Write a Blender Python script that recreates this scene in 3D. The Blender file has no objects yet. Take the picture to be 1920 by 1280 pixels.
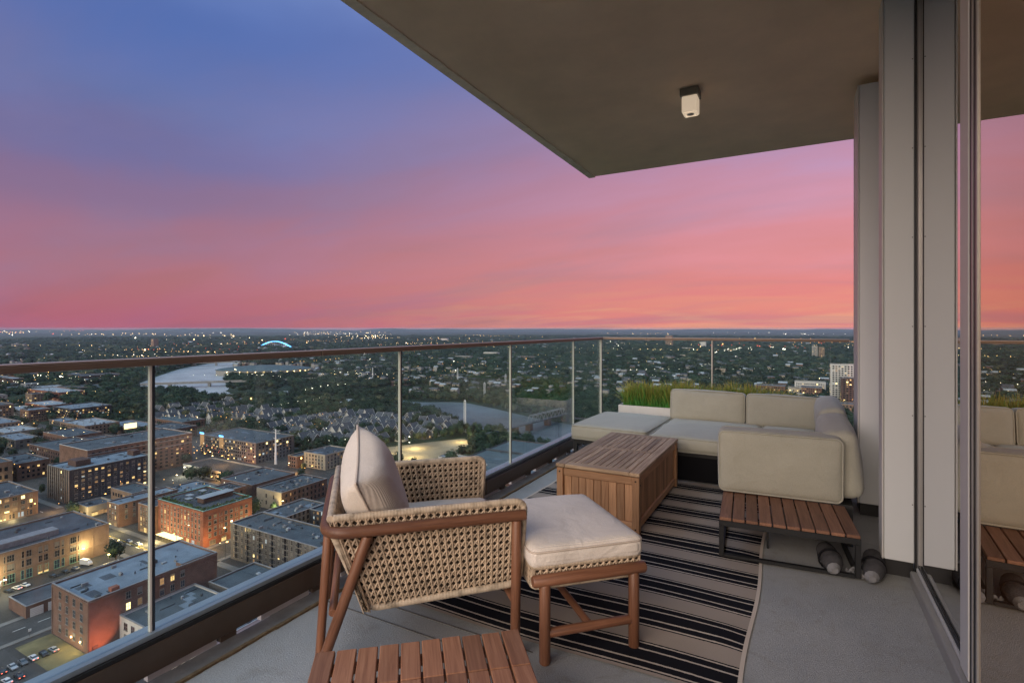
import bpy, bmesh, math, random
from mathutils import Vector, Matrix, noise

R = math.radians
S = bpy.context.scene
random.seed(7)

# ------------------------------------------------------------------ camera
EYE = 1.5
YAW = math.atan(537 / 985)
cam_data = bpy.data.cameras.new('camera')
cam = bpy.data.objects.new('camera', cam_data)
S.collection.objects.link(cam)
cam.location = (0, 0, EYE)
cam.rotation_euler = (R(90), 0, YAW)
cam_data.sensor_width = 36
cam_data.lens = 985 / 1920 * 36
cam_data.shift_y = -25 / 1920
cam_data.clip_start = 0.05
cam_data.clip_end = 80000
S.camera = cam

# ------------------------------------------------------------------ world
def lin(c):
    return tuple(((v / 255) / 12.92 if v / 255 <= 0.04045 else ((v / 255 + 0.055) / 1.055) ** 2.4) for v in c)

W = bpy.data.worlds.new('World')
S.world = W
W.use_nodes = True
nt = W.node_tree
nt.nodes.clear()
def wn(t, **k):
    n = nt.nodes.new(t)
    for a, b in k.items():
        setattr(n, a, b)
    return n
def wmath(op, a, b=None, c=None):
    n = wn('ShaderNodeMath', operation=op)
    for i, v in enumerate((a, b, c)):
        if v is None:
            continue
        if isinstance(v, (int, float)):
            n.inputs[i].default_value = v
        else:
            nt.links.new(v, n.inputs[i])
    return n.outputs[0]
tc = wn('ShaderNodeTexCoord')
sep = wn('ShaderNodeSeparateXYZ')
nt.links.new(tc.outputs['Generated'], sep.inputs[0])
vx, vy, vz = sep.outputs
elev = wmath('MULTIPLY', wmath('ARCSINE', vz), 2 / math.pi)
SUN_AZ = YAW - R(62)            # azimuth of the afterglow, counted like a z rotation from +Y
sdx, sdy = -math.sin(SUN_AZ), math.cos(SUN_AZ)
hl = wmath('MAXIMUM', wmath('SQRT', wmath('ADD', wmath('MULTIPLY', vx, vx), wmath('MULTIPLY', vy, vy))), 0.02)
toward = wmath('DIVIDE', wmath('ADD', wmath('MULTIPLY', vx, sdx), wmath('MULTIPLY', vy, sdy)), hl)
# slow cloud streaks: direction projected on a high layer
den = wmath('ADD', wmath('MAXIMUM', vz, 0.0), 0.16)
cmb = wn('ShaderNodeCombineXYZ')
nt.links.new(wmath('DIVIDE', vx, den), cmb.inputs[0])
nt.links.new(wmath('DIVIDE', vy, den), cmb.inputs[1])
mp = wn('ShaderNodeMapping')
mp.inputs['Rotation'].default_value = (0, 0, R(25))
mp.inputs['Scale'].default_value = (0.75, 1.7, 1)
nt.links.new(cmb.outputs[0], mp.inputs[0])
nz = wn('ShaderNodeTexNoise')
nz.inputs['Scale'].default_value = 0.62
nz.inputs['Detail'].default_value = 5
nz.inputs['Roughness'].default_value = 0.55
nz.inputs['Distortion'].default_value = 0.35
nt.links.new(mp.outputs[0], nz.inputs[0])
cloud = wmath('SUBTRACT', nz.outputs[0], 0.5)
e2 = wmath('ADD', elev, wmath('MULTIPLY', cloud, 0.17))
e2 = wmath('MAXIMUM', e2, 0.0)
def ramp(stops):
    r = wn('ShaderNodeValToRGB')
    r.color_ramp.interpolation = 'EASE'
    el = r.color_ramp.elements
    while len(el) < len(stops):
        el.new(0.5)
    for q, (deg, col) in zip(el, stops):
        q.position = deg / 90
        q.color = (*(lin(col) if max(col) > 3 else col), 1)
    nt.links.new(e2, r.inputs[0])
    return r.outputs[0]
ZEN = (1.05, 1.42, 1.90)  # sky overhead brightened well past the visible part, as fill light
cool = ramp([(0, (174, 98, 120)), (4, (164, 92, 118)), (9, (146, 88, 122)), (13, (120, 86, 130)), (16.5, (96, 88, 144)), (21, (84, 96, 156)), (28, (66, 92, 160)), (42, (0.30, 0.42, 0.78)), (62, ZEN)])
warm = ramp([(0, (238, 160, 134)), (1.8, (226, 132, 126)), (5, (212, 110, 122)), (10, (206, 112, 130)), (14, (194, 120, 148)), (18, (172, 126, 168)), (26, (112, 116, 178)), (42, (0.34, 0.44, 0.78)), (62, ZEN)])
fac = wn('ShaderNodeMapRange', interpolation_type='SMOOTHSTEP')
fac.inputs[1].default_value = -0.15
fac.inputs[2].default_value = 1.0
nt.links.new(toward, fac.inputs[0])
mix = wn('ShaderNodeMix', data_type='RGBA')
nt.links.new(fac.outputs[0], mix.inputs[0])
nt.links.new(cool, mix.inputs[6])
nt.links.new(warm, mix.inputs[7])
# grey-violet cloud bank low in the sky
mp2 = wn('ShaderNodeMapping')
mp2.inputs['Location'].default_value = (3.1, 1.4, 0)
mp2.inputs['Rotation'].default_value = (0, 0, R(-35))
mp2.inputs['Scale'].default_value = (0.5, 1.25, 1)
nt.links.new(cmb.outputs[0], mp2.inputs[0])
nz2 = wn('ShaderNodeTexNoise')
nz2.inputs['Scale'].default_value = 0.75
nz2.inputs['Detail'].default_value = 6
nz2.inputs['Roughness'].default_value = 0.6
nz2.inputs['Distortion'].default_value = 0.6
nt.links.new(mp2.outputs[0], nz2.inputs[0])
bank = wn('ShaderNodeMapRange', interpolation_type='SMOOTHSTEP')
bank.inputs[1].default_value = 0.42
bank.inputs[2].default_value = 0.70
bank.inputs[4].default_value = 0.62
nt.links.new(nz2.outputs[0], bank.inputs[0])
band = wn('ShaderNodeMapRange', interpolation_type='SMOOTHSTEP')
band.inputs[1].default_value = 0.44
band.inputs[2].default_value = 0.20
nt.links.new(elev, band.inputs[0])
mixb = wn('ShaderNodeMix', data_type='RGBA')
nt.links.new(wmath('MULTIPLY', bank.outputs[0], band.outputs[0]), mixb.inputs[0])
nt.links.new(mix.outputs[2], mixb.inputs[6])
half = wn('ShaderNodeMix', data_type='RGBA')
half.inputs[0].default_value = 0.5
nt.links.new(mix.outputs[2], half.inputs[6])
half.inputs[7].default_value = (*lin((122, 104, 144)), 1)
nt.links.new(half.outputs[2], mixb.inputs[7])
mix = mixb
br = wn('ShaderNodeMix', data_type='RGBA', blend_type='MULTIPLY')
br.inputs[0].default_value = 1
nt.links.new(mix.outputs[2], br.inputs[6])
cc = wn('ShaderNodeCombineXYZ')
bright = wmath('ADD', wmath('MULTIPLY', cloud, 0.62), 1.0)
for i in range(3):
    nt.links.new(bright, cc.inputs[i])
nt.links.new(cc.outputs[0], br.inputs[7])
sky = wn('ShaderNodeTexSky', sky_type='NISHITA')
sky.sun_disc = False
sky.sun_elevation = R(13)
sky.sun_rotation = math.atan2(-0.05, -0.97)
sky.altitude = 250
sky.air_density = 1.6
sky.dust_density = 3.0
bg0 = wn('ShaderNodeBackground')
bg0.inputs[1].default_value = 0.495
nt.links.new(br.outputs[2], bg0.inputs[0])
bg1 = wn('ShaderNodeBackground')
bg1.inputs[1].default_value = 0.012
nt.links.new(sky.outputs[0], bg1.inputs[0])
add = wn('ShaderNodeAddShader')
nt.links.new(bg0.outputs[0], add.inputs[0])
nt.links.new(bg1.outputs[0], add.inputs[1])
wo = wn('ShaderNodeOutputWorld')
nt.links.new(add.outputs[0], wo.inputs[0])

# broad, soft fill light added behind the camera to brighten what faces it
SUN_DIR = Vector((-0.05, -0.97, 0.25)).normalized()
sun = bpy.data.objects.new('sun', bpy.data.lights.new('sun', 'SUN'))
S.collection.objects.link(sun)
sun.data.energy = 2.0
sun.data.angle = R(60)
sun.data.color = (1, 0.86, 0.72)
sun.rotation_euler = SUN_DIR.to_track_quat('Z', 'Y').to_euler()

S.view_settings.view_transform = 'Standard'
S.view_settings.look = 'None'
S.view_settings.gamma = 1
S.view_settings.use_curve_mapping = False
S.view_settings.exposure = 1.0
S.render.engine = 'CYCLES'
S.cycles.use_denoising = True
S.cycles.use_adaptive_sampling = True
S.cycles.adaptive_threshold = 0.02
S.cycles.adaptive_min_samples = 48
S.cycles.max_bounces = 8
S.cycles.diffuse_bounces = 4
S.cycles.glossy_bounces = 4
S.cycles.transmission_bounces = 4
S.cycles.transparent_max_bounces = 24
S.cycles.volume_bounces = 0
S.cycles.sample_clamp_indirect = 3
S.cycles.caustics_reflective = False
S.cycles.caustics_refractive = False

# ------------------------------------------------------------------ materials
class NT:
    def __init__(self, name):
        self.m = bpy.data.materials.new(name)
        self.m.use_nodes = True
        self.t = self.m.node_tree
        self.b = self.t.nodes['Principled BSDF']
        self.o = self.t.nodes['Material Output']
    def n(self, t, **k):
        n = self.t.nodes.new(t)
        for a, b in k.items():
            setattr(n, a, b)
        return n
    def l(self, a, b):
        self.t.links.new(a, b)
    def coord(self, kind='Object', scale=(1, 1, 1), rot=(0, 0, 0)):
        c = self.n('ShaderNodeTexCoord')
        m = self.n('ShaderNodeMapping')
        m.inputs['Scale'].default_value = scale
        m.inputs['Rotation'].default_value = rot
        self.l(c.outputs[kind], m.inputs[0])
        return m.outputs[0]
    def noise(self, vec, scale, detail=4, rough=0.55, dist=0.0):
        n = self.n('ShaderNodeTexNoise')
        n.inputs['Scale'].default_value = scale
        n.inputs['Detail'].default_value = detail
        n.inputs['Roughness'].default_value = rough
        n.inputs['Distortion'].default_value = dist
        self.l(vec, n.inputs['Vector'])
        return n.outputs[0]
    def ramp(self, fac, stops, interp='LINEAR'):
        r = self.n('ShaderNodeValToRGB')
        r.color_ramp.interpolation = interp
        el = r.color_ramp.elements
        while len(el) < len(stops):
            el.new(0.5)
        for q, (p, c) in zip(el, stops):
            q.position = p
            q.color = (*c, 1)
        self.l(fac, r.inputs[0])
        return r.outputs[0]
    def math(self, op, a, b=None, c=None):
        n = self.n('ShaderNodeMath', operation=op)
        for i, v in enumerate((a, b, c)):
            if v is None:
                continue
            if isinstance(v, (int, float)):
                n.inputs[i].default_value = v
            else:
                self.l(v, n.inputs[i])
        return n.outputs[0]
    def mixc(self, fac, a, b, mode='MIX'):
        n = self.n('ShaderNodeMix', data_type='RGBA', blend_type=mode)
        for i, v in ((0, fac), (6, a), (7, b)):
            if isinstance(v, (int, float)):
                n.inputs[i].default_value = v
            elif isinstance(v, tuple):
                n.inputs[i].default_value = (*v, 1)
            else:
                self.l(v, n.inputs[i])
        return n.outputs[2]
    def base(self, v):
        if isinstance(v, tuple):
            self.b.inputs['Base Color'].default_value = (*v, 1)
        else:
            self.l(v, self.b.inputs['Base Color'])
    def rough(self, r, metal=0.0, spec=0.5):
        self.b.inputs['Roughness'].default_value = r
        self.b.inputs['Metallic'].default_value = metal
        self.b.inputs['Specular IOR Level'].default_value = spec
    def bump(self, h, strength=0.3, dist=0.01):
        n = self.n('ShaderNodeBump')
        n.inputs['Strength'].default_value = strength
        n.inputs['Distance'].default_value = dist
        self.l(h, n.inputs['Height'])
        self.l(n.outputs[0], self.b.inputs['Normal'])

M = {}
def mottled(name, col, var=0.25, scale=3.0, rough=0.7, bump=0.0, bscale=60.0, metal=0.0, spec=0.4, kind='Object', bdist=0.01):
    k = NT(name)
    v = k.coord(kind)
    n = k.noise(v, scale, 5, 0.6)
    lo = tuple(c * (1 - var) for c in col)
    hi = tuple(min(1, c * (1 + var)) for c in col)
    k.base(k.ramp(n, [(0.3, lo), (0.7, hi)]))
    k.rough(rough, metal, spec)
    if bump:
        k.bump(k.noise(v, bscale, 3, 0.6), bump, bdist)
    M[name] = k.m
    return k.m
def plain(name, col, rough=0.5, metal=0.0, spec=0.5):
    k = NT(name)
    k.base(col)
    k.rough(rough, metal, spec)
    M[name] = k.m
    return k.m
def emit(name, col, strength, sample=False):
    k = NT(name)
    k.base((0.02, 0.02, 0.02))
    k.b.inputs['Emission Color'].default_value = (*col, 1)
    k.b.inputs['Emission Strength'].default_value = strength
    if not sample:
        k.m.cycles.emission_sampling = 'NONE'
    M[name] = k.m
    return k.m
def wood(name, a, b, c, grain=(1.2, 26, 26), rough=0.55, bump=0.25, scale=1.0):
    """wood with the grain along local X; every object gets its own tone"""
    k = NT(name)
    oi = k.n('ShaderNodeObjectInfo')
    tcn = k.n('ShaderNodeTexCoord')
    ad = k.n('ShaderNodeVectorMath', operation='ADD')
    k.l(tcn.outputs['Object'], ad.inputs[0])
    sc = k.n('ShaderNodeVectorMath', operation='SCALE')
    cb = k.n('ShaderNodeCombineXYZ')
    for i in range(3):
        k.l(oi.outputs['Random'], cb.inputs[i])
    k.l(cb.outputs[0], sc.inputs[0])
    sc.inputs['Scale'].default_value = 37
    k.l(sc.outputs[0], ad.inputs[1])
    m = k.n('ShaderNodeMapping')
    m.inputs['Scale'].default_value = tuple(g * scale for g in grain)
    k.l(ad.outputs[0], m.inputs[0])
    n1 = k.noise(m.outputs[0], 3.0, 6, 0.65, 0.6)
    n2 = k.noise(ad.outputs[0], 2.2, 3)
    col = k.ramp(n1, [(0.28, a), (0.5, b), (0.75, c)])
    tone = k.math('ADD', k.math('MULTIPLY', oi.outputs['Random'], 0.5), 0.72)
    tone = k.math('MULTIPLY', tone, k.math('ADD', k.math('MULTIPLY', n2, 0.5), 0.75))
    cb2 = k.n('ShaderNodeCombineXYZ')
    for i in range(3):
        k.l(tone, cb2.inputs[i])
    k.base(k.mixc(1.0, col, cb2.outputs[0], 'MULTIPLY'))
    k.rough(rough, 0, 0.35)
    k.bump(n1, bump, 0.002)
    M[name] = k.m
    return k.m
def fabric(name, col, axis=None, pitch=0.006, strength=0.35, var=0.10):
    k = NT(name)
    v = k.coord('Object')
    n = k.noise(v, 5, 4)
    lo = tuple(c * (1 - var) for c in col)
    hi = tuple(min(1, c * (1 + var)) for c in col)
    colr = k.ramp(n, [(0.3, lo), (0.7, hi)])
    fine = k.noise(v, 210, 3, 0.7)
    k.base(k.mixc(0.5, colr, k.ramp(fine, [(0.3, tuple(c * 0.7 for c in col)), (0.7, hi)])))
    k.rough(0.95, 0, 0.15)
    k.b.inputs['Sheen Weight'].default_value = 0.15
    h = fine
    if axis is not None:
        w = k.n('ShaderNodeTexWave', wave_type='BANDS', bands_direction='XYZ'[axis])
        w.inputs['Scale'].default_value = 0.314 / pitch * 1.0
        w.inputs['Distortion'].default_value = 0.0
        k.l(v, w.inputs[0])
        h = w.outputs['Fac']
    soft = k.noise(v, 7, 3, 0.5, 0.6)
    hh_ = k.math('ADD', k.math('MULTIPLY', h, 0.35), k.math('MULTIPLY', soft, 3.2))
    k.bump(hh_, strength, 0.010)
    M[name] = k.m
    return k.m

# ------------------------------------------------------------------ mesh helpers
COL = S.collection
class MB:
    def __init__(self):
        self.v, self.f, self.mi, self.sm = [], [], [], []
        self.cur = 0
    def add(self, vs, fs, smooth=False):
        b = len(self.v)
        self.v += [tuple(p) for p in vs]
        self.f += [tuple(i + b for i in f) for f in fs]
        self.mi += [self.cur] * len(fs)
        self.sm += [smooth] * len(fs)
        return self
    def box(self, x0, x1, y0, y1, z0, z1, skip=''):
        vs = [(x0, y0, z0), (x1, y0, z0), (x1, y1, z0), (x0, y1, z0), (x0, y0, z1), (x1, y0, z1), (x1, y1, z1), (x0, y1, z1)]
        fs = {'b': (3, 2, 1, 0), 't': (4, 5, 6, 7), 'f': (0, 1, 5, 4), 'r': (1, 2, 6, 5), 'k': (2, 3, 7, 6), 'l': (3, 0, 4, 7)}
        return self.add(vs, [q for key, q in fs.items() if key not in skip])
    def bbox(self, x0, x1, y0, y1, z0, z1, c=0.004):
        """box with chamfered edges"""
        bm = bmesh.new()
        bmesh.ops.create_cube(bm, size=1)
        for q in bm.verts:
            q.co = Vector(((x0 + x1) / 2 + q.co.x * (x1 - x0), (y0 + y1) / 2 + q.co.y * (y1 - y0), (z0 + z1) / 2 + q.co.z * (z1 - z0)))
        bmesh.ops.bevel(bm, geom=list(bm.edges), offset=c, segments=1, profile=0.5, affect='EDGES')
        bm.verts.index_update()
        self.add([q.co for q in bm.verts], [[q.index for q in f.verts] for f in bm.faces])
        bm.free()
        return self
    def quad(self, a, b, c, d):
        return self.add([a, b, c, d], [(0, 1, 2, 3)])
    def poly(self, pts):
        return self.add(pts, [tuple(range(len(pts)))])
    def tube(self, pts, r, n=10, cap=True, r1=None, closed=False):
        pts = [Vector(p) for p in pts]
        m = len(pts)
        vs, fs = [], []
        up = None
        for i, p in enumerate(pts):
            if closed:
                d = pts[(i + 1) % m] - pts[i - 1]
            else:
                d = pts[min(i + 1, m - 1)] - pts[max(i - 1, 0)]
            d.normalize()
            if up is None:
                up = Vector((0, 0, 1)) if abs(d.z) < 0.9 else Vector((1, 0, 0))
            a = d.cross(up)
            a.normalize()
            b = a.cross(d)
            up = b
            rr = r if r1 is None else r + (r1 - r) * i / max(1, m - 1)
            if isinstance(r, (list, tuple)):
                rr = r[i]
            for k in range(n):
                t = 2 * math.pi * k / n
                vs.append(p + (a * math.cos(t) + b * math.sin(t)) * rr)
        for i in range(m if closed else m - 1):
            j = (i + 1) % m
            for k in range(n):
                fs.append((i * n + k, i * n + (k + 1) % n, j * n + (k + 1) % n, j * n + k))
        self.add(vs, fs, True)
        if cap and not closed:
            self.add(vs[:n], [tuple(range(n))[::-1]])
            self.add(vs[-n:], [tuple(range(n))])
        return self
    def mesh(self, name, mats):
        me = bpy.data.meshes.new(name)
        me.from_pydata(self.v, [], self.f)
        for m in mats if isinstance(mats, (list, tuple)) else [mats]:
            me.materials.append(M[m] if isinstance(m, str) else m)
        me.polygons.foreach_set('material_index', self.mi)
        me.polygons.foreach_set('use_smooth', self.sm)
        me.update()
        return me
    def build(self, name, mats, parent=None, loc=None, rotz=0.0):
        return put(name, self.mesh(name, mats), parent, loc, rotz)

def put(name, me, parent=None, loc=None, rotz=0.0):
    o = bpy.data.objects.new(name, me)
    COL.objects.link(o)
    o.parent = parent
    if loc is not None:
        o.location = loc
    if rotz:
        o.rotation_euler[2] = rotz
    return o
def tag(o, label=None, cat=None, group=None, kind=None):
    if label:
        o['label'] = label
    if cat:
        o['category'] = cat
    if group:
        o['group'] = group
    if kind:
        o['kind'] = kind
    return o
def thing(name, label, cat, loc=(0, 0, 0), rotz=0.0, group=None):
    o = bpy.data.objects.new(name, None)
    o.empty_display_size = 0.2
    COL.objects.link(o)
    o.location = loc
    o.rotation_euler[2] = rotz
    return tag(o, label, cat, group)
def dup(root, loc, rotz=0.0, label=None, group=None, scale=None):
    r = root.copy()
    COL.objects.link(r)
    r.location = loc
    r.rotation_euler[2] = rotz
    if scale:
        r.scale = scale
    tag(r, label, None, group)
    for ch in list(root.children):
        c = ch.copy()
        COL.objects.link(c)
        c.parent = r
        for g2 in list(ch.children):
            d = g2.copy()
            COL.objects.link(d)
            d.parent = c
    return r
def structure(o):
    o['kind'] = 'structure'
    return o

def cushion(w, d, h, r=0.05, bulge=(0.0, 0.0, 0.02), n=14):
    """soft box, centred: rounded edges and swollen faces"""
    mb = MB()
    def axis_pts(s):
        a = s / 2 - r
        return [-s / 2, -s / 2 + r * 0.12, -s / 2 + r * 0.4, -s / 2 + r] + [(-a + 2 * a * (i + 1) / (n - 1)) for i in range(n - 2)] + [s / 2 - r, s / 2 - r * 0.4, s / 2 - r * 0.12, s / 2]
    ax, ay, az = axis_pts(w), axis_pts(d), axis_pts(h)
    def shape(x, y, z):
        q = Vector((max(-w / 2 + r, min(w / 2 - r, x)), max(-d / 2 + r, min(d / 2 - r, y)), max(-h / 2 + r, min(h / 2 - r, z))))
        e = Vector((x, y, z)) - q
        m = max(abs(e.x), abs(e.y), abs(e.z))
        if e.length > 1e-9:
            e = e.normalized() * m
        p = q + e
        fx, fy, fz = 1 - (2 * x / w) ** 2, 1 - (2 * y / d) ** 2, 1 - (2 * z / h) ** 2
        p.x += (1 if x > 0 else -1) * bulge[0] * fy * fz * abs(2 * x / w)
        p.y += (1 if y > 0 else -1) * bulge[1] * fx * fz * abs(2 * y / d)
        p.z += (1 if z > 0 else -1) * bulge[2] * fx * fy * abs(2 * z / h)
        s = noise.noise(p * 4.0) * 0.006
        return p + e.normalized() * s if e.length > 0 else p
    def face(U, V, fn):
        base = [shape(*fn(u, v)) for v in V for u in U]
        nu = len(U)
        mb.add(base, [(j * nu + i, j * nu + i + 1, (j + 1) * nu + i + 1, (j + 1) * nu + i) for j in range(len(V) - 1) for i in range(nu - 1)], True)
    face(ax, ay, lambda u, v: (u, v, h / 2))
    face(ax, ay[::-1], lambda u, v: (u, v, -h / 2))
    face(ax, az, lambda u, v: (u, -d / 2, v))
    face(ax[::-1], az, lambda u, v: (u, d / 2, v))
    face(ay, az, lambda u, v: (w / 2, u, v))
    face(ay[::-1], az, lambda u, v: (-w / 2, u, v))
    # weld
    bm = bmesh.new()
    vs = [bm.verts.new(p) for p in mb.v]
    for f in mb.f:
        try:
            bm.faces.new([vs[i] for i in f])
        except ValueError:
            pass
    bmesh.ops.remove_doubles(bm, verts=bm.verts, dist=1e-4)
    bm.verts.index_update()
    out = MB()
    out.add([q.co[:] for q in bm.verts], [[q.index for q in f.verts] for f in bm.faces], True)
    bm.free()
    return out
def rrect(w, d, r, z, n=5):
    pts = []
    for cx, cy, a0 in ((w / 2 - r, d / 2 - r, 0), (-w / 2 + r, d / 2 - r, 90), (-w / 2 + r, -d / 2 + r, 180), (w / 2 - r, -d / 2 + r, 270)):
        for i in range(n + 1):
            a = R(a0 + 90 * i / n)
            pts.append((cx + r * math.cos(a), cy + r * math.sin(a), z))
    return pts
# ------------------------------------------------------------------ balcony materials
k = NT('floor_coating')
v = k.coord('Object')
n1 = k.noise(v, 1.3, 5, 0.6)
n2 = k.noise(v, 150, 3, 0.75)
n3 = k.noise(v, 7, 5, 0.7, 0.8)
c = k.ramp(n1, [(0.3, (0.38, 0.385, 0.38)), (0.7, (0.53, 0.525, 0.50))])
c = k.mixc(k.math('MULTIPLY', k.ramp(n2, [(0.35, (0, 0, 0)), (0.65, (1, 1, 1))]), 0.6), c, (0.24, 0.25, 0.26))
c = k.mixc(k.ramp(n3, [(0.54, (0, 0, 0)), (0.78, (0.7, 0.7, 0.7))]), c, (0.27, 0.245, 0.20))
n4 = k.noise(v, 2.6, 6, 0.7, 1.5)
c = k.mixc(k.ramp(n4, [(0.56, (0, 0, 0)), (0.66, (0.45, 0.45, 0.45))]), c, (0.30, 0.31, 0.32))
k.base(c)
k.rough(0.75, 0, 0.3)
k.bump(n2, 0.9, 0.006)
M['floor_coating'] = k.m
mottled('soffit', (0.85, 0.635, 0.455), 0.10, 1.6, 0.9, 0.5, 150, bdist=0.006)
mottled('soffit_edge', (0.78, 0.66, 0.52), 0.14, 9, 0.85)
mottled('panel_metal', (0.62, 0.64, 0.655), 0.03, 1.0, 0.45, spec=0.5)
mottled('frame_grey', (0.34, 0.33, 0.315), 0.05, 2, 0.4, metal=0.3)
plain('frame_light', (0.55, 0.54, 0.52), 0.5, 0.05)
plain('gasket', (0.012, 0.012, 0.013), 0.5)
mottled('bronze', (0.115, 0.085, 0.065), 0.12, 5, 0.42, metal=0.35)
mottled('bronze_rail', (0.195, 0.14, 0.105), 0.10, 6, 0.5, metal=0.1)
plain('rail_top', (0.40, 0.33, 0.29), 0.4, 0.2)
plain('alu', (0.88, 0.83, 0.74), 0.4, 0.0)
plain('alu_dark', (0.05, 0.06, 0.08), 0.25, 0.5)
mottled('shoe_cap', (0.30, 0.36, 0.40), 0.08, 4, 0.4, metal=0.2)  # bluish sky reflection is put into the cap's colour
mottled('white_pad', (0.66, 0.64, 0.66), 0.08, 12, 0.6)
mottled('flashing', (0.16, 0.155, 0.15), 0.22, 9, 0.75, 0.2, 60)
mottled('joint_filler', (0.13, 0.125, 0.115), 0.3, 14, 0.9)
mottled('caulk', (0.17, 0.115, 0.06), 0.35, 30, 0.9, 0.5, 90)
plain('steel_black', (0.018, 0.019, 0.021), 0.45, 0.4)
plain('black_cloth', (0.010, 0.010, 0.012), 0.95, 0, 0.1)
plain('bolt_dark', (0.03, 0.022, 0.018), 0.5, 0.5)
plain('lamp_base', (0.20, 0.19, 0.16), 0.5, 0.4)
emit('lamp_shade', (1.0, 0.78, 0.55), 0.22)  # faint emission added to lift the shade to its cream tone
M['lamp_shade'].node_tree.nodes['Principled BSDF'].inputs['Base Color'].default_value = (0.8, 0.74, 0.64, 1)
mottled('planter_white', (0.72, 0.72, 0.71), 0.05, 5, 0.5)
mottled('soil', (0.03, 0.022, 0.015), 0.4, 40, 0.95, 0.8, 80)
mottled('sandbag', (0.065, 0.063, 0.068), 0.3, 18, 0.9, 0.6, 140)
mottled('rag_white', (0.20, 0.20, 0.21), 0.15, 20, 0.9, 0.6, 90)
wood('chair_wood', (0.115, 0.048, 0.026), (0.19, 0.082, 0.045), (0.26, 0.122, 0.07), rough=0.42, bump=0.12)
wood('table_wood', (0.22, 0.09, 0.045), (0.33, 0.145, 0.074), (0.43, 0.21, 0.115), rough=0.5, bump=0.2)
wood('box_wood', (0.27, 0.135, 0.068), (0.41, 0.225, 0.12), (0.52, 0.31, 0.18), rough=0.55, bump=0.2)
wood('lid_wood', (0.21, 0.135, 0.080), (0.36, 0.25, 0.16), (0.52, 0.39, 0.265), rough=0.65, bump=0.35)
wood('slat_wood', (0.15, 0.070, 0.042), (0.22, 0.108, 0.066), (0.29, 0.15, 0.095), rough=0.6, bump=0.25)
fabric('sofa_cloth', (0.42, 0.41, 0.345))
fabric('cord_seat', (0.74, 0.665, 0.60), 1, 0.0075, 0.5)
fabric('cord_pillow', (0.74, 0.65, 0.565), 0, 0.0075, 0.3)
fabric('cord_piping', (0.60, 0.50, 0.42), None)
for nm, col in (('wicker', (0.47, 0.355, 0.25)), ('wicker_pale', (0.50, 0.40, 0.295))):
    k = NT(nm)
    v = k.coord('Object')
    a = k.noise(v, 26, 3)
    b = k.noise(v, 140, 3)
    c = k.ramp(a, [(0.3, tuple(q * 0.55 for q in col)), (0.5, col), (0.72, tuple(min(1, q * 1.25) for q in col))])
    k.base(c)
    k.rough(0.5, 0, 0.4)
    k.bump(b, 0.35, 0.002)
    M[nm] = k.m
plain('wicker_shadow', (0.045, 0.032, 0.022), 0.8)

def glass(name, tint, ior, rough=0.0, body=None, gtint=(1, 1, 1), power=5.0):
    k = NT(name)
    t = k.t
    t.nodes.remove(k.b)
    lw = k.n('ShaderNodeLayerWeight')
    lw.inputs[0].default_value = 0.5
    f0 = ((ior - 1) / (ior + 1)) ** 2
    fr = k.math('ADD', k.math('MULTIPLY', k.math('POWER', lw.outputs['Facing'], power), 1 - f0), f0)
    gl = k.n('ShaderNodeBsdfGlossy')
    gl.inputs['Roughness'].default_value = rough
    gl.inputs['Color'].default_value = (*gtint, 1)
    if body is None:
        tr = k.n('ShaderNodeBsdfTransparent')
        tr.inputs[0].default_value = (*tint, 1)
    else:
        tr = k.n('ShaderNodeBsdfDiffuse')
        tr.inputs[0].default_value = (*body, 1)
    mx = k.n('ShaderNodeMixShader')
    k.l(fr, mx.inputs[0])
    k.l(tr.outputs[0], mx.inputs[1])
    k.l(gl.outputs[0], mx.inputs[2])
    k.l(mx.outputs[0], k.o.inputs[0])
    M[name] = k.m
glass('rail_glass', (0.92, 0.965, 0.95), 1.42, power=4.5)
glass('door_glass', None, 8.0, 0.0, (0.03, 0.022, 0.016), (0.95, 0.95, 0.97), 3.0)
glass('door_glass_bronze', None, 8.0, 0.0, (0.12, 0.055, 0.022), (1.0, 0.90, 0.80), 3.0)

RX, RY = -2.45, 7.15           # the two railing planes
CZ = 3.508                     # soffit height
GX = 0.626                     # door glass plane

# ------------------------------------------------------------------ balcony shell
mb = MB().box(-2.42, GX + 0.3, -4.0, RY + 0.03, -0.28, 0.0)
fl = structure(mb.build('balcony_floor', 'floor_coating'))
MB().box(-2.405, -2.302, -4.0, RY - 0.1, 0.0, 0.010).build('edge_flashing', 'flashing', fl)
for y in (2.05, 2.18):
    jm = MB()
    for i in range(6):
        x = -2.28 + i * 0.2
        jm.box(x, x + 0.2, y - 0.004 + 0.002 * noise.noise(Vector((i * 1.3, y, 0))), y + 0.004, 0.0, 0.0025, 'b')
    jm.build('expansion_joint', 'joint_filler', fl)
cb = MB()
for i in range(120):
    y = -4 + i * 0.0925
    w = 0.010 + 0.006 * noise.noise(Vector((i * 0.7, 0, 0)))
    cb.box(-2.302 , -2.302 + w + 0.008, y, y + 0.0925, 0.0, 0.012 + 0.003 * noise.noise(Vector((i * 0.9, 3, 0))), 'b')
cb.build('caulk_line', 'caulk', fl)
mb = MB().box(RX, GX + 2.5, -0.55, 6.64, CZ, CZ + 0.3)
ce = structure(mb.build('balcony_ceiling', 'soffit'))
mb = MB()
for i in range(60):                 # drip edge, a little ragged
    y0 = -0.55 + i * 7.19 / 60
    y1 = y0 + 7.19 / 60
    w = 0.085 + 0.006 * noise.noise(Vector((i * 1.7, 0, 0)))
    mb.box(RX + 0.001, RX + w, y0, y1, CZ - 0.014, CZ - 0.001, 't')
mb.build('drip_edge', 'soffit_edge', ce)

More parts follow.
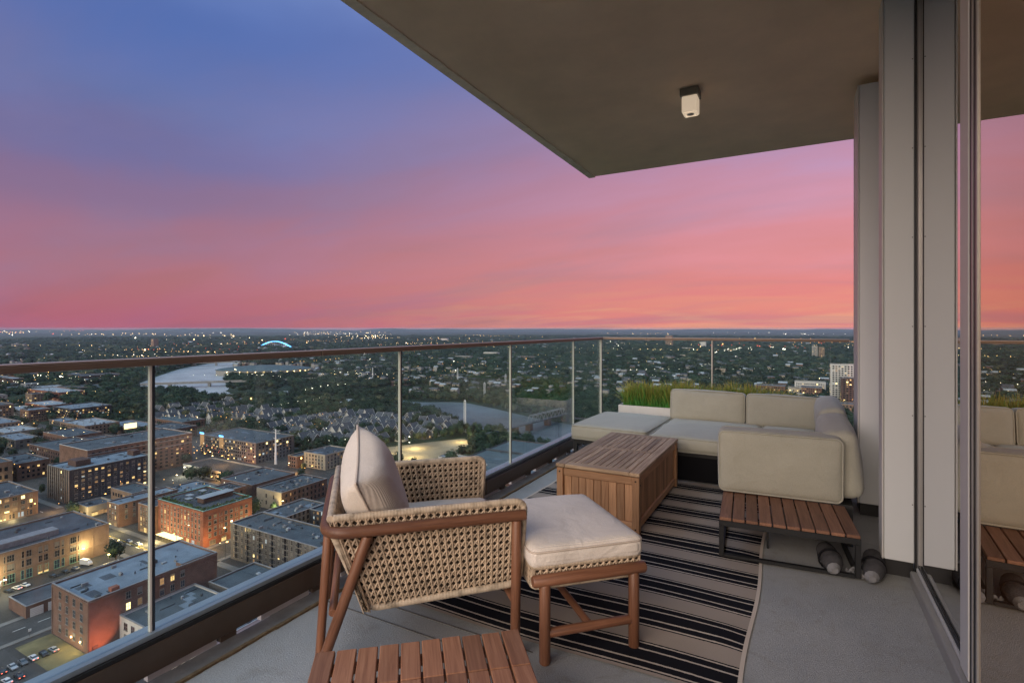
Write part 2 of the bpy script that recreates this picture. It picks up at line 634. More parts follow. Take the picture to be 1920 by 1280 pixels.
# wall fins, one metal panel each; folded edge catches the sky
def fin(y, x0, x1, top, depth, label):
    t = thing('wall_panel', label, 'wall panel', (x0, y, 0))
    w = x1 - x0
    MB().bbox(0.012, w, 0, depth, 0.10, top, 0.004).build('panel_face', 'panel_metal', t)
    MB().bbox(0, 0.010, -0.004, depth, 0.10, top, 0.003).build('folded_edge', 'frame_light', t)
    MB().box(0.02, w, 0.03, depth, 0.0, 0.098).build('plinth', 'gasket', t)
    return t
f1 = fin(3.89, 0.446, 0.606, CZ - 0.004, 0.14, 'pale grey metal wall panel beside the glass door, the nearer of two')
f2 = fin(5.03, 0.417, 0.70, CZ - 0.06, 0.30, 'pale grey metal wall panel standing behind the sofa back cushions')
for i in range(7):
    mb = MB()
    mb.tube([(0.150, -0.004, 0.45 + i * 0.53), (0.150, -0.007, 0.45 + i * 0.53)], 0.003, 8)
    mb.build('screw', 'bolt_dark', f1)
wl = MB().box(GX + 0.004, GX + 0.4, 4.031, 6.5, 0.0, CZ - 0.004)
wo_ = structure(wl.build('wall_right', 'panel_metal'))

# corner post of the facade
t = thing('corner_post', 'slim dark metal post at the end of the far glass railing', 'post', (0.55, 6.62, 0))
MB().box(-0.02, 0.03, 0.0, 0.11, 0.0, CZ - 0.003 + 0.4).build('mullion', 'gasket', t)
MB().box(0.031, 0.075, 0.005, 0.10, 0.0, CZ + 0.35).build('cover_strip', 'frame_light', t)
MB().box(-0.032, -0.021, 0.02, 0.06, 0.0, CZ + 0.35).build('edge_strip', 'frame_grey', t)

# glass doors
t = thing('sliding_door', 'tall glass door in a grey metal frame beside the wall panel', 'door', (GX, 0, 0))
MB().box(0.0, 0.02, 2.861, 3.86, 0.115, CZ - 0.10).build('pane', 'door_glass', t)
MB().bbox(-0.022, 0.05, 3.861, 3.885, 0.0, CZ - 0.005, 0.003).build('gasket_post', 'gasket', t)
MB().bbox(-0.012, 0.05, 3.836, 3.860, 0.08, CZ - 0.005, 0.003).build('jamb', 'frame_grey', t)
MB().bbox(-0.012, 0.05, 2.86, 3.835, CZ - 0.098, CZ - 0.005, 0.003).build('head_rail', 'frame_grey', t)
sill = MB().bbox(-0.050, 0.05, -1.0, 3.835, 0.0, 0.075, 0.006)
sill.build('sill', 'frame_grey', t)
MB().bbox(-0.020, 0.05, 2.87, 3.834, 0.0755, 0.098, 0.003).build('track', 'frame_light', t)
MB().bbox(-0.012, -0.001, 2.87, 3.834, 0.0985, 0.114, 0.002).build('gasket_strip', 'gasket', t)
t = thing('sliding_door', 'bronze tinted glass door panel nearest the camera, reflecting the sofa', 'door', (0.60, 0, 0))
MB().bbox(0.0, 0.05, 2.737, 2.858, 0.0765, CZ - 0.005, 0.003).build('stile', 'frame_light', t)
for i, (a, b, m, x) in enumerate(((2.703, 2.735, 'gasket', 0.004), (2.684, 2.702, 'frame_grey', 0.002), (2.650, 2.683, 'gasket', 0.004), (2.632, 2.649, 'frame_grey', 0.003))):
    MB().bbox(x, 0.05, a, b, 0.0765, CZ - 0.005, 0.0015).build('weather_seal' if m == 'gasket' else 'profile_strip', m, t)
MB().box(0.009, 0.03, -1.0, 2.631, 0.0765, CZ - 0.005).build('pane', 'door_glass_bronze', t)
MB().box(0.08, 0.4, -1.5, 3.95, 0.0, CZ).build('dark_room_lining', 'gasket', t)

# ------------------------------------------------------------------ railings
def railing(name, label, a, b, joints, axis, rail_joints):
    """axis 'y': runs along y at x=RX ; axis 'x': runs along x at y=RY"""
    loc = (RX, 0, 0) if axis == 'y' else (0, RY, 0)
    t = thing(name, label, 'railing', loc)
    def bx(s0, s1, d0, d1, z0, z1, c=0.0):
        m_ = MB()
        args = (d0, d1, s0, s1, z0, z1) if axis == 'y' else (s0, s1, -d1, -d0, z0, z1)
        return m_.bbox(*args, c) if c else m_.box(*args)
    js = [a] + joints + [b]
    for i in range(len(js) - 1):
        bx(js[i] + 0.012, js[i + 1] - 0.012, -0.009, 0.009, 0.20, 1.338).build('glass_pane', 'rail_glass', t)
    for j in joints:
        bx(j - 0.010, j - 0.002, -0.008, 0.009, 0.19, 1.338).build('edge_trim', 'alu', t)
        bx(j + 0.001, j + 0.010, -0.008, 0.009, 0.19, 1.338).build('edge_trim', 'alu_dark', t)
    rj = [a] + rail_joints + [b]
    for i in range(len(rj) - 1):
        bx(rj[i] + 0.002, rj[i + 1] - 0.002, -0.033, 0.033, 1.340, 1.366, 0.004).build('handrail', 'bronze_rail', t)
        bx(rj[i] + 0.002, rj[i + 1] - 0.002, -0.031, 0.031, 1.3665, 1.372).build('rail_cap', 'rail_top', t)
    bx(a, b, -0.055, 0.030, 0.176, 0.197).build('shoe_cap', 'shoe_cap', t)
    bx(a, b, 0.008, 0.046, 0.140, 0.1755).build('base_channel', 'gasket', t)
    ncov = 4
    L = (b - a) / max(1, round((b - a) / 1.6))
    s = a
    while s < b - 0.01:
        bx(s + 0.003, min(s + L, b) - 0.003, 0.030, 0.052, 0.040, 0.158, 0.003).build('cover_plate', 'bronze', t)
        s += L
    return t, bx
t, bx = railing('glass_railing', 'long glass railing with bronze handrail along the city side', -4.0, RY - 0.04, [-1.97, -0.36, 1.245, 2.855, 4.462, 6.083], 'y', [-1.6, 2.14, 5.42])
s = -3.6
i = 0
while s < 6.9:
    m_ = MB()
    m_.box(0.0, 0.03, s, s + 0.30, 0.002, 0.028)
    m_.box(0.0, 0.03, s + 0.045, s + 0.30, 0.028, 0.040)
    m_.box(0.0, 0.03, s + 0.17, s + 0.24, 0.040, 0.046)
    m_.build('packing_strip', 'white_pad', t)
    m_ = MB().box(0.0, 0.046, s + 0.31, s + 0.39, 0.0105, 0.042).box(0.012, 0.050, s + 0.335, s + 0.365, 0.0421, 0.060)
    m_.build('bracket', 'bronze', t)
    s += 0.535
MB().box(-0.30, -0.06, -4.0, RY, 0.0, 0.03).build('outer_ledge', 'white_pad', t)
t2, bx2 = railing('glass_railing', 'short glass railing across the far end behind the sofa', RX + 0.0, 0.515, [-0.968], 'x', [-1.80])
m_ = MB().box(RX - 0.012, RX + 0.012, -0.045, -0.035, 0.19, 1.338)
m_.build('edge_trim', 'alu', t2)
MB().box(RX + 0.014, RX + 0.024, -0.045, -0.037, 0.19, 1.338).build('edge_trim', 'alu_dark', t2)

# ------------------------------------------------------------------ ceiling lamp
t = thing('ceiling_lamp', 'small cream square ceiling lamp on a dark mount under the soffit', 'lamp', (-0.80, 4.62, CZ))
MB().bbox(-0.075, 0.075, -0.075, 0.075, -0.065, -0.001, 0.004).build('mount', 'lamp_base', t)
m_ = MB().bbox(-0.062, 0.062, -0.062, 0.062, -0.20, -0.0655, 0.006)
sh = m_.build('lamp_shade', 'lamp_shade', t)
m_ = MB()
for (x0, x1, y0, y1) in ((-0.05, 0.05, -0.05, -0.042), (-0.05, 0.05, 0.042, 0.05), (-0.05, -0.042, -0.0415, 0.0415), (0.042, 0.05, -0.0415, 0.0415)):
    m_.box(x0, x1, y0, y1, -0.208, -0.2005)
m_.build('rim', 'lamp_shade', sh)
MB().tube([(0, 0, -0.2005), (0, 0, -0.206)], 0.028, 14).build('diffuser', 'frame_light', sh)

# ------------------------------------------------------------------ rug
rug_nx, rug_ny = 48, 110
X0, X1, Y0, Y1 = -2.10, -0.20, 2.27, 5.33
def rug_z(x, y):
    w = 0.0
    w += 0.010 * max(0, noise.noise(Vector((x * 0.9, y * 2.2, 1.7))))
    w += 0.016 * max(0, math.sin((y + 0.25 * noise.noise(Vector((x, y * 0.5, 4)))) * 5.4 + 0.6 * x)) ** 4 * (0.4 + 0.6 * max(0, noise.noise(Vector((x * 1.1 + 4, y * 0.7, 0.3))) + 0.35))
    edge = min(1, (X1 - x) / 0.10)
    return 0.007 + w * max(0.15, edge)
vs, fs = [], []
for j in range(rug_ny + 1):
    for i in range(rug_nx + 1):
        x = X0 + (X1 - X0) * i / rug_nx
        y = Y0 + (Y1 - Y0) * j / rug_ny
        yy = y + 0.055 * (x - X1) * 0.35 + 0.012 * math.sin(x * 4.2 + y * 1.5)
        xx = x + 0.010 * math.sin(y * 4.3)
        vs.append((xx, yy, rug_z(x, y)))
st = len(vs)
for i in range(rug_ny):
    for j in range(rug_nx):
        a = i * (rug_nx + 1) + j
        fs.append((a, a + 1, a + rug_nx + 2, a + rug_nx + 1))
mb = MB().add(vs, fs, True)
k = NT('rug_weave')
uvn = k.n('ShaderNodeUVMap')
sp = k.n('ShaderNodeSeparateXYZ')
k.l(uvn.outputs[0], sp.inputs[0])
u_, w_ = sp.outputs[0], sp.outputs[1]
oc = k.coord('Object')
jit = k.math('MULTIPLY', k.math('SUBTRACT', k.noise(oc, 60, 3), 0.5), 0.006)
mm = k.math('MODULO', k.math('ADD', k.math('ADD', w_, jit), 0.34 * 3 - 0.022), 0.34)
mm = k.math('DIVIDE', mm, 0.34)
BL = (0.010, 0.010, 0.014)
BE = (0.42, 0.35, 0.29)
BEL = (0.62, 0.53, 0.44)
q = lambda s: s / 0.34
col = k.ramp(mm, [(0, BL), (q(0.009), BEL), (q(0.019), BL), (q(0.058), BEL), (q(0.069), BL), (q(0.143), BEL), (q(0.154), BL), (q(0.193), BEL), (q(0.203), BL), (q(0.212), BE)], 'CONSTANT')
fine = k.noise(oc, 330, 2)
col = k.mixc(k.math('MULTIPLY', fine, 0.22), col, (0.03, 0.03, 0.032))
hem = k.math('MAXIMUM', k.math('LESS_THAN', u_, 0.018), k.math('GREATER_THAN', u_, 1.9 - 0.018))
col = k.mixc(hem, col, BEL)
k.base(col)
k.rough(0.95, 0, 0.1)
k.bump(fine, 0.5, 0.003)
M['rug_weave'] = k.m
me = mb.mesh('striped_rug', 'rug_weave')
uv = me.uv_layers.new(name='UVMap')
for lp in me.loops:
    i = lp.vertex_index % (rug_nx + 1)
    j = lp.vertex_index // (rug_nx + 1)
    uv.data[lp.index].uv = (1.9 * i / rug_nx, 3.06 * j / rug_ny)
tag(put('striped_rug', me), 'black and beige striped woven rug on the balcony floor', 'rug')
# ------------------------------------------------------------------ deck box
t = thing('storage_box', 'teak slatted storage box with weathered grey lid on the rug', 'storage box', (-1.32, 4.41, 0))
HX, HY, HZ = 0.295, 0.655, 0.428
def wbox(x0, x1, y0, y1, z0, z1, along, c=0.004):
    """wood board with its grain along local X of the piece; returns (mesh builder, centre, rotation)"""
    cx, cy, cz = (x0 + x1) / 2, (y0 + y1) / 2, (z0 + z1) / 2
    dx, dy, dz = x1 - x0, y1 - y0, z1 - z0
    if along == 'x':
        return MB().bbox(-dx / 2, dx / 2, -dy / 2, dy / 2, -dz / 2, dz / 2, c), (cx, cy, cz), (0, 0, 0)
    if along == 'y':
        return MB().bbox(-dy / 2, dy / 2, -dx / 2, dx / 2, -dz / 2, dz / 2, c), (cx, cy, cz), (0, 0, R(90))
    return MB().bbox(-dz / 2, dz / 2, -dy / 2, dy / 2, -dx / 2, dx / 2, c), (cx, cy, cz), (0, R(90), 0)
def board(name, mat, parent, x0, x1, y0, y1, z0, z1, along, c=0.004):
    m_, ctr, rot = wbox(x0, x1, y0, y1, z0, z1, along, c)
    o = m_.build(name, mat, parent, ctr)
    o.rotation_euler = rot
    return o
for sx in (-1, 1):
    for sy in (-1, 1):
        p = board('corner_post', 'box_wood', t, sx * HX - 0.026, sx * HX + 0.026, sy * HY - 0.026, sy * HY + 0.026, 0.0, HZ, 'z', 0.004)
        for zz in (0.055, 0.40):
            m_ = MB().tube([(0, 0.024, 0), (0, 0.0285, 0)], 0.0065, 10)
            b_ = m_.build('bolt', 'bolt_dark', t, (sx * HX, sy * HY - (0.052 if sy > 0 else 0) - (0.0 if sy > 0 else 0.0525), zz))
            b_.location = (sx * HX, sy * HY - 0.0525 if sy < 0 else sy * HY - 0.001, zz)
            if sx > 0:
                m_ = MB().tube([(0.026, 0, 0), (0.0295, 0, 0)], 0.0065, 10)
                m_.build('bolt', 'bolt_dark', t, (sx * HX, sy * HY, zz - 0.03))
for sy in (-1, 1):
    yc = sy * (HY + 0.004)
    board('rail', 'box_wood', t, -HX + 0.027, HX - 0.027, yc - 0.012, yc + 0.012, HZ - 0.058, HZ - 0.002, 'x')
    board('rail', 'box_wood', t, -HX + 0.027, HX - 0.027, yc - 0.012, yc + 0.012, 0.045, 0.10, 'x')
    n = 9
    w = (2 * HX - 0.054) / n
    for i in range(n):
        x = -HX + 0.027 + i * w
        board('slat', 'box_wood', t, x + 0.0012, x + w - 0.0012, yc * 1.0 - 0.010 * sy - 0.008, yc - 0.010 * sy + 0.006, 0.101, HZ - 0.0585, 'z', 0.003)
for sx in (-1, 1):
    xc = sx * (HX + 0.004)
    board('rail', 'box_wood', t, xc - 0.012, xc + 0.012, -HY + 0.027, HY - 0.027, HZ - 0.058, HZ - 0.002, 'y')
    board('rail', 'box_wood', t, xc - 0.012, xc + 0.012, -HY + 0.027, HY - 0.027, 0.045, 0.10, 'y')
    n = 20
    w = (2 * HY - 0.054) / n
    for i in range(n):
        y = -HY + 0.027 + i * w
        board('slat', 'box_wood', t, xc - 0.010 * sx - 0.008, xc - 0.010 * sx + 0.006, y + 0.0012, y + w - 0.0012, 0.101, HZ - 0.0585, 'z', 0.003)
lx, ly = 0.325, 0.690
lid = MB().box(-lx + 0.02, lx - 0.02, -ly + 0.02, ly - 0.02, HZ + 0.0005, HZ + 0.008).build('lid', 'lid_wood', t)
def lidb(x0, x1, y0, y1, al):
    return board('lid_board', 'lid_wood', lid, x0, x1, y0, y1, HZ + 0.0085, HZ + 0.034, al, 0.003)
lidb(-lx, -lx + 0.075, -ly, ly, 'y')
lidb(lx - 0.075, lx, -ly, ly, 'y')
lidb(-lx + 0.0765, lx - 0.0765, -ly, -ly + 0.085, 'x')
lidb(-lx + 0.0765, lx - 0.0765, ly - 0.085, ly, 'x')
lidb(-lx + 0.0765, lx - 0.0765, -0.026, 0.026, 'x')
n = 10
w = (2 * lx - 0.153) / n
for (a, b) in ((-ly + 0.0865, -0.0275), (0.0275, ly - 0.0865)):
    for i in range(n):
        x = -lx + 0.0765 + i * w
        lidb(x + 0.0022, x + w - 0.0022, a, b, 'y')

# ------------------------------------------------------------------ wicker chair and ottoman
CU = (0.711, 0.703)                       # the chair's forward direction
CA = math.atan2(CU[1], CU[0])
UC, VC = 0.295, 2.755                     # chair centre along / across
def uv2(u, v):
    return (u * CU[0] - v * CU[1], u * CU[1] + v * CU[0])
o_ = uv2(UC, VC)
ch = thing('wicker_armchair', 'wicker lounge armchair with round teak frame in front of the railing', 'armchair', (o_[0], o_[1], 0), CA)
# local frame: x forward, y away from the camera (left arm), z up
HWD = 0.455
XR, XF = -0.44, 0.44
def arc(pts, r, n=6):
    """polyline with rounded corners"""
    out = [Vector(pts[0])]
    for i in range(1, len(pts) - 1):
        p = Vector(pts[i])
        a = (Vector(pts[i - 1]) - p)
        b = (Vector(pts[i + 1]) - p)
        ra = min(r, a.length * 0.45, b.length * 0.45)
        a.normalize()
        b.normalize()
        for k_ in range(n + 1):
            s_ = k_ / n
            out.append((p + a * ra) * (1 - s_) ** 2 + p * 2 * s_ * (1 - s_) + (p + b * ra) * s_ ** 2)
    out.append(Vector(pts[-1]))
    return out
def stick(name, pts, r, parent, mat='chair_wood', n=14):
    """round rod; its local X follows the rod so that the grain does too"""
    pts = [Vector(p) for p in pts]
    d = pts[-1] - pts[0]
    if len(pts) > 2:
        m_ = MB().tube(pts, r, n)
        return m_.build(name, mat, parent)
    rot = d.to_track_quat('X', 'Z')
    L = d.length
    e = r * 0.25
    m_ = MB().tube([(0, 0, 0), (e, 0, 0), (L - e, 0, 0), (L, 0, 0)], [r * 0.82, r, r, r * 0.82], n)
    o = m_.build(name, mat, parent, pts[0])
    o.rotation_euler = rot.to_euler()
    return o
RZ = 0.645
rail = arc([(XF - 0.01, -HWD, RZ), (XR, -HWD, RZ), (XR, HWD, RZ), (XF - 0.01, HWD, RZ)], 0.11, 8)
stick('arm_rail', rail, 0.0245, ch)
for s_ in (-1, 1):
    y = s_ * HWD
    stick('leg', [(XF - 0.05, y, RZ - 0.02), (XF - 0.055, y + s_ * -0.012, 0.0)], 0.023, ch)
    stick('leg', [(XR + 0.175, y, RZ - 0.02), (XR - 0.035, y - s_ * 0.10, 0.0)], 0.023, ch)
    stick('strut', [(XR + 0.01, s_ * 0.33, RZ - 0.02), (XR - 0.03, y - s_ * 0.13, 0.02)], 0.019, ch)
stick('stretcher', [(XR + 0.03, -0.36, 0.27), (XR + 0.03, 0.36, 0.27)], 0.018, ch)
stick('stretcher', [(XF - 0.055, -0.43, 0.25), (XF - 0.055, 0.43, 0.25)], 0.018, ch)

CW_, CH_ = 0.0315, 0.0315
def weave(mb, P, wu, wv, nrm, off=0.0):
    """open cane: strands in four directions across a panel; P(u, v) maps metres to space, nrm(u, v) its outer normal"""
    def strand(pts, w, lift, ph):
        vs, fs = [], []
        m = len(pts)
        for i, (u, v) in enumerate(pts):
            a = pts[max(0, i - 1)]
            b = pts[min(m - 1, i + 1)]
            d = Vector((b[0] - a[0], b[1] - a[1], 0))
            if d.length < 1e-6:
                d = Vector((1, 0, 0))
            d.normalize()
            sx, sy = -d.y * w / 2, d.x * w / 2
            n_ = nrm(u, v)
            l_ = off + lift + 0.0022 * math.sin(ph + i * math.pi)
            pc = lambda uu, vv, ll: Vector(P(uu, vv)) + n_ * ll
            vs += [pc(u + sx, v + sy, l_ - 0.0020), pc(u + sx * 0.6, v + sy * 0.6, l_ + 0.0016), pc(u - sx * 0.6, v - sy * 0.6, l_ + 0.0016), pc(u - sx, v - sy, l_ - 0.0020)]
        for i in range(m - 1):
            for k_ in range(3):
                fs.append((i * 4 + k_, i * 4 + k_ + 1, (i + 1) * 4 + k_ + 1, (i + 1) * 4 + k_))
        mb.add(vs, fs, True)
    nu, nv = round(wu / CW_), round(wv / CH_)
    cu, cv = wu / nu, wv / nv
    for i in range(nu + 1):
        u = i * cu
        strand([(u, v * cv / 2) for v in range(2 * nv + 1)], 0.0086, 0.0062, i * 1.57)
    for j in range(nv + 1):
        v = j * cv
        for dv in (-0.0034, 0.0034):
            if 0 <= v + dv <= wv:
                strand([(u * cu / 2, v + dv) for u in range(2 * nu + 1)], 0.0056, -0.001, j * 1.57 + (dv > 0) * math.pi)
    for sgn in (1, -1):
        for i in range(-nv - 1, nu + nv + 2):
            pts = []
            for j in range(2 * nv + 1):
                u = (i + 0.5) * cu + sgn * j * cu / 2
                if -1e-6 <= u <= wu + 1e-6:
                    pts.append((u, j * cv / 2))
            if len(pts) > 1:
                strand(pts, 0.0078, 0.0040 if sgn > 0 else 0.0020, i)
# shell profile: side top from XR.. to XF at z .69 ; bottom from XR+.17 to XF-.03 at z .30
ZT = 0.690
SB = [(XR + 0.035, ZT), (XF, ZT), (XF - 0.025, 0.315), (XR + 0.175, 0.285)]   # rear top, front top, front bottom, rear bottom
WI = HWD - 0.030
def side_map(s_):
    def P(u, v):
        a, b = u / 0.82, v / 0.375
        top = Vector((SB[0][0] + (SB[1][0] - SB[0][0]) * a, ZT))
        bot = Vector((SB[3][0] + (SB[2][0] - SB[3][0]) * a, SB[3][1] + (SB[2][1] - SB[3][1]) * a))
        q = bot + (top - bot) * b
        return (q.x, s_ * (WI - 0.03 * (1 - b) ** 2), q.y)
    return P
shell = MB()
inner = MB()
lining = MB()
for s_ in (-1, 1):
    P = side_map(s_)
    weave(shell, P, 0.82, 0.375, lambda u, v, s_=s_: Vector((0, s_, 0)))
    weave(inner, P, 0.82, 0.375, lambda u, v, s_=s_: Vector((0, -s_, 0)), 0.016)
    n = 8
    g = [[Vector(P(0.82 * i / n, 0.375 * j / n)) + Vector((0, -s_ * 0.008, 0)) for i in range(n + 1)] for j in range(n + 1)]
    for j in range(n):
        for i in range(n):
            lining.quad(g[j][i], g[j][i + 1], g[j + 1][i + 1], g[j + 1][i])
def back_map(u, v):
    a, b = u / (2 * WI), v / 0.40
    x = SB[3][0] + (SB[0][0] - SB[3][0]) * b
    z = SB[3][1] + (ZT - SB[3][1]) * b
    return (x - 0.012, -WI + 2 * WI * a, z)
weave(shell, back_map, 2 * WI, 0.40, lambda u, v: Vector((-1, 0, 0)))
weave(inner, back_map, 2 * WI, 0.40, lambda u, v: Vector((1, 0, 0)), 0.016)
p_ = [Vector(back_map(a, b)) + Vector((0.008, 0, 0)) for a, b in ((0, 0), (2 * WI, 0), (2 * WI, 0.40), (0, 0.40))]
lining.quad(*p_)
sh = shell.build('woven_shell', 'wicker', ch)
sh['kind'] = 'stuff'
sh['label'] = 'open cane weave of tan wicker strands'
o2 = inner.build('woven_lining', 'wicker', ch)
o2['kind'] = 'stuff'
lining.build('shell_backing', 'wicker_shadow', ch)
# rolled rims, wound with flat strands
def wound(name, pts, r, parent, mat='wicker_pale', seg=0.014):
    pts = [Vector(p) for p in pts]
    L = [0]
    for a, b in zip(pts, pts[1:]):
        L.append(L[-1] + (b - a).length)
    n = max(2, int(L[-1] / (seg / 4)))
    out, rad = [], []
    k_ = 0
    for i in range(n + 1):
        s_ = L[-1] * i / n
        while k_ < len(L) - 2 and L[k_ + 1] < s_:
            k_ += 1
        f = (s_ - L[k_]) / max(1e-9, L[k_ + 1] - L[k_])
        out.append(pts[k_].lerp(pts[k_ + 1], min(1, f)))
        rad.append(r * (0.93 + 0.07 * abs(math.sin(math.pi * s_ / seg))))
    return MB().tube(out, rad, 10).build(name, mat, parent)
def P3(s_, pt, ins=0.0):
    return (pt[0], s_ * (WI - 0.005 - ins), pt[1])
for s_ in (-1, 1):
    wound('rolled_rim', arc([P3(s_, (SB[0][0], ZT + 0.008)), P3(s_, (SB[1][0], ZT + 0.008)), P3(s_, SB[2], 0.012), P3(s_, SB[3], 0.03), P3(s_, (SB[0][0] - 0.012, ZT - 0.03))], 0.055, 5), 0.0165, ch)
wound('rolled_rim', [(SB[0][0] - 0.012, -WI, ZT + 0.008), (SB[0][0] - 0.012, WI, ZT + 0.008)], 0.0165, ch)
wound('rolled_rim', [(SB[3][0] - 0.005, -WI + 0.03, SB[3][1]), (SB[3][0] - 0.005, WI - 0.03, SB[3][1])], 0.014, ch)
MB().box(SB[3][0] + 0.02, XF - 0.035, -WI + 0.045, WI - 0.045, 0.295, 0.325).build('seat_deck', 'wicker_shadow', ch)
c_ = cushion(0.70, 2 * WI - 0.075, 0.15, 0.05, (0.012, 0, 0.028)).build('seat_cushion', 'cord_seat', ch, (0.095, 0, 0.405))
pip = MB().tube(rrect(0.70, 2 * WI - 0.075, 0.05, 0.04), 0.005, 6, closed=True)
pip.build('piping', 'cord_piping', c_)

# loose back pillow, turned so that one corner stands up
def pillow(w, t_, n=26):
    top, bot = [], []
    mb = MB()
    for sgn in (1, -1):
        vs = []
        for j in range(n + 1):
            for i in range(n + 1):
                a, b = -1 + 2 * i / n, -1 + 2 * j / n
                pin = 1 - 0.075 * (1 - b * b) * abs(a) ** 2
                pin2 = 1 - 0.075 * (1 - a * a) * abs(b) ** 2
                x, y = a * w / 2 * pin, b * w / 2 * pin2
                h = ((1 - a ** 4) * (1 - b ** 4)) ** 0.55 * t_ / 2 * (1 + 0.10 * noise.noise(Vector((a * 1.3, b * 1.3, sgn * 2.0))))
                vs.append((x, y, sgn * h))
        fs = []
        for j in range(n):
            for i in range(n):
                q_ = (j * (n + 1) + i, j * (n + 1) + i + 1, (j + 1) * (n + 1) + i + 1, (j + 1) * (n + 1) + i)
                fs.append(q_ if sgn > 0 else q_[::-1])
        mb.add(vs, fs, True)
    edge = []
    for i in range(n):
        edge.append((-1 + 2 * i / n, -1))
    for i in range(n):
        edge.append((1, -1 + 2 * i / n))
    for i in range(n):
        edge.append((1 - 2 * i / n, 1))
    for i in range(n):
        edge.append((-1, 1 - 2 * i / n))
    pts = []
    for a, b in edge:
        pin = 1 - 0.075 * (1 - b * b) * abs(a) ** 2
        pin2 = 1 - 0.075 * (1 - a * a) * abs(b) ** 2
        pts.append((a * w / 2 * pin, b * w / 2 * pin2, 0))
    return mb, pts
pm, pe = pillow(0.51, 0.25)
po = thing('pillow', 'loose pale pink corduroy pillow standing in the wicker armchair', 'pillow')
a_ = pm.build('pillow_cover', 'cord_pillow', po)
MB().tube(pe, 0.0065, 6, closed=True).build('piping', 'cord_piping', po)
pc = ch.matrix_basis @ Vector((-0.24, -0.20, 0.735))
po.location = (o_[0] + CU[0] * -0.225 - CU[1] * -0.125, o_[1] + CU[1] * -0.225 + CU[0] * -0.125, 0.695)
nrm_ = Vector((CU[0] * 0.93 + CU[1] * 0.12, CU[1] * 0.93 - CU[0] * 0.12, 0.32)).normalized()      # front face looks forward and a little up
up_ = (Vector((0, 0, 1)) - nrm_ * nrm_.z).normalized()
rt_ = up_.cross(nrm_)
tw = R(20)
ux = rt_ * math.cos(tw) + up_ * math.sin(tw)
uy = nrm_.cross(ux)
po.rotation_euler = Matrix((ux, uy, nrm_)).transposed().to_euler()

# ottoman in front of the chair
o_ = uv2(1.015, 2.575)
ot = thing('wicker_ottoman', 'wicker footstool with pale corduroy cushion in front of the armchair', 'ottoman', (o_[0], o_[1], 0), CA)
OX, OY = 0.275, 0.375
OZ = 0.372
for s_ in (-1, 1):
    stick('rail', [(-OX - 0.005, s_ * (OY - 0.02), OZ), (OX + 0.005, s_ * (OY - 0.02), OZ)], 0.027, ot)
    for q_ in (-1, 1):
        stick('leg', [(q_ * 0.222, s_ * (OY - 0.02), OZ - 0.015), (q_ * 0.222, s_ * (OY - 0.02), 0.0)], 0.0255, ot)
    stick('stretcher', [(-0.205, s_ * (OY - 0.02), 0.135), (0.205, s_ * (OY - 0.02), 0.135)], 0.0205, ot)
stick('cross_stretcher', [(0, -OY + 0.035, 0.135), (0, OY - 0.035, 0.135)], 0.018, ot)
tray = MB()
for s_ in (-1, 1):
    weave(tray, lambda u, v, s_=s_: (-OX + 0.01 + u, s_ * (OY - 0.045), 0.335 + v), 2 * OX - 0.02, 0.085, lambda u, v, s_=s_: Vector((0, s_, 0)))
    weave(tray, lambda u, v, s_=s_: (s_ * (OX - 0.01), -OY + 0.05 + u, 0.335 + v), 2 * OY - 0.10, 0.085, lambda u, v, s_=s_: Vector((s_, 0, 0)))
w_ = tray.build('woven_tray', 'wicker', ot)
w_['kind'] = 'stuff'
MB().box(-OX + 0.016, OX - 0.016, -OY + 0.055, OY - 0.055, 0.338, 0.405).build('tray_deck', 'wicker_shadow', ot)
for zz, rr in ((0.423, 0.017), (0.331, 0.013)):
    wound('rolled_rim', arc([(0, -OY + 0.05, zz), (OX - 0.012, -OY + 0.05, zz), (OX - 0.012, OY - 0.05, zz), (-OX + 0.012, OY - 0.05, zz), (-OX + 0.012, -OY + 0.05, zz), (0.004, -OY + 0.05, zz)], 0.03, 4), rr, ot)
c_ = cushion(2 * OX + 0.02, 2 * OY - 0.06, 0.108, 0.040, (0.006, 0.0, 0.014)).build('cushion', 'cord_seat', ot, (0.0, 0, 0.462))
MB().tube(rrect(2 * OX + 0.02, 2 * OY - 0.06, 0.045, 0.030), 0.0045, 6, closed=True).build('piping', 'cord_piping', c_)

# ------------------------------------------------------------------ slatted table in the foreground
t = thing('slatted_table', 'low reddish slatted wood table in front of the armchair', 'table', (-1.492, 1.288, 0), R(40.0))
TZ = 0.362
pw = 0.0735
rows = ((-0.208, 0.0), (-0.66, -0.2115))
for r_, (a, b) in enumerate(rows):
    for i in range(10):
        dz = random.uniform(-0.0012, 0.0012)
        board('slat', 'table_wood', t, i * pw + 0.0035, (i + 1) * pw - 0.0035, a + random.uniform(-.002, .002), b + random.uniform(-.002, .002), TZ - 0.022 + dz, TZ + dz, 'y', 0.003)
for y in (-0.055, -0.155, -0.30, -0.58):
    board('batten', 'table_wood', t, 0.01, 10 * pw - 0.01, y - 0.018, y + 0.018, TZ - 0.050, TZ - 0.024, 'x')
for x in (0.045, 10 * pw - 0.045):
    for y in (-0.105, -0.62):
        board('leg', 'table_wood', t, x - 0.022, x + 0.022, y - 0.022, y + 0.022, 0, TZ - 0.051, 'z')

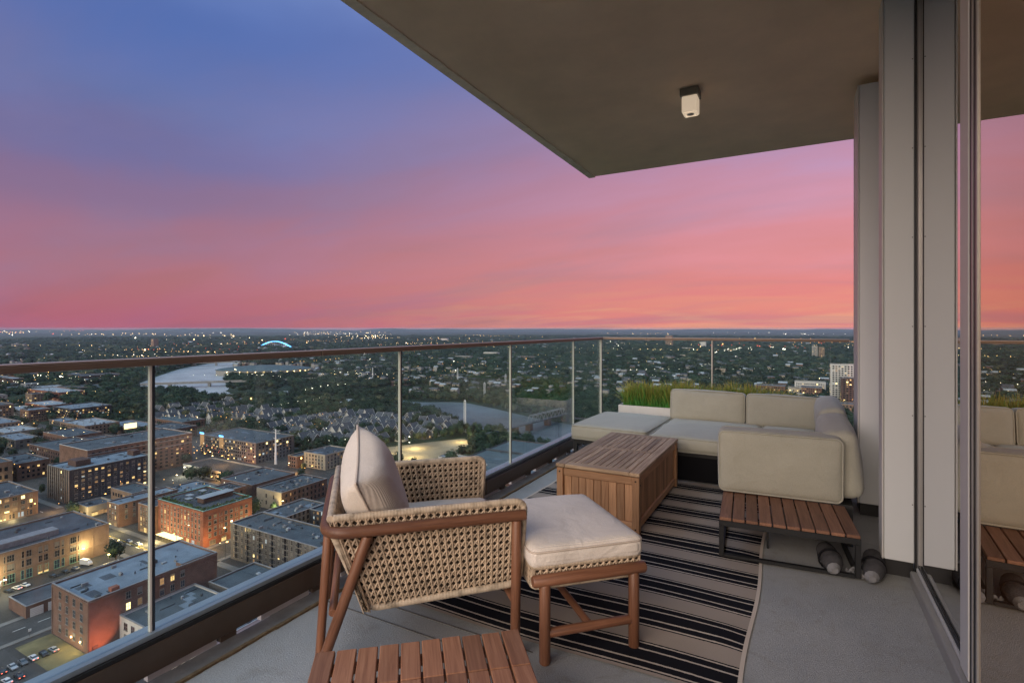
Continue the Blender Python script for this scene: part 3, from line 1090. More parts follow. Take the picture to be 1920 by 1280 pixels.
# ------------------------------------------------------------------ sectional sofa
def cush(name, parent, x0, x1, y0, y1, z0, z1, r=0.05, bulge=(0, 0, 0.02), tilt=None, mat='sofa_cloth', pipe=None):
    r *= 0.8
    c_ = cushion(x1 - x0, y1 - y0, z1 - z0, r, bulge)
    o = c_.build(name, mat, parent, ((x0 + x1) / 2, (y0 + y1) / 2, (z0 + z1) / 2))
    if tilt:
        o.rotation_euler = tilt
    w_, d_, h_ = x1 - x0, y1 - y0, z1 - z0
    if pipe == 'y':
        for s_ in (-1, 1):
            lp = [(p[0], s_ * (d_ / 2 - r * 0.28), p[1]) for p in rrect(w_ - r * 0.3, h_ - r * 0.3, r, 0)]
            MB().tube(lp, 0.006, 6, closed=True).build('piping', mat, o)
    elif pipe == 'z':
        for s_ in (-1, 1):
            MB().tube(rrect(w_ - r * 0.25, d_ - r * 0.25, r, s_ * (h_ / 2 - r * 0.28)), 0.0055, 6, closed=True).build('piping', mat, o)
    return o
def frame(parent, x0, x1, y0, y1, z):
    MB().box(x0, x1, y0, y1, z - 0.035, z).build('deck', 'steel_black', parent)
    for x in (x0 + 0.02, x1 - 0.02):
        for y in (y0 + 0.02, y1 - 0.02):
            MB().box(x - 0.02, x + 0.02, y - 0.02, y + 0.02, 0, z - 0.0355).build('leg', 'steel_black', parent)
t = thing('daybed_ottoman', 'wide backless beige daybed cushion on black legs beside the glass railing', 'daybed', (-1.75, 5.86, 0), R(-2))
cush('seat_cushion', t, -0.43, 0.41, -0.52, 0.57, 0.285, 0.450, 0.06, (0.01, 0.01, 0.022), pipe='z')
frame(t, -0.40, 0.40, -0.49, 0.55, 0.283)
for x in (-0.18, 0.02, 0.22):
    MB().tube([(x, -0.492, 0.20), (x, -0.50, 0.20)], 0.008, 8).build('screw', 'alu', t)

t = thing('sectional_sofa', 'L shaped beige outdoor sofa in the far corner of the balcony', 'sofa', (0, 0, 0))
cush('seat_cushion', t, -1.325, -0.36, 5.28, 6.44, 0.285, 0.437, 0.06, (0.01, 0.012, 0.02), pipe='z')
cush('seat_cushion', t, -0.35, 0.18, 5.28, 6.44, 0.285, 0.437, 0.06, (0.01, 0.012, 0.02), pipe='z')
cush('seat_cushion', t, -0.50, 0.16, 4.42, 5.265, 0.285, 0.437, 0.06, (0.01, 0.012, 0.02), pipe='z')
cush('back_cushion', t, -1.345, -0.522, 6.40, 6.60, 0.40, 0.765, 0.055, (0.004, 0.03, 0.012), (R(-7), 0, R(-1)), pipe='y')
cush('back_cushion', t, -0.514, 0.235, 6.38, 6.58, 0.40, 0.760, 0.055, (0.004, 0.03, 0.012), (R(-7), 0, R(-1.5)), pipe='y')
cush('back_cushion', t, 0.17, 0.385, 5.34, 6.36, 0.36, 0.800, 0.085, (0.03, 0.0, 0.020), (0, R(-7), 0))
cush('back_cushion', t, 0.155, 0.385, 4.335, 5.33, 0.30, 0.770, 0.085, (0.03, 0.0, 0.020), (0, R(-6), 0))
cush('end_cushion', t, -0.535, 0.27, 4.23, 4.42, 0.285, 0.742, 0.05, (0.008, 0.022, 0.006), (R(3), 0, R(4)), pipe='y')
frame(t, -1.30, 0.20, 5.33, 6.42, 0.283)
frame(t, -0.47, 0.33, 4.28, 5.325, 0.283)
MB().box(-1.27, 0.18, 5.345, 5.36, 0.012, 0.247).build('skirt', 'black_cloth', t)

# slatted end platform with a black steel frame
t = thing('slatted_side_table', 'low slatted wooden side table on black steel frame beside the sofa', 'side table', (-0.455, 3.652, 0), R(4.5))
SWD, SDP, SZ = 0.785, 0.60, 0.272
n = 10
w = SWD / n
for i in range(n):
    board('slat', 'slat_wood', t, i * w + 0.004, (i + 1) * w - 0.004, random.uniform(-.003, .003), SDP, SZ - 0.020, SZ, 'y', 0.003)
MB().bbox(0.0, SWD, 0.004, 0.034, SZ - 0.058, SZ - 0.0205, 0.002).build('apron', 'steel_black', t)
MB().bbox(0.0, SWD, SDP - 0.034, SDP - 0.004, SZ - 0.058, SZ - 0.0205, 0.002).build('apron', 'steel_black', t)
for x in (0.0, SWD - 0.03):
    MB().bbox(x, x + 0.03, 0.035, SDP - 0.035, SZ - 0.05, SZ - 0.0205, 0.002).build('side_bar', 'steel_black', t)
    for y in (0.004, SDP - 0.034):
        MB().bbox(x, x + 0.03, y, y + 0.03, 0.016, SZ - 0.0585, 0.002).build('leg', 'steel_black', t)
    MB().bbox(x + 0.002, x + 0.028, 0.035, SDP - 0.035, 0.014, 0.036, 0.002).build('floor_bar', 'steel_black', t)
MB().bbox(0.031, SWD - 0.031, 0.004, 0.034, 0.014, 0.034, 0.002).build('floor_bar', 'steel_black', t)
MB().bbox(SWD * 0.37, SWD * 0.37 + 0.012, 0.30, 0.33, 0.0, SZ - 0.021, 0.002).build('brace', 'steel_black', t)

# sandbags stowed under it
def sandbag(label, loc, rz, L, r):
    t = thing('sandbag', label, 'sandbag', loc, rz)
    pts, rad = [], []
    for i in range(17):
        s_ = i / 16
        pts.append((0.006 * math.sin(s_ * 5), -L / 2 + L * s_, r * 0.95 + 0.004 * math.sin(s_ * 9)))
        rad.append(r * (0.55 + 0.45 * min(1, math.sin(math.pi * s_) * 2.2)) * (1 - 0.10 * abs(math.sin(s_ * 3 * math.pi))))
    MB().tube(pts, rad, 16).build('bag', 'sandbag', t)
    ring = [((r * 1.02) * math.cos(a), -L * 0.12, r * 0.96 + (r * 1.02) * math.sin(a)) for a in [2 * math.pi * i / 16 for i in range(16)]]
    MB().tube(ring, 0.006, 6, closed=True).build('strap', 'black_cloth', t)
    neck = [(0.0, -L / 2 - 0.01, r * 0.9), (0.004, -L / 2 - 0.035, r * 0.85)]
    MB().tube(neck, [r * 0.62, r * 0.30], 10).build('knotted_end', 'rag_white', t)
sandbag('grey sandbag bundle lying under the slatted side table', (0.17, 3.86, 0), R(6), 0.30, 0.062)
sandbag('pale grey strapped sandbag outside the side table leg by the wall panel', (0.40, 3.86, 0), R(-8), 0.34, 0.062)
m_ = MB()
random.seed(3)
for i in range(14):
    a = random.uniform(0, 6.28)
    p0 = Vector((random.uniform(-.03, .03), random.uniform(-.03, .03), 0.004))
    p1 = p0 + Vector((0.03 * math.cos(a), 0.03 * math.sin(a), random.uniform(0.01, 0.05)))
    p2 = p0 + Vector((0.04 * math.cos(a + 1.2), 0.04 * math.sin(a + 1.2), random.uniform(0.0, 0.04)))
    m_.add([p0, p1, p2, (p1 + p2) / 2 + Vector((0, 0, 0.015))], [(0, 1, 3), (0, 3, 2)])
tag(m_.build('crumpled_rag', 'rag_white', None, (0.292, 3.76, 0)), 'small crumpled white rag beside the side table leg', 'rag')

# planter with ornamental grass behind the sofa
t = thing('planter', 'long white trough planter of spiky grass behind the sofa', 'planter', (0, 0, 0))
px0, px1, py0, py1, pz = -2.075, -0.02, 6.72, 7.02, 0.497
MB().bbox(px0, px1, py0, py0 + 0.022, 0.0, pz, 0.004).build('trough_side', 'planter_white', t)
MB().bbox(px0, px1, py1 - 0.022, py1, 0.0, pz, 0.004).build('trough_side', 'planter_white', t)
MB().bbox(px0, px0 + 0.022, py0 + 0.0225, py1 - 0.0225, 0.0, pz, 0.004).build('trough_end', 'planter_white', t)
MB().bbox(px1 - 0.022, px1, py0 + 0.0225, py1 - 0.0225, 0.0, pz, 0.004).build('trough_end', 'planter_white', t)
MB().box(px0 + 0.023, px1 - 0.023, py0 + 0.023, py1 - 0.023, pz - 0.10, pz - 0.055).build('soil', 'soil', t)
k = NT('grass_blade')
gc = k.n('ShaderNodeVertexColor')
gc.layer_name = 'tone'
k.base(gc.outputs[0])
k.rough(0.55, 0, 0.3)
M['grass_blade'] = k.m
random.seed(11)
gv, gf, gcol = [], [], []
for i in range(5200):
    x = random.uniform(px0 + 0.05, px1 - 0.05)
    y = random.uniform(py0 + 0.04, py1 - 0.04)
    env = 0.82 + 0.18 * noise.noise(Vector((x * 3.5, y * 3, 0))) + 0.10 * noise.noise(Vector((x * 11, 0, 5)))
    if x < -1.85:
        env *= 0.72 + 0.28 * (x + 2.05) / 0.2
    L = random.uniform(0.26, 0.53) * env
    a = random.uniform(0, 2 * math.pi)
    lean = random.uniform(0.1, 0.62)
    if random.random() < 0.18:
        lean += 0.35
    hd = Vector((math.cos(a), math.sin(a) * 0.6 - 0.25, 0))
    side = Vector((-math.sin(a), math.cos(a), 0)) * random.uniform(0.004, 0.0085)
    base = Vector((x, y, pz - 0.07))
    n = 4
    young = random.random()
    b0 = len(gv)
    for s_ in range(n + 1):
        f = s_ / n
        p = base + hd * (lean * L * f * f) + Vector((0, 0, L * (f - 0.18 * lean * f * f)))
        ws = side * (1 - f ** 2 * 0.95)
        gv += [p - ws, p + ws]
        tip = max(0, f - 0.42 + 0.25 * (young - 0.5)) / 0.6
        tip = min(1, tip)
        g0 = (0.07, 0.25, 0.05)
        g1 = (0.46, 0.37, 0.085) if young > 0.25 else (0.28, 0.38, 0.08)
        cc_ = tuple(g0[q_] * (1 - tip) + g1[q_] * tip for q_ in range(3))
        gcol += [(*cc_, 1)] * 2
    for s_ in range(n):
        gf.append((b0 + 2 * s_, b0 + 2 * s_ + 1, b0 + 2 * s_ + 3, b0 + 2 * s_ + 2))
m_ = MB().add(gv, gf, True)
me = m_.mesh('grass', 'grass_blade')
ca = me.color_attributes.new('tone', 'FLOAT_COLOR', 'POINT')
ca.data.foreach_set('color', [q_ for c4 in gcol for q_ in c4])
g_ = put('grass', me, t)
g_['kind'] = 'stuff'
CITY_LIGHTS = (
    '-8556_3159_7.00_r -10986_3417_4.24_y -13941_5335_4.51_r -13715_5342_5.00_r -13495_5375_5.00_r -13276_5409_4.01_r -13105_5298_4.47_r -12163_3021_5.00_y -12173_3248_5.00_y '
    '-12190_3470_4.94_y -12189_3621_5.00_y -12168_3818_5.00_y -12217_4050_5.00_y -12174_4247_5.00_y -12177_4446_5.00_y -12201_4676_4.96_y -13853_4331_7.00_w -11552_3939_7.00_w '
    '-9024_2873_5.52_y -10776_3403_5.00_y -10600_3411_4.98_y -10500_3413_5.00_y -10350_3418_5.00_y -10201_3407_5.00_y -7884_2538_6.37_w -13109_4457_5.51_w -11665_3515_5.00_r '
    '-11518_3508_5.00_r -11388_3517_5.00_r -11216_3585_5.00_r -11078_3539_4.52_r -10928_3565_5.00_r -10751_3564_5.00_r -5710_3432_7.00_y -5912_3300_3.38_o -5179_2500_7.00_w '
    '-6451_4227_3.76_y -5586_3590_6.16_y -8645_4128_1.72_y -5318_3519_7.00_y -7249_3596_3.20_y -7070_3619_4.20_y -6932_3675_4.43_y -6761_3654_2.91_y -6561_3714_4.17_y -6399_3742_4.13_y '
    '-8414_3382_4.46_y -8233_3404_3.61_y -8033_3411_4.36_y -7900_3421_5.00_y -5321_3515_7.00_y -7768_2950_3.05_y -7694_3020_3.39_y -7574_3108_3.46_y -7509_3124_2.42_y -7389_3220_3.48_y '
    '-7313_3285_3.95_y -7221_3329_2.81_y -7137_3396_3.07_y -4381_3050_7.00_y -8233_4765_5.00_w -8108_4846_4.16_w -7994_4949_5.00_w -7902_5017_5.00_w -7910_3314_4.23_w -6921_3968_2.89_w '
    '-4728_2900_2.14_w -4650_2939_1.75_w -4583_3014_2.81_w -4505_3045_1.72_w -4446_3094_2.40_w -5839_3116_2.31_y -5836_3226_3.37_y -5851_3363_2.57_y -5849_3450_3.90_y -5854_3591_3.19_y '
    '-5818_3718_2.74_y -5835_3830_3.85_y -8356_3873_5.00_y -8202_3835_4.09_y -8028_3840_4.85_y -7885_3851_4.88_y -7705_3848_4.30_y -7546_3848_4.77_y -7392_3805_3.70_y -3511_1327_0.55_w '
    '-3705_1203_1.76_y -3658_1242_1.34_y -3606_1276_1.29_y -3547_1319_1.21_y -3516_1358_1.25_y -3458_1392_1.86_y -3408_1428_1.79_y -3354_1484_1.19_y -2310_1227_1.80_y -3923_2559_1.88_o '
    '-3344_1827_1.76_r -3263_1868_1.93_r -3221_1901_1.69_r -3145_1964_1.28_r -3087_2021_1.23_r -3009_2074_1.85_r -3205_1618_1.31_w -3058_1991_1.36_y -3049_2038_1.36_y -3050_2089_1.64_y '
    '-3035_2139_1.55_y -3040_2184_1.81_y -2366_1283_1.12_o -2335_1284_1.07_o -2284_1287_1.10_o -2249_1298_0.78_o -2207_1298_1.15_o -2172_1305_0.77_o -2140_1301_0.89_o -2101_1311_1.10_o '
    '-2056_1315_1.19_o -2584_1737_1.74_r -2322_1310_1.34_y -2266_1296_1.71_y -2230_1312_1.48_y -2164_1315_1.69_y -2120_1319_1.73_y -4393_2343_2.24_w -3041_1266_1.32_o -3031_1345_0.89_o '
    '-3055_1413_0.96_o -3045_1480_1.12_o -3054_1547_1.27_o -3030_1609_0.97_o -3048_1678_1.21_o -3037_1728_1.32_o -2701_1266_1.33_o -2678_1279_1.22_o -2646_1306_1.30_o -2622_1320_1.48_o '
    '-2598_1346_1.64_o -2572_1364_1.67_o -2546_1382_1.31_o -2512_1401_1.58_o -2396_1151_1.25_y -2369_1173_1.08_y -2332_1207_1.03_y -2294_1222_0.85_y -2273_1261_1.04_y -2240_1278_1.21_y '
    '-2196_1298_1.33_y -2170_1325_1.24_y -4304_2507_6.35_y -3096_1845_1.56_y -3089_1904_2.26_y -3094_1969_1.92_y -3109_2014_2.12_y -3095_2071_1.49_y -2669_1393_1.74_y -2519_1524_1.15_r '
    '-2467_1518_0.82_r -2400_1519_1.10_r -2344_1528_1.20_r -2286_1532_1.14_r -2204_1524_0.84_r -2147_1534_1.36_r -2730_1328_1.34_r -2692_1340_1.06_r -2654_1330_1.36_r -2624_1322_1.45_r '
    '-2587_1324_1.35_r -2551_1329_1.21_r -3292_2258_1.38_y -3059_1942_1.86_w -1843_886_0.87_w -1923_920_1.36_y -2248_1010_0.79_y -2206_1005_0.79_y -2159_1006_0.63_y -2115_1009_0.64_y '
    '-2064_1009_0.88_y -2020_1013_0.60_y -2233_800_0.71_y -2027_863_1.40_y -2109_1040_1.78_w -2277_980_0.70_y -2240_980_0.79_y -2191_985_0.87_y -2155_997_0.78_y -2107_989_0.91_y '
    '-2080_995_0.64_y -2028_1004_0.92_y -1991_1018_0.66_y -1954_1019_0.57_y -2057_998_0.79_y -2028_1020_1.19_y -2010_1038_0.86_y -1961_1064_1.20_y -2861_1141_0.98_y -2801_1140_1.25_y '
    '-2760_1148_1.19_y -2716_1143_1.17_y -2617_1302_1.57_w -2605_1296_5.55_y -2689_1100_1.18_w -2492_1008_0.59_w -2864_1232_1.17_y -2818_1237_0.91_y -2778_1241_1.18_y -2721_1237_0.94_y '
    '-2668_1249_0.83_y -2634_1228_0.96_y -2583_1230_0.78_y -2532_1235_0.76_y -2177_970_2.46_y -2176_912_0.71_w -2184_964_0.83_w -2186_997_1.08_w -2183_1048_1.18_w -2187_1083_0.75_w '
    '-2189_1124_0.88_w -1460_517_0.96_w -1823_547_0.67_y -1799_546_0.69_y -1772_546_0.72_y -1744_547_0.58_y -1726_547_0.73_y -1552_564_1.19_o -1322_516_0.39_w -1306_512_0.46_w '
    '-1281_514_0.38_w -1252_513_0.51_w -1229_514_0.39_w -1460_505_0.62_y -1463_531_0.57_y -1459_555_0.79_y -1461_582_0.50_y -1462_601_0.48_y -1456_631_0.65_y -1589_629_2.13_o '
    '-1468_515_1.76_y -1380_522_2.24_w -1339_498_1.11_y -1421_493_0.63_w -1402_506_0.51_w -1383_527_0.77_w -1362_542_0.58_w -1338_558_0.66_w -1321_570_0.51_w -1304_588_0.61_w '
    '-1343_425_0.50_o -1346_448_0.48_o -1349_469_0.58_o -1349_490_0.45_o -1343_508_0.45_o -1340_538_0.51_o -1626_741_0.73_w -1678_651_0.67_y -1636_682_0.53_y -1620_707_0.87_y '
    '-1589_719_0.54_y -1562_735_0.72_y -1532_761_0.63_y -1807_746_0.62_y -1768_740_0.80_y -1727_738_0.64_y -1696_744_0.68_y -1665_744_0.74_y -1413_423_0.60_w -1394_425_0.49_w '
    '-1375_428_0.68_w -1349_436_0.49_w -1327_432_0.59_w -1312_430_0.50_w -1296_435_0.63_w -1274_437_0.46_w -1251_439_0.69_w -4994_4614_3.29_y -4675_5127_3.95_w -5824_4750_3.31_y '
    '-5825_4855_3.28_y -5834_4982_3.13_y -5833_5089_2.95_y -5821_5240_2.78_y -4730_3942_2.82_w -5472_4346_4.68_w -5495_4484_3.71_w -5475_4624_4.69_w -5502_4762_4.34_w -5968_5685_3.08_y '
    '-4201_4473_7.00_w -6217_6464_3.86_y -6247_6636_4.48_y -6252_6750_3.85_y -6262_6899_4.76_y -5936_6460_3.02_y -6153_6369_7.00_y -6104_5128_3.53_y -6004_5165_3.13_y -5882_5164_3.14_y '
    '-5748_5152_3.82_y -4204_4333_7.00_y -3786_4083_2.19_y -6098_6386_4.56_y -5330_4709_1.42_w -4393_4082_3.75_y -4388_4232_3.90_y -4362_4365_4.00_y -4398_4512_4.18_y -4385_4627_4.00_y '
    '-5129_4634_2.11_y -5910_4924_3.91_y -5840_4969_3.60_y -5770_5048_4.15_y -5673_5136_4.12_y -6604_6794_2.78_y -3893_4119_6.87_y -6840_5553_3.25_w -6690_5568_2.85_w -6552_5530_2.84_w '
    '-6356_5548_3.97_w -6229_5547_4.32_w -6085_5542_3.53_w -5910_5559_3.11_w -5786_5551_4.24_w -5711_5557_7.00_w -5227_5196_3.08_y -8070_6524_5.00_y -7928_6635_4.38_y -7792_6739_4.26_y '
    '-7695_6863_4.89_y -7749_7316_5.00_y -7557_7313_4.55_y -7284_7371_5.00_y -7110_7434_5.00_y -6890_7454_4.61_y -4544_4418_4.25_y -4415_4420_3.90_y -4321_4443_4.67_y -4230_4449_4.00_y '
    '-4146_4451_4.84_y -4051_4474_3.66_y -6471_6519_3.67_y -7902_6664_4.71_w -7898_6793_5.00_w -7911_6936_4.81_w -7864_7098_5.00_w -7878_7187_5.00_w -6905_5874_4.85_y -6877_6070_5.00_y '
    '-6895_6218_5.00_y -6889_6399_5.00_y -7379_6155_7.00_w -4697_5292_3.74_y -5710_5325_3.86_w -5711_5457_3.31_w -5710_5597_4.02_w -5722_5712_4.15_w -5702_5884_2.96_w -5732_5968_4.15_w '
    '-3447_3537_2.85_w -3513_3668_2.55_w -3314_3447_3.33_w -4052_3666_2.49_w -3956_3742_2.69_w -3865_3850_1.86_w -3725_3916_2.59_w -3652_3994_1.99_w -3515_4082_2.33_w -3571_3700_4.00_y '
    '-3496_3724_4.01_y -3437_3719_2.69_y -3359_3736_3.19_y -3302_3746_3.70_y -3218_3747_2.99_y -3339_3631_2.27_w -4043_3980_3.23_w -3970_3972_2.82_w -3850_4000_2.79_w -3747_3996_3.17_w '
    '-3667_4004_2.43_w -5288_5603_4.23_y -3394_3333_2.89_y -3372_3428_3.39_y -3402_3523_2.83_y -3417_3606_2.93_y -3387_3743_2.57_y -3380_3807_2.38_y -3388_3912_2.54_y -4526_4909_3.43_w '
    '-3590_3306_1.54_y -3528_3327_1.57_y -3468_3405_1.82_y -3410_3444_1.72_y -3343_3496_1.96_y -3271_3544_1.94_y -3235_3580_1.54_y -3421_3185_2.63_o -3116_2622_1.95_o -3021_2664_1.65_o '
    '-2910_2644_1.54_o -2841_2633_1.44_o -3051_2713_1.51_y -2961_2706_1.55_y -2926_2716_1.15_y -2862_2733_1.35_y -3440_2278_1.11_o -3361_2299_1.49_o -3249_2284_1.09_o -3154_2317_1.56_o '
    '-3096_2318_1.69_o -3616_2886_1.82_o -3531_2845_1.64_o -3432_2882_1.35_o -3313_2882_1.66_o -3199_2747_2.55_o -3636_2639_5.37_y -3144_2759_1.48_o -3302_2613_0.88_o -2849_2397_3.69_y '
    '-3802_2975_4.67_r -3103_2624_1.66_w -3182_2711_1.99_o -3138_2741_2.09_o -3089_2772_1.70_o -3045_2815_1.61_o -3005_2844_1.83_o -2967_2871_1.90_o -2931_2907_1.68_o -2868_2922_1.85_o '
    '-2118_2571_2.36_y -2208_2632_3.51_w -2014_2554_0.49_y -2594_3235_1.40_y -2296_2386_1.17_y -2223_2392_0.97_y -2157_2430_1.20_y -2079_2418_1.20_y -1990_2427_0.88_y -1923_2425_1.38_y '
    '-1848_2426_1.39_y -1767_2447_1.09_y -1690_2466_1.15_y -2157_2347_1.79_r -2230_2582_1.25_y -2187_2619_1.28_y -2142_2648_1.27_y -2111_2672_1.66_y -2071_2703_1.78_y -2023_2719_1.64_y '
    '-1998_2756_1.33_y -1953_2782_1.77_y -1914_2817_1.33_y -2270_2770_1.38_o -2196_2763_1.16_o -2140_2770_1.40_o -2066_2763_0.96_o -2086_2501_3.27_y -2294_2640_1.52_y -2219_2649_1.13_y '
    '-2165_2666_1.38_y -2112_2649_1.20_y -2066_2676_1.16_y -1944_2549_1.67_r -2113_2289_0.88_y -2128_2354_1.20_y -2121_2435_1.31_y -2121_2489_1.22_y -2116_2564_1.29_y -2077_3221_1.79_y '
    '-2003_3224_2.13_y -1908_3206_1.78_y -1843_3222_1.63_y -1671_3093_1.19_o -1626_3089_1.36_o -1564_3096_1.13_o -1513_3101_1.23_o -1462_3102_1.02_o -2194_3811_1.76_w -2977_3892_3.65_y '
    '-2868_3863_3.51_y -2758_3896_2.32_y -2652_3885_2.22_y -2561_3908_3.62_y -1819_3170_2.34_y -2391_3198_1.10_y -2303_3224_1.56_y -2232_3212_1.39_y -2137_3233_1.27_y -2048_3242_1.30_y '
    '-2963_5415_1.53_o -3052_4883_3.11_y -2878_4918_2.82_y -2751_4922_1.91_y -2589_4884_1.91_y -2440_4865_2.60_y -2316_4899_2.88_y -3420_5155_2.07_y -3284_5180_2.36_y -3197_5182_2.54_y '
    '-3056_5179_2.42_y -2932_5178_1.86_y -2840_5144_2.91_y -2721_5159_2.48_y -2926_4885_2.36_o -3533_5299_2.85_y -3427_5330_2.73_y -3334_5315_2.31_y -3229_5343_2.17_y -3090_5349_2.66_y '
    '-1346_1079_1.24_o -1343_1105_1.20_o -1344_1119_1.14_o -1338_1153_0.87_o -1346_1169_0.88_o -1342_1204_1.32_o -1339_1219_1.20_o -1345_1248_1.20_o -1229_1282_0.93_w -1247_1307_0.98_y '
    '-1758_1572_1.05_w -1720_1568_1.47_w -1688_1572_1.38_w -1654_1574_1.23_w -1608_1575_1.20_w -1584_1583_1.20_w -1544_1580_1.16_w -1355_1233_0.76_y -1363_1279_0.74_y -1351_1316_0.93_y '
    '-1352_1374_0.89_y -1341_1414_0.78_y -1343_1465_0.98_y -1588_1487_0.95_w -1556_1500_1.37_w -1537_1522_1.19_w -1509_1549_1.10_w -1488_1560_0.83_w -795_856_0.84_y -716_1074_0.66_y '
    '-735_1017_0.29_w -715_1029_0.36_w -699_1036_0.40_w -684_1045_0.44_w -813_811_0.43_o -791_826_0.59_o -771_838_0.57_o -750_854_0.64_o -729_876_0.61_o -705_889_0.43_o -690_901_0.62_o '
    '-688_829_0.43_y -692_854_0.40_y -689_872_0.32_y -692_891_0.38_y -683_921_0.48_y -688_937_0.37_y -691_960_0.38_y -780_804_0.38_y -942_833_0.52_y -942_863_0.44_y -945_889_0.50_y '
    '-944_926_0.57_y -937_954_0.66_y -944_988_0.59_y -947_941_0.73_y -969_861_0.40_o -946_863_0.45_o -930_866_0.41_o -915_867_0.36_o -893_875_0.54_o -877_871_0.37_o -856_868_0.50_o '
    '-1082_890_0.82_o -940_836_0.61_y -916_847_0.80_y -900_871_0.61_y -882_881_0.78_y -854_901_0.55_y -833_911_0.57_y -818_931_0.62_y -747_625_0.59_w -752_644_0.85_w -753_664_0.75_w '
    '-755_682_0.88_w -750_701_0.71_w -754_723_0.63_w -857_2306_0.97_y -1801_2537_1.04_w -913_2347_1.53_y -1541_2387_1.52_y -1497_2395_1.43_y -1460_2392_1.45_y -1419_2400_1.54_y '
    '-1372_2398_1.10_y -1338_2415_1.40_y -1292_2416_1.47_y -1254_2426_1.56_y -1215_2431_1.07_y -1013_2812_2.48_y -1087_2790_1.05_y -2830_3517_1.69_o -2755_3523_2.45_o -2661_3497_2.42_o '
    '-2592_3504_1.65_o -1101_2516_0.94_w -1045_2512_1.16_w -999_2504_1.11_w -964_2500_0.85_w -902_2497_0.96_w -862_2514_0.79_w -800_2512_1.23_w -758_2513_0.95_w -703_2512_0.79_w '
    '-2134_2798_2.10_y -2066_2799_1.38_y -1983_2828_2.25_y -1901_2832_1.60_y -1825_2839_1.87_y -1770_2849_1.42_y -1680_2844_1.39_y -1624_2873_1.43_y -1353_2048_0.68_w -1304_2079_0.98_w '
    '-1269_2104_0.98_w -1230_2131_0.63_w -1118_1471_1.06_y -846_2070_1.10_o -801_2054_1.03_o -739_2056_0.81_o -677_2054_1.06_o -630_2069_1.12_o -755_1953_1.98_y -933_1337_3.29_w '
    '-807_1241_0.56_w -809_1263_0.66_w -810_1285_0.51_w -807_1301_0.66_w -812_1326_0.54_w -806_1350_0.64_w -805_1367_0.59_w -809_1389_0.56_w -742_1070_1.42_w -763_1057_0.54_y '
    '-747_1056_0.52_y -722_1061_0.49_y -705_1061_0.62_y -678_1061_0.46_y -653_1067_0.51_y -629_1070_0.50_y -606_1073_0.45_y -818_1031_0.39_o -783_1034_0.56_o -758_1038_0.47_o '
    '-733_1037_0.38_o -702_1042_0.36_o -677_1042_0.43_o -647_1049_0.50_o -860_1785_0.54_y -826_1778_0.60_y -800_1777_0.54_y -767_1778_0.57_y -914_1140_0.58_o -915_1190_0.52_o '
    '-914_1235_0.48_o -915_1264_0.56_o -908_1321_0.59_o -909_1363_0.59_o -908_1404_0.67_o -916_1444_0.60_o -910_1481_0.44_o -900_1233_0.58_o -866_1230_0.54_o -819_1225_0.86_o '
    '-792_1225_0.57_o -755_1234_0.61_o -714_1228_0.75_o -675_1228_0.78_o -503_1158_0.60_y -550_1508_0.62_o -659_1230_1.14_y -673_1509_0.39_o -803_1573_1.61_o -1528_1806_0.83_o '
    '-1493_1795_0.76_o -1459_1794_0.78_o -1426_1797_0.59_o -1385_1796_0.53_o -1351_1797_0.81_o -1313_1803_0.59_o -1286_1799_0.57_o -1256_1795_0.55_o -639_1283_0.81_o -615_1283_1.28_o '
    '-598_1286_0.86_o -566_1284_1.11_o -923_3223_1.43_y -820_3220_1.62_y -753_3219_2.05_y -673_3228_1.89_y -558_3244_1.97_y -498_3257_1.27_y -407_3229_1.76_y -404_3421_4.47_o '
    '-665_5154_1.01_w -891_2885_2.50_w -426_2533_2.60_w -1186_3656_2.92_w -811_3216_1.50_w -817_4739_7.00_w -654_2461_1.53_y -622_2478_1.44_y -594_2501_1.31_y -570_2524_1.21_y '
    '-545_2543_1.07_y -1321_4341_5.07_w -765_2467_0.67_y -501_2993_0.61_w -407_2524_1.68_o -354_2520_1.53_o -318_2529_1.13_o -265_2536_1.67_o -563_3591_1.12_w -456_2925_2.39_y '
    '-655_2428_1.11_y -584_2422_1.56_y -557_2447_1.30_y -513_2464_1.25_y -488_2502_1.44_y -445_2529_0.92_y -412_2543_1.12_y -1142_3703_1.15_w -1165_3186_1.04_w -1104_3183_1.57_w '
    '-1061_3188_1.20_w -992_3182_1.71_w -936_3170_1.09_w -352_3022_1.02_w -300_2294_1.32_w -301_2347_1.87_w -310_2409_1.54_w -284_2466_1.17_w -293_2535_1.18_w -296_2588_1.19_w '
    '-291_2646_1.85_w -292_2694_1.51_w 221_3145_2.54_w -113_2964_1.05_r -65_2961_0.97_r -4_2983_0.97_r 28_2978_1.13_r 88_2985_1.41_r 137_2984_1.08_r 195_2989_0.95_r 243_3009_1.36_r '
    '-36_3347_0.74_w -255_2728_0.44_y -112_4958_2.75_o -40_5026_2.04_o 19_5055_2.31_o 91_5132_2.98_o -123_2897_1.38_w -115_2943_1.81_w -115_2984_1.71_w -124_3025_1.58_w -113_3065_1.56_w '
    '-361_4004_2.35_y 16_3373_0.95_y 78_3383_1.20_y 135_3364_1.02_y 179_3379_1.10_y 223_3372_0.87_y 282_3372_1.12_y 333_3366_1.02_y 385_3386_1.30_y 432_3357_1.27_y -572_5007_2.22_y '
    '-455_5016_1.90_y -333_5043_2.98_y -213_5050_1.85_y 243_3286_1.18_y 258_3374_1.01_y 262_3442_0.91_y 246_3519_0.89_y 252_3585_1.13_y 259_3655_1.29_y 252_3730_0.91_y -323_3569_1.49_r '
    '-147_3486_1.36_y -86_3487_1.04_y -25_3497_1.51_y 37_3482_0.95_y 91_3488_1.13_y 62_4672_1.58_w 106_4684_1.51_w 176_4671_1.13_w 225_4680_1.81_w 281_4688_1.40_w 332_4675_1.16_w '
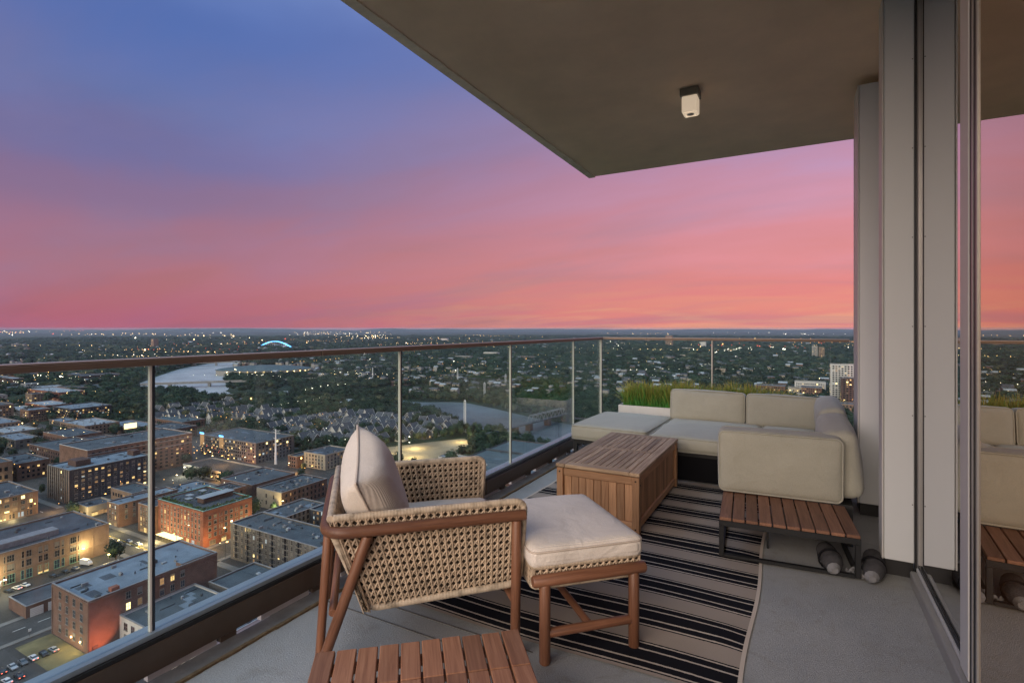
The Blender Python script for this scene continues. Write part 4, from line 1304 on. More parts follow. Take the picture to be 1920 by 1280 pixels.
    '396_4682_1.41_w 443_4681_1.66_w 485_4673_1.62_w -259_2472_1.30_w -248_2533_1.36_w -251_2577_1.52_w -261_2618_1.60_w -255_2674_1.92_w -259_2708_1.82_w -256_2768_1.17_w '
    '-255_2815_1.92_w -252_2855_1.74_w -55_2763_2.12_w -63_2793_2.48_w -67_2831_1.69_w -62_2859_2.17_w -211_2770_1.40_w -242_2668_1.50_w -192_2681_1.43_w -138_2678_1.62_w '
    '-77_2691_1.27_w -212_2923_1.29_w -183_3119_3.06_r -55_2713_2.63_w -502_3156_1.91_r -436_3159_1.60_r -379_3165_2.19_r -328_3177_1.72_r -265_3171_2.45_r -197_3165_2.36_r '
    '-135_3167_2.29_r -64_3182_1.68_r -14_3178_2.03_r 126_3816_2.24_r 126_3913_1.92_r 150_4003_1.71_r 126_4090_1.80_r 115_4202_2.50_r 133_4302_2.45_r 120_4384_2.47_r 119_4481_2.51_r '
    '94_4072_1.37_o 323_4104_1.37_o 323_4153_1.95_o 324_4228_1.98_o 310_4275_1.97_o 96_4473_7.00_w 32_4303_1.66_o 112_4288_1.24_o 181_4292_1.88_o 256_4288_1.47_o 318_4285_1.92_o '
    '380_4289_1.61_o 489_4295_1.79_o 161_4148_1.87_y -20_3853_2.10_o 18_3883_1.97_o 68_3913_1.70_o 117_3947_2.24_o 149_3980_1.78_o 193_4008_1.83_o 238_4052_1.86_o 278_4076_2.28_o '
    '326_4103_1.57_o -60_2366_0.45_o -233_1517_0.52_w -229_1545_0.37_w -231_1563_0.43_w -234_1602_0.35_w -230_1620_0.54_w -256_1174_0.39_y -145_1434_0.52_w -129_1443_0.35_w '
    '-119_1456_0.57_w -97_1467_0.39_w -83_1479_0.35_w -66_1489_0.45_w -55_1500_0.58_w 54_1350_0.47_o 58_1377_0.35_o 51_1412_0.36_o 47_1438_0.31_o 52_1467_0.40_o 54_1505_0.37_o '
    '-370_1543_0.69_y -172_2330_0.66_o -138_2333_0.70_o -102_2338_0.59_o -76_2341_0.73_o 7_1547_0.39_w -383_2360_0.46_w -336_2392_0.74_w -301_2401_0.56_w -263_2430_0.67_w '
    '-217_2465_0.52_w -272_1151_0.52_w 64_1655_0.23_y -198_2047_1.19_w -328_1168_0.36_w -305_1162_0.33_w -283_1169_0.38_w -260_1167_0.38_w -237_1170_0.35_w -212_1167_0.42_w '
    '-189_1162_0.43_w -164_1165_0.41_w -151_1165_0.30_w 38_1256_1.04_y -351_1674_0.55_w -349_1728_0.47_w -352_1770_0.36_w -352_1801_0.44_w -425_1583_0.53_y -413_1629_0.50_y '
    '-422_1658_0.45_y -415_1694_0.49_y -422_1736_0.49_y -420_1777_0.56_y -408_1801_0.45_y -411_1843_0.59_y -409_1281_0.73_w -393_1289_0.55_w -372_1309_0.79_w -358_1313_0.74_w '
    '-338_1328_0.78_w -319_1340_0.75_w -302_1352_0.58_w -289_1362_0.58_w -268_1382_0.54_w -696_339_0.26_y -685_349_0.25_y -675_359_0.33_y -665_364_0.34_y -658_373_0.30_y -645_378_0.27_y '
    '-636_386_0.22_y -624_392_0.27_y -618_400_0.26_y -632_372_0.74_y -661_411_0.36_o -649_410_0.33_o -640_411_0.32_o -628_414_0.34_o -619_416_0.41_o -609_417_0.38_o -596_415_0.32_o '
    '-608_386_0.55_o -596_385_0.39_o -584_384_0.50_o -572_388_0.37_o -555_382_0.33_o -541_389_0.48_o -717_502_2.13_o -635_477_0.40_w -634_490_0.42_w -635_502_0.30_w -636_519_0.40_w '
    '-637_533_0.40_w -632_544_0.30_w -635_557_0.31_w -482_456_0.27_w -543_457_0.22_o -528_458_0.21_o -514_456_0.34_o -499_460_0.23_o -484_455_0.28_o -471_459_0.21_o -497_389_0.29_o '
    '-491_394_0.35_o -483_400_0.28_o -471_407_0.26_o -468_412_0.30_o -460_421_0.36_o -442_380_0.26_w -443_398_0.36_w -445_421_0.26_w -448_439_0.27_w -444_458_0.28_w -447_478_0.29_w '
    '-444_502_0.27_w -1134_388_0.44_o -924_263_0.29_y -923_270_0.30_y -921_283_0.27_y -924_293_0.27_y -922_304_0.38_y -922_315_0.38_y -923_324_0.30_y -921_334_0.23_y -1030_398_0.61_y '
    '-1055_313_0.33_o -1036_319_0.44_o -1018_316_0.33_o -1000_317_0.48_o -987_324_0.30_o -967_322_0.33_o -950_325_0.31_o -935_323_0.40_o -918_329_0.37_o -929_342_0.24_y -838_295_0.27_y '
    '-828_303_0.27_y -823_308_0.28_y -812_316_0.26_y -802_322_0.28_y -1001_310_0.16_o -1096_371_0.32_y -1084_385_0.34_y -1067_399_0.37_y -1049_406_0.49_y -1032_422_0.53_y '
    '-1021_433_0.45_y -715_231_0.20_o -757_252_0.88_y -672_244_0.23_w -659_245_0.18_w -646_246_0.27_w -636_243_0.25_w -620_245_0.25_w -606_246_0.29_w -593_243_0.21_w -684_259_0.54_y '
    '-677_260_0.40_y -662_261_0.32_y -646_264_0.38_y -748_246_0.50_o -745_258_0.46_o -745_275_0.46_o -745_285_0.40_o -745_297_0.34_o -746_314_0.39_o -747_330_0.32_o -745_342_0.41_o '
    '-745_357_0.40_o -438_257_0.24_y -439_271_0.29_y -439_283_0.31_y -438_295_0.33_y -484_291_0.31_w -467_303_0.27_w -457_315_0.29_w -440_327_0.23_w -428_337_0.24_w -409_346_0.24_w '
    '-396_359_0.29_w -384_368_0.29_w -414_315_0.24_y -466_274_0.54_o -459_316_0.77_y -453_264_0.39_o -447_332_0.11_o -478_335_0.19_y -464_332_0.32_y -443_333_0.31_y -421_333_0.29_y '
    '69_1047_0.50_y -29_1014_0.42_o -17_1015_0.41_o 1_1012_0.35_o 15_1014_0.33_o 27_1015_0.29_o 42_1015_0.28_o 58_1020_0.46_o 21_1142_0.63_y 46_1017_0.96_y 66_1271_0.58_r 84_1118_0.55_w '
    '15_1051_0.61_y 12_1078_0.83_y 3_1097_0.60_y 10_1124_0.86_y 11_1141_0.72_y 11_1171_0.58_y 10_1188_0.74_y 83_1281_1.13_r -23_1039_0.46_y -4_1034_0.56_y 14_1036_0.48_y 33_1040_0.50_y '
    '51_1036_0.50_y 71_1036_0.49_y -23_1057_0.40_y 1_1057_0.42_y 20_1059_0.64_y 38_1064_0.44_y 14_915_0.41_o 29_921_0.42_o 40_924_0.53_o 56_922_0.52_o 70_921_0.43_o 82_926_0.41_o '
    '6_858_0.47_o 20_866_0.42_o 33_881_0.59_o 43_887_0.55_o 57_895_0.42_o -2680_7793_2.40_y -2568_7773_3.90_y -2417_7777_3.45_y -2294_7778_3.59_y -2175_7772_2.36_y -2053_7760_2.66_y '
    '-1907_7778_3.59_y -1801_7750_2.95_y -1670_7787_3.77_y -2061_7360_4.49_y -1974_7421_2.80_y -1881_7487_3.23_y -1784_7552_3.43_y -1723_7614_3.10_y -1649_7693_2.71_y 107_7330_2.45_w '
    '81_7482_1.99_w 144_7660_2.10_w 68_7864_2.50_w 44_8015_2.66_w 82_8200_2.95_w 37_8382_3.09_w 68_8566_2.59_w -148_7889_5.13_w -1572_7354_3.86_y -179_8167_2.50_w -86_8170_2.31_w '
    '70_8179_3.30_w 177_8205_2.85_w 295_8214_2.76_w 413_8218_2.58_w 545_8220_2.33_w -1192_8922_3.72_w -995_8991_3.47_w -903_9142_3.52_w -709_9243_3.87_w -564_9391_4.15_w '
    '-419_9442_2.59_w -346_289_0.36_o -373_308_1.49_o -360_285_0.30_y -440_311_0.23_o -420_313_0.20_o -398_316_0.21_o -386_313_0.23_o -365_316_0.27_o -348_315_0.23_o -324_316_0.21_o '
    '-309_316_0.17_o -857_914_0.24_w -888_893_0.97_w -923_935_0.19_y -996_903_0.58_w -971_898_0.57_w -950_896_0.80_w -931_900_0.85_w -903_900_0.79_w -888_899_0.70_w -863_894_0.60_w '
    '-841_897_0.61_w -811_901_0.89_w -1242_825_2.00_y -1234_823_0.89_w -1118_760_0.50_w -1098_760_0.43_w -1083_760_0.43_w -1066_760_0.56_w -1046_757_0.68_w -1032_760_0.52_w '
    '-1011_761_0.66_w -993_760_0.44_w -977_753_0.60_w -1164_676_0.61_w -1150_693_0.67_w -1128_706_0.77_w -1116_724_0.83_w -1097_740_0.55_w -1072_753_0.51_w -1053_766_0.79_w '
    '-470_285_0.40_r -461_289_0.43_y -461_285_0.22_r -480_285_0.26_y -532_280_0.23_y -512_281_0.22_y -492_283_0.27_y -478_290_0.22_y -458_292_0.24_y -445_290_0.26_y -424_292_0.19_y '
    '-470_280_0.24_y -458_280_0.13_y -450_275_0.23_r -492_244_0.23_o -477_252_0.24_o -462_265_0.26_o -449_272_0.19_o -438_285_0.27_o -421_295_0.21_o -508_290_0.17_y -494_290_0.17_y '
    '-473_292_0.23_y -454_298_0.18_y -516_270_0.34_o -497_274_0.25_o -476_277_0.30_o -458_273_0.23_o -436_281_0.28_o -441_278_0.37_r -445_276_0.15_r -508_285_0.15_r -491_284_0.23_r '
    '-475_282_0.14_r -458_285_0.20_r -443_280_0.18_r -427_281_0.22_r -413_282_0.14_r -368_171_0.50_o -471_175_0.18_o -460_174_0.25_o -447_174_0.24_o -435_174_0.18_o -424_173_0.18_o '
    '-410_172_0.18_o -399_173_0.18_o -390_172_0.16_o -377_175_0.21_o -448_126_0.20_o -438_138_0.28_o -427_145_0.24_o -412_155_0.27_o -401_164_0.18_o -387_175_0.26_o -375_187_0.29_o '
    '-363_194_0.25_o -447_218_0.25_o -442_217_0.23_o -425_217_0.22_o -412_218_0.29_o -400_218_0.21_o -384_214_0.26_o -375_220_0.20_o -369_222_0.21_y -397_216_0.23_w -426_196_0.32_o '
    '-362_176_0.31_w -364_187_0.19_w -363_198_0.27_w -363_208_0.31_w -362_222_0.24_w -363_233_0.27_w -362_241_0.23_w -361_253_0.30_w -541_194_0.19_y -527_200_0.13_y -511_206_0.21_y '
    '-493_205_0.13_y -595_163_0.20_o -580_171_0.31_o -564_173_0.28_o -554_171_0.27_o -537_174_0.33_o -527_174_0.33_o -510_174_0.26_o -497_180_0.27_o -267_169_0.30_y -269_124_0.19_o '
    '-269_140_0.16_o -269_159_0.14_o -269_177_0.14_o -269_191_0.15_o '
)
# ------------------------------------------------------------------ city materials
G = -119.0
k = NT('land')
v = k.coord('Object')
n1 = k.noise(v, 0.022, 6, 0.7)
n2 = k.noise(v, 0.0022, 4, 0.6)
n3 = k.noise(v, 0.006, 5, 0.7)
c = k.ramp(n1, [(0.3, (0.012, 0.022, 0.014)), (0.55, (0.030, 0.050, 0.026)), (0.8, (0.055, 0.075, 0.045))])
c = k.mixc(k.ramp(n2, [(0.45, (0, 0, 0)), (0.65, (0.5, 0.5, 0.5))]), c, (0.045, 0.055, 0.05))
c = k.mixc(k.ramp(n3, [(0.66, (0, 0, 0)), (0.74, (0.55, 0.55, 0.55))]), c, (0.10, 0.10, 0.10))
k.base(c)
k.rough(0.95, 0, 0.1)
M['land'] = k.m
mottled('asphalt', (0.045, 0.044, 0.042), 0.35, 0.09, 0.9)
mottled('lot_asphalt', (0.041, 0.038, 0.035), 0.35, 0.12, 0.9)
mottled('pavement', (0.161, 0.149, 0.133), 0.2, 0.2, 0.9)
mottled('lawn', (0.075, 0.10, 0.035), 0.4, 0.15, 0.95)
mottled('dry_lawn', (0.16, 0.135, 0.06), 0.4, 0.15, 0.95)
mottled('rough_lot', (0.20, 0.17, 0.115), 0.35, 0.035, 0.95)
plain('marking', (0.62, 0.62, 0.58), 0.8)
plain('marking_yellow', (0.55, 0.40, 0.08), 0.8)
k = NT('river_water')  # silvery sky reflection put into the base colour, specular kept low
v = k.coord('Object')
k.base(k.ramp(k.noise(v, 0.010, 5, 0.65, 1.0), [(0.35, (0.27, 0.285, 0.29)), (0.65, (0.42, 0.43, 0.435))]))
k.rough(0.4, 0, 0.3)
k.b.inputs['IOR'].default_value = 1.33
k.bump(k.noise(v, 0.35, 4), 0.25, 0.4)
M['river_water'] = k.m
k = NT('river_water_dark')  # darker copy of the river water, reflections put into its base colour
v = k.coord('Object')
k.base(k.ramp(k.noise(v, 0.012, 4), [(0.35, (0.05, 0.068, 0.072)), (0.65, (0.135, 0.16, 0.168))]))
k.rough(0.5, 0, 0.2)
k.bump(k.noise(v, 0.35, 4), 0.2, 0.3)
M['river_water_dark'] = k.m
mottled('brick_red', (0.185, 0.070, 0.044), 0.28, 0.22, 0.9)
mottled('brick_brown', (0.137, 0.078, 0.056), 0.28, 0.2, 0.9)
mottled('brick_dark', (0.078, 0.046, 0.037), 0.3, 0.2, 0.9)
mottled('brick_tan', (0.189, 0.130, 0.092), 0.22, 0.2, 0.9)
mottled('cream', (0.340, 0.289, 0.215), 0.15, 0.2, 0.85)
mottled('stucco_white', (0.459, 0.444, 0.414), 0.12, 0.2, 0.85)
mottled('panel_grey', (0.104, 0.094, 0.085), 0.2, 0.25, 0.8)
mottled('panel_dark', (0.034, 0.036, 0.044), 0.3, 0.2, 0.6)
mottled('pier_tan', (0.192, 0.167, 0.137), 0.15, 0.3, 0.8)
mottled('concrete', (0.252, 0.240, 0.222), 0.2, 0.2, 0.85)
mottled('roof_membrane', (0.141, 0.177, 0.210), 0.30, 0.10, 0.8)
mottled('roof_pale', (0.248, 0.273, 0.288), 0.15, 0.14, 0.7)
mottled('roof_dark', (0.048, 0.058, 0.070), 0.45, 0.10, 0.85)
mottled('roof_grey', (0.055, 0.070, 0.080), 0.35, 0.10, 0.85)
mottled('roof_teal', (0.061, 0.091, 0.097), 0.25, 0.12, 0.7)
mottled('shingle', (0.059, 0.065, 0.074), 0.3, 0.5, 0.9)
mottled('coping', (0.211, 0.205, 0.198), 0.2, 0.4, 0.6)
mottled('unit_metal', (0.186, 0.192, 0.198), 0.25, 0.6, 0.5)
mottled('copper_green', (0.16, 0.33, 0.27), 0.2, 0.5, 0.7)
plain('pole_white', (0.60, 0.62, 0.63), 0.5)
plain('pole_dark', (0.06, 0.06, 0.06), 0.6)
plain('win_dark', (0.012, 0.014, 0.018), 0.12)
plain('win_blue', (0.03, 0.045, 0.065), 0.08)
plain('win_blind', (0.16, 0.15, 0.13), 0.8)
plain('win_frame', (0.20, 0.18, 0.155), 0.7)
plain('win_frame_white', (0.5, 0.48, 0.44), 0.7)
plain('door_white', (0.60, 0.58, 0.55), 0.7)
emit('win_lit', (1.0, 0.60, 0.22), 0.75)
emit('win_gold', (1.0, 0.70, 0.28), 1.9)
emit('win_dim', (1.0, 0.50, 0.20), 0.26)
emit('win_faint', (1.0, 0.55, 0.25), 0.10)
emit('win_cool', (0.80, 0.86, 0.9), 0.35)
emit('glow_w', (1.0, 0.90, 0.70), 8.0)
emit('glow_y', (1.0, 0.66, 0.28), 7.5)
emit('glow_o', (1.0, 0.45, 0.12), 6.0)
emit('glow_r', (1.0, 0.12, 0.06), 4.5)
emit('glow_b', (0.10, 0.42, 1.0), 2.2)
emit('glow_p', (0.45, 0.25, 1.0), 1.8)
emit('glow_g', (0.5, 1.0, 0.3), 3.0)

# ------------------------------------------------------------------ land, water, roads
mb = MB()
rings = [20, 150, 300, 600, 1200, 2400, 4800, 9000, 14000, 20500]
na = 72
vs = [(r * math.cos(2 * math.pi * i / na), r * math.sin(2 * math.pi * i / na), 0) for r in rings for i in range(na)]
fs = [(j * na + i, j * na + (i + 1) % na, (j + 1) * na + (i + 1) % na, (j + 1) * na + i) for j in range(len(rings) - 1) for i in range(na)]
mb.add(vs, fs)
mb.add(vs[:na], [tuple(range(na))])
structure(mb.build('ground', 'land', None, (0, 0, G)))

mottled('hill_wood', (0.020, 0.032, 0.026), 0.4, 0.004, 0.95)
mb = MB()                                  # long low ridges on the horizon
hn = 260
def ridge_h(a, s_):
    h = 42 + 26 * noise.noise(Vector((a * 5.5, s_, 0))) + 12 * noise.noise(Vector((a * 17, s_, 2))) + 5 * noise.noise(Vector((a * 60, s_, 4)))
    return max(6, h)
for rr, s_, f in ((11500, 0.3, 0.55), (15500, 1.7, 0.9), (19200, 4.1, 2.05)):
    vs, fs = [], []
    for i in range(hn + 1):
        a = R(-25) + R(125) * i / hn          # counted from +Y towards -X
        h = ridge_h(a, s_) * f
        for dr, q_ in ((-900, 0), (-350, 0.7), (0, 1.0), (400, 0.75), (1000, 0)):
            vs.append((-(rr + dr) * math.sin(a), (rr + dr) * math.cos(a), h * q_ + 0.4))
    for i in range(hn):
        for j in range(4):
            fs.append((i * 5 + j, i * 5 + j + 1, (i + 1) * 5 + j + 1, (i + 1) * 5 + j))
    mb.add(vs, fs, True)
structure(mb.build('hills', 'hill_wood', None, (0, 0, G)))

RIVERS = [
    ('river', [(-1194, 567), (-1319, 660), (-1519, 821), (-1640, 925), (-1760, 1075), (-1800, 1175), (-1880, 1300), (-1740, 1260), (-1640, 1110), (-1500, 985), (-1316, 873), (-1180, 765), (-1110, 712), (-1000, 655), (-940, 600), (-885, 570), (-872, 553), (-937, 556), (-1064, 556), (-1110, 548)]),
    ('river', [(-1000, 610), (-960, 622), (-900, 592), (-868, 606), (-880, 650), (-854, 688), (-792, 642), (-815, 600), (-835, 558), (-872, 548), (-960, 556)]),
    ('river', [(-718, 640), (-680, 631), (-671, 658), (-640, 638), (-623, 606), (-672, 613)]),
    ('river', [(-600, 690), (-546, 668), (-488, 713), (-426, 690), (-366, 660), (-309, 630), (-266, 617), (-215, 594), (-150, 570), (-90, 540), (-90, 440), (-150, 440), (-190, 470), (-215, 478), (-260, 500), (-308, 525), (-340, 519), (-377, 545), (-448, 601), (-499, 629), (-560, 650)]),
    ('river', [(-4040, 2804), (-3334, 2543), (-2679, 2193), (-2200, 1850), (-2060, 1600), (-1900, 1330), (-1870, 1380), (-1990, 1640), (-2120, 1880), (-2344, 1900), (-2857, 2140), (-3505, 2480)]),
]
def blob(pts, n=3):
    """smooth a closed outline (Chaikin)"""
    for _ in range(n):
        out = []
        for i in range(len(pts)):
            a, b = pts[i], pts[(i + 1) % len(pts)]
            out += [(a[0] * .75 + b[0] * .25, a[1] * .75 + b[1] * .25), (a[0] * .25 + b[0] * .75, a[1] * .25 + b[1] * .75)]
        pts = out
    return pts
WATER = []
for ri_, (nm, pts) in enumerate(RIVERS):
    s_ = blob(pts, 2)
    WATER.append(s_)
    structure(MB().poly([(x, y, G + 0.30 + 0.03 * ri_) for x, y in s_][::(1 if sum((s_[i][0] - s_[i - 1][0]) * (s_[i][1] + s_[i - 1][1]) for i in range(len(s_))) < 0 else -1)]).build(nm, 'river_water_dark' if ri_ == 3 else 'river_water'))

def sheet(name, mat, pts, z=0.1):
    a = sum(pts[i - 1][0] * pts[i][1] - pts[i][0] * pts[i - 1][1] for i in range(len(pts)))
    if a < 0:
        pts = pts[::-1]
    return structure(MB().poly([(x, y, G + z) for x, y in pts]).build(name, mat))
def rect(x0, x1, y0, y1):
    return [(x0, y0), (x1, y0), (x1, y1), (x0, y1)]
sheet('city_block', 'lot_asphalt', rect(-760, -150, -20, 345), 0.06)
sheet('parking_ground', 'asphalt', rect(-262, -180, -20, 82), 0.10)
sheet('grass_strip', 'dry_lawn', rect(-259, -228, 84, 95), 0.14)
ROADS = [rect(-1100, -150, 147.5, 162), rect(-282, -265, 60, 345), rect(-282, -264, -20, 60), rect(-432, -417, 20, 345), rect(-1100, -150, 285, 296), rect(-620, -606, 20, 700), rect(-1500, -440, 350, 361)]
for i, r_ in enumerate(ROADS):
    sheet('road', 'asphalt', r_, 0.14 + 0.02 * i)
for (x0, x1, y0, y1) in ((-265, -262.5, -20, 146), (-285, -282, -20, 146), (-416, -286, 144.6, 147.3), (-416, -286, 162.2, 165.5), (-262, -196, 162.2, 166), (-285, -282, 166, 345), (-265, -262, 166, 284), (-600, -434, 162.2, 166), (-434, -432, 20, 146), (-600, -436, 144.6, 147.3)):
    structure(MB().box(x0, x1, y0, y1, G + 0.02, G + 0.32, 'b').build('pavement', 'pavement'))
mk = MB()
for y in range(-16, 144, 8):
    mk.box(-273.6, -273.3, y, y + 4, G + 0.24, G + 0.262, 'b')
for x in range(-600, -290, 9):
    mk.box(x, x + 4.5, 154.6, 154.9, G + 0.16, G + 0.182, 'b')
mk = structure(mk.build('road_marking', 'marking'))
mk2 = MB()
for y in (155.4, 155.9):
    mk2.box(-420, -290, y, y + 0.18, G + 0.16, G + 0.183, 'b')
structure(mk2.build('road_marking', 'marking_yellow'))
sheet('rough_lot', 'rough_lot', [(-380, 352), (-380, 380), (-345, 442), (-322, 478), (-300, 470), (-292, 440), (-272, 400), (-270, 352)], 0.12)
sheet('park_lawn', 'lawn', [(-300, 480), (-250, 500), (-236, 460), (-252, 420), (-280, 440)], 0.13)
sheet('park_lawn', 'lawn', [(-760, 700), (-680, 870), (-600, 800), (-690, 700)], 0.13)
sheet('highway', 'pavement', [(-1010, 470), (-1018, 478), (-1500, 660), (-1900, 850), (-1895, 836), (-1490, 645)], 0.5)
sheet('stadium_yard', 'lot_asphalt', [(-1290, 790), (-1150, 800), (-1040, 930), (-1300, 1130), (-1510, 1040)], 0.12)

# ------------------------------------------------------------------ buildings
_wm = {}
def window_mesh(w, h, pane, frame, panes, blind=0):
    key = (round(w, 2), round(h, 2), pane, frame, panes, blind)
    if key not in _wm:
        m_ = MB()
        m_.cur = 1
        m_.quad((-w / 2, -0.05, 0), (w / 2, -0.05, 0), (w / 2, -0.05, h), (-w / 2, -0.05, h))
        m_.cur = 0
        f = 0.12
        m_.box(-w / 2 - f, -w / 2, -0.14, -0.004, -f, h + f, 'k')
        m_.box(w / 2, w / 2 + f, -0.14, -0.004, -f, h + f, 'k')
        m_.box(-w / 2, w / 2, -0.14, -0.004, h, h + f, 'k')
        m_.box(-w / 2 - f * 2, w / 2 + f * 2, -0.26, -0.004, -f * 1.8, -f * 0.1, 'k')
        for i in range(1, panes):
            x = -w / 2 + w * i / panes
            m_.box(x - 0.05, x + 0.05, -0.11, -0.051, 0, h, 'k')
        m_.box(-w / 2, w / 2, -0.10, -0.051, h * 0.5 - 0.05, h * 0.5 + 0.05, 'k')
        if blind:
            m_.cur = 2
            m_.quad((-w / 2, -0.055, h * (1 - blind)), (w / 2, -0.055, h * (1 - blind)), (w / 2, -0.055, h), (-w / 2, -0.055, h))
        _wm[key] = m_.mesh('window', [frame, pane, 'win_blind' if pane in ('win_dark', 'win_blue') else 'win_faint'])
    return _wm[key]
ROT = {'y-': 0, 'x+': R(90), 'x-': R(-90), 'y+': R(180)}
BOXES = []
def building(label, x0, x1, y0, y1, h, wall, roof, wins=(), units=3, name='apartment_building', cat='building', group=None, coping='coping', seed=0, par=0.7):
    rnd = random.Random(seed * 13 + int(abs(x0) * 7 + y0))
    cx, cy = (x0 + x1) / 2, (y0 + y1) / 2
    hx, hy = (x1 - x0) / 2, (y1 - y0) / 2
    BOXES.append((x0 - 2, x1 + 2, y0 - 2, y1 + 2))
    t = thing(name, label, cat, (cx, cy, G), 0, group)
    m_ = MB().box(-hx, hx, -hy, hy, -0.5, h, 'tb')
    i_ = 0.35
    m_.add([(-hx + i_, -hy + i_, h - par), (hx - i_, -hy + i_, h - par), (hx - i_, hy - i_, h - par), (-hx + i_, hy - i_, h - par), (-hx + i_, -hy + i_, h), (hx - i_, -hy + i_, h), (hx - i_, hy - i_, h), (-hx + i_, hy - i_, h)], [(1, 0, 4, 5), (2, 1, 5, 6), (3, 2, 6, 7), (0, 3, 7, 4)])
    m_.build('wall', wall, t)
    rf = MB().quad((-hx + i_, -hy + i_, h - par), (hx - i_, -hy + i_, h - par), (hx - i_, hy - i_, h - par), (-hx + i_, hy - i_, h - par)).build('roof', roof, t)
    if coping:
        c_ = MB()
        c_.box(-hx - 0.12, hx + 0.12, -hy - 0.12, -hy + i_ + 0.1, h + 0.002, h + 0.22)
        c_.box(-hx - 0.12, hx + 0.12, hy - i_ - 0.1, hy + 0.12, h + 0.002, h + 0.22)
        c_.box(-hx - 0.12, -hx + i_ + 0.1, -hy + i_ + 0.1, hy - i_ - 0.1, h + 0.002, h + 0.22)
        c_.box(hx - i_ - 0.1, hx + 0.12, -hy + i_ + 0.1, hy - i_ - 0.1, h + 0.002, h + 0.22)
        c_.build('coping', coping, t)
    for i in range(units):
        ux, uy = rnd.uniform(-hx + 2, hx - 3), rnd.uniform(-hy + 2, hy - 3)
        a, b, c2 = rnd.uniform(0.6, 2.3), rnd.uniform(0.6, 2.3), rnd.uniform(0.4, 1.3)
        u_ = MB().bbox(ux, ux + a, uy, uy + b, h - par + 0.004, h - par + c2, 0.06)
        if a > 1.2:
            u_.tube([(ux + a / 2, uy + b / 2, h - par + c2), (ux + a / 2, uy + b / 2, h - par + c2 + 0.3)], min(a, b) * 0.3, 10)
        u_.build('rooftop_unit', rnd.choice(['unit_metal', 'roof_grey', 'roof_dark', 'roof_pale', 'unit_metal']), rf)
    if units > 2:
        m2 = MB()
        for i in range(units):
            ux, uy = rnd.uniform(-hx + 2, hx - 2), rnd.uniform(-hy + 2, hy - 2)
            if rnd.random() < 0.4:
                L_ = rnd.uniform(2, min(9, hx, hy))
                if rnd.random() < 0.5:
                    m2.box(ux, min(ux + L_, hx - 1), uy, uy + 0.35, h - par + 0.1, h - par + 0.42)
                else:
                    m2.box(ux, ux + 0.35, uy, min(uy + L_, hy - 1), h - par + 0.1, h - par + 0.42)
            else:
                m2.tube([(ux, uy, h - par), (ux, uy, h - par + rnd.uniform(0.5, 1.1))], rnd.uniform(0.12, 0.3), 7)
        m2.build('roof_pipes', 'roof_dark', rf)['kind'] = 'stuff'
        m2 = MB()
        for i in range(max(2, units // 2)):
            ux, uy = rnd.uniform(-hx + 1, hx - 6), rnd.uniform(-hy + 1, hy - 6)
            a, b = rnd.uniform(2, 7), rnd.uniform(1.5, 6)
            z = h - par + 0.006 + 0.004 * i
            m2.quad((ux, uy, z), (min(ux + a, hx - 0.5), uy, z), (min(ux + a, hx - 0.5), min(uy + b, hy - 0.5), z), (ux, min(uy + b, hy - 0.5), z))
        m2.build('roof_patch', rnd.choice(('roof_grey', 'roof_dark', 'roof_membrane')), rf)['kind'] = 'stuff'
    lit_kinds = ['win_lit', 'win_lit', 'win_gold', 'win_dim', 'win_dim', 'win_dim', 'win_faint', 'win_faint', 'win_cool']
    for wd in wins:
        face, cols, rows, w, hh_, z0, dz, lit = wd[:8]
        opt = wd[8] if len(wd) > 8 else {}
        L = 2 * hx if face[0] == 'y' else 2 * hy
        m0, m1 = opt.get('m0', 2.0), opt.get('m1', 2.0)
        fr = opt.get('frame', 'win_frame')
        panes = opt.get('panes', 2)
        step = (L - m0 - m1) / cols
        dk = MB()
        lt = {}
        for r_ in range(rows):
            for c3 in range(cols):
                if rnd.random() < opt.get('miss', 0):
                    continue
                s_ = -L / 2 + m0 + step * (c3 + 0.5)
                z = z0 + r_ * dz
                kind = rnd.choice(lit_kinds) if rnd.random() < lit else rnd.choice(['win_dark', 'win_dark', 'win_blue'])
                if face == 'y-':
                    p = (s_, -hy, z)
                elif face == 'x+':
                    p = (hx, s_, z)
                elif face == 'x-':
                    p = (-hx, -s_, z)
                if opt.get('one'):
                    put('window', window_mesh(w, hh_, kind, fr, panes, rnd.choice((0, 0, 0, 0.3, 0.5, 0.8))), t, p, ROT[face])
                else:
                    q_ = dk if kind in ('win_dark', 'win_blue') else lt.setdefault(kind, MB())
                    a, b = w / 2, hh_
                    if q_ is not dk:
                        a *= rnd.choice((1, 1, 0.6, 0.8))
                        b *= rnd.choice((1, 1, 0.55, 0.75))
                    o = 0.06
                    if face == 'y-':
                        q_.box(p[0] - a, p[0] + a, -hy - o, -hy + 0.02, z, z + b, 'k')
                    elif face == 'x+':
                        q_.box(hx - 0.02, hx + o, s_ - a, s_ + a, z, z + b, 'l')
                    else:
                        q_.box(-hx - o, -hx + 0.02, -s_ - a, -s_ + a, z, z + b, 'r')
        if dk.v:
            dk.build('dark_windows', 'win_dark', t)['kind'] = 'stuff'
        for kk, q_ in lt.items():
            q_.build('lit_windows', kk, t)['kind'] = 'stuff'
    return t, rf
ONE = {'one': True}

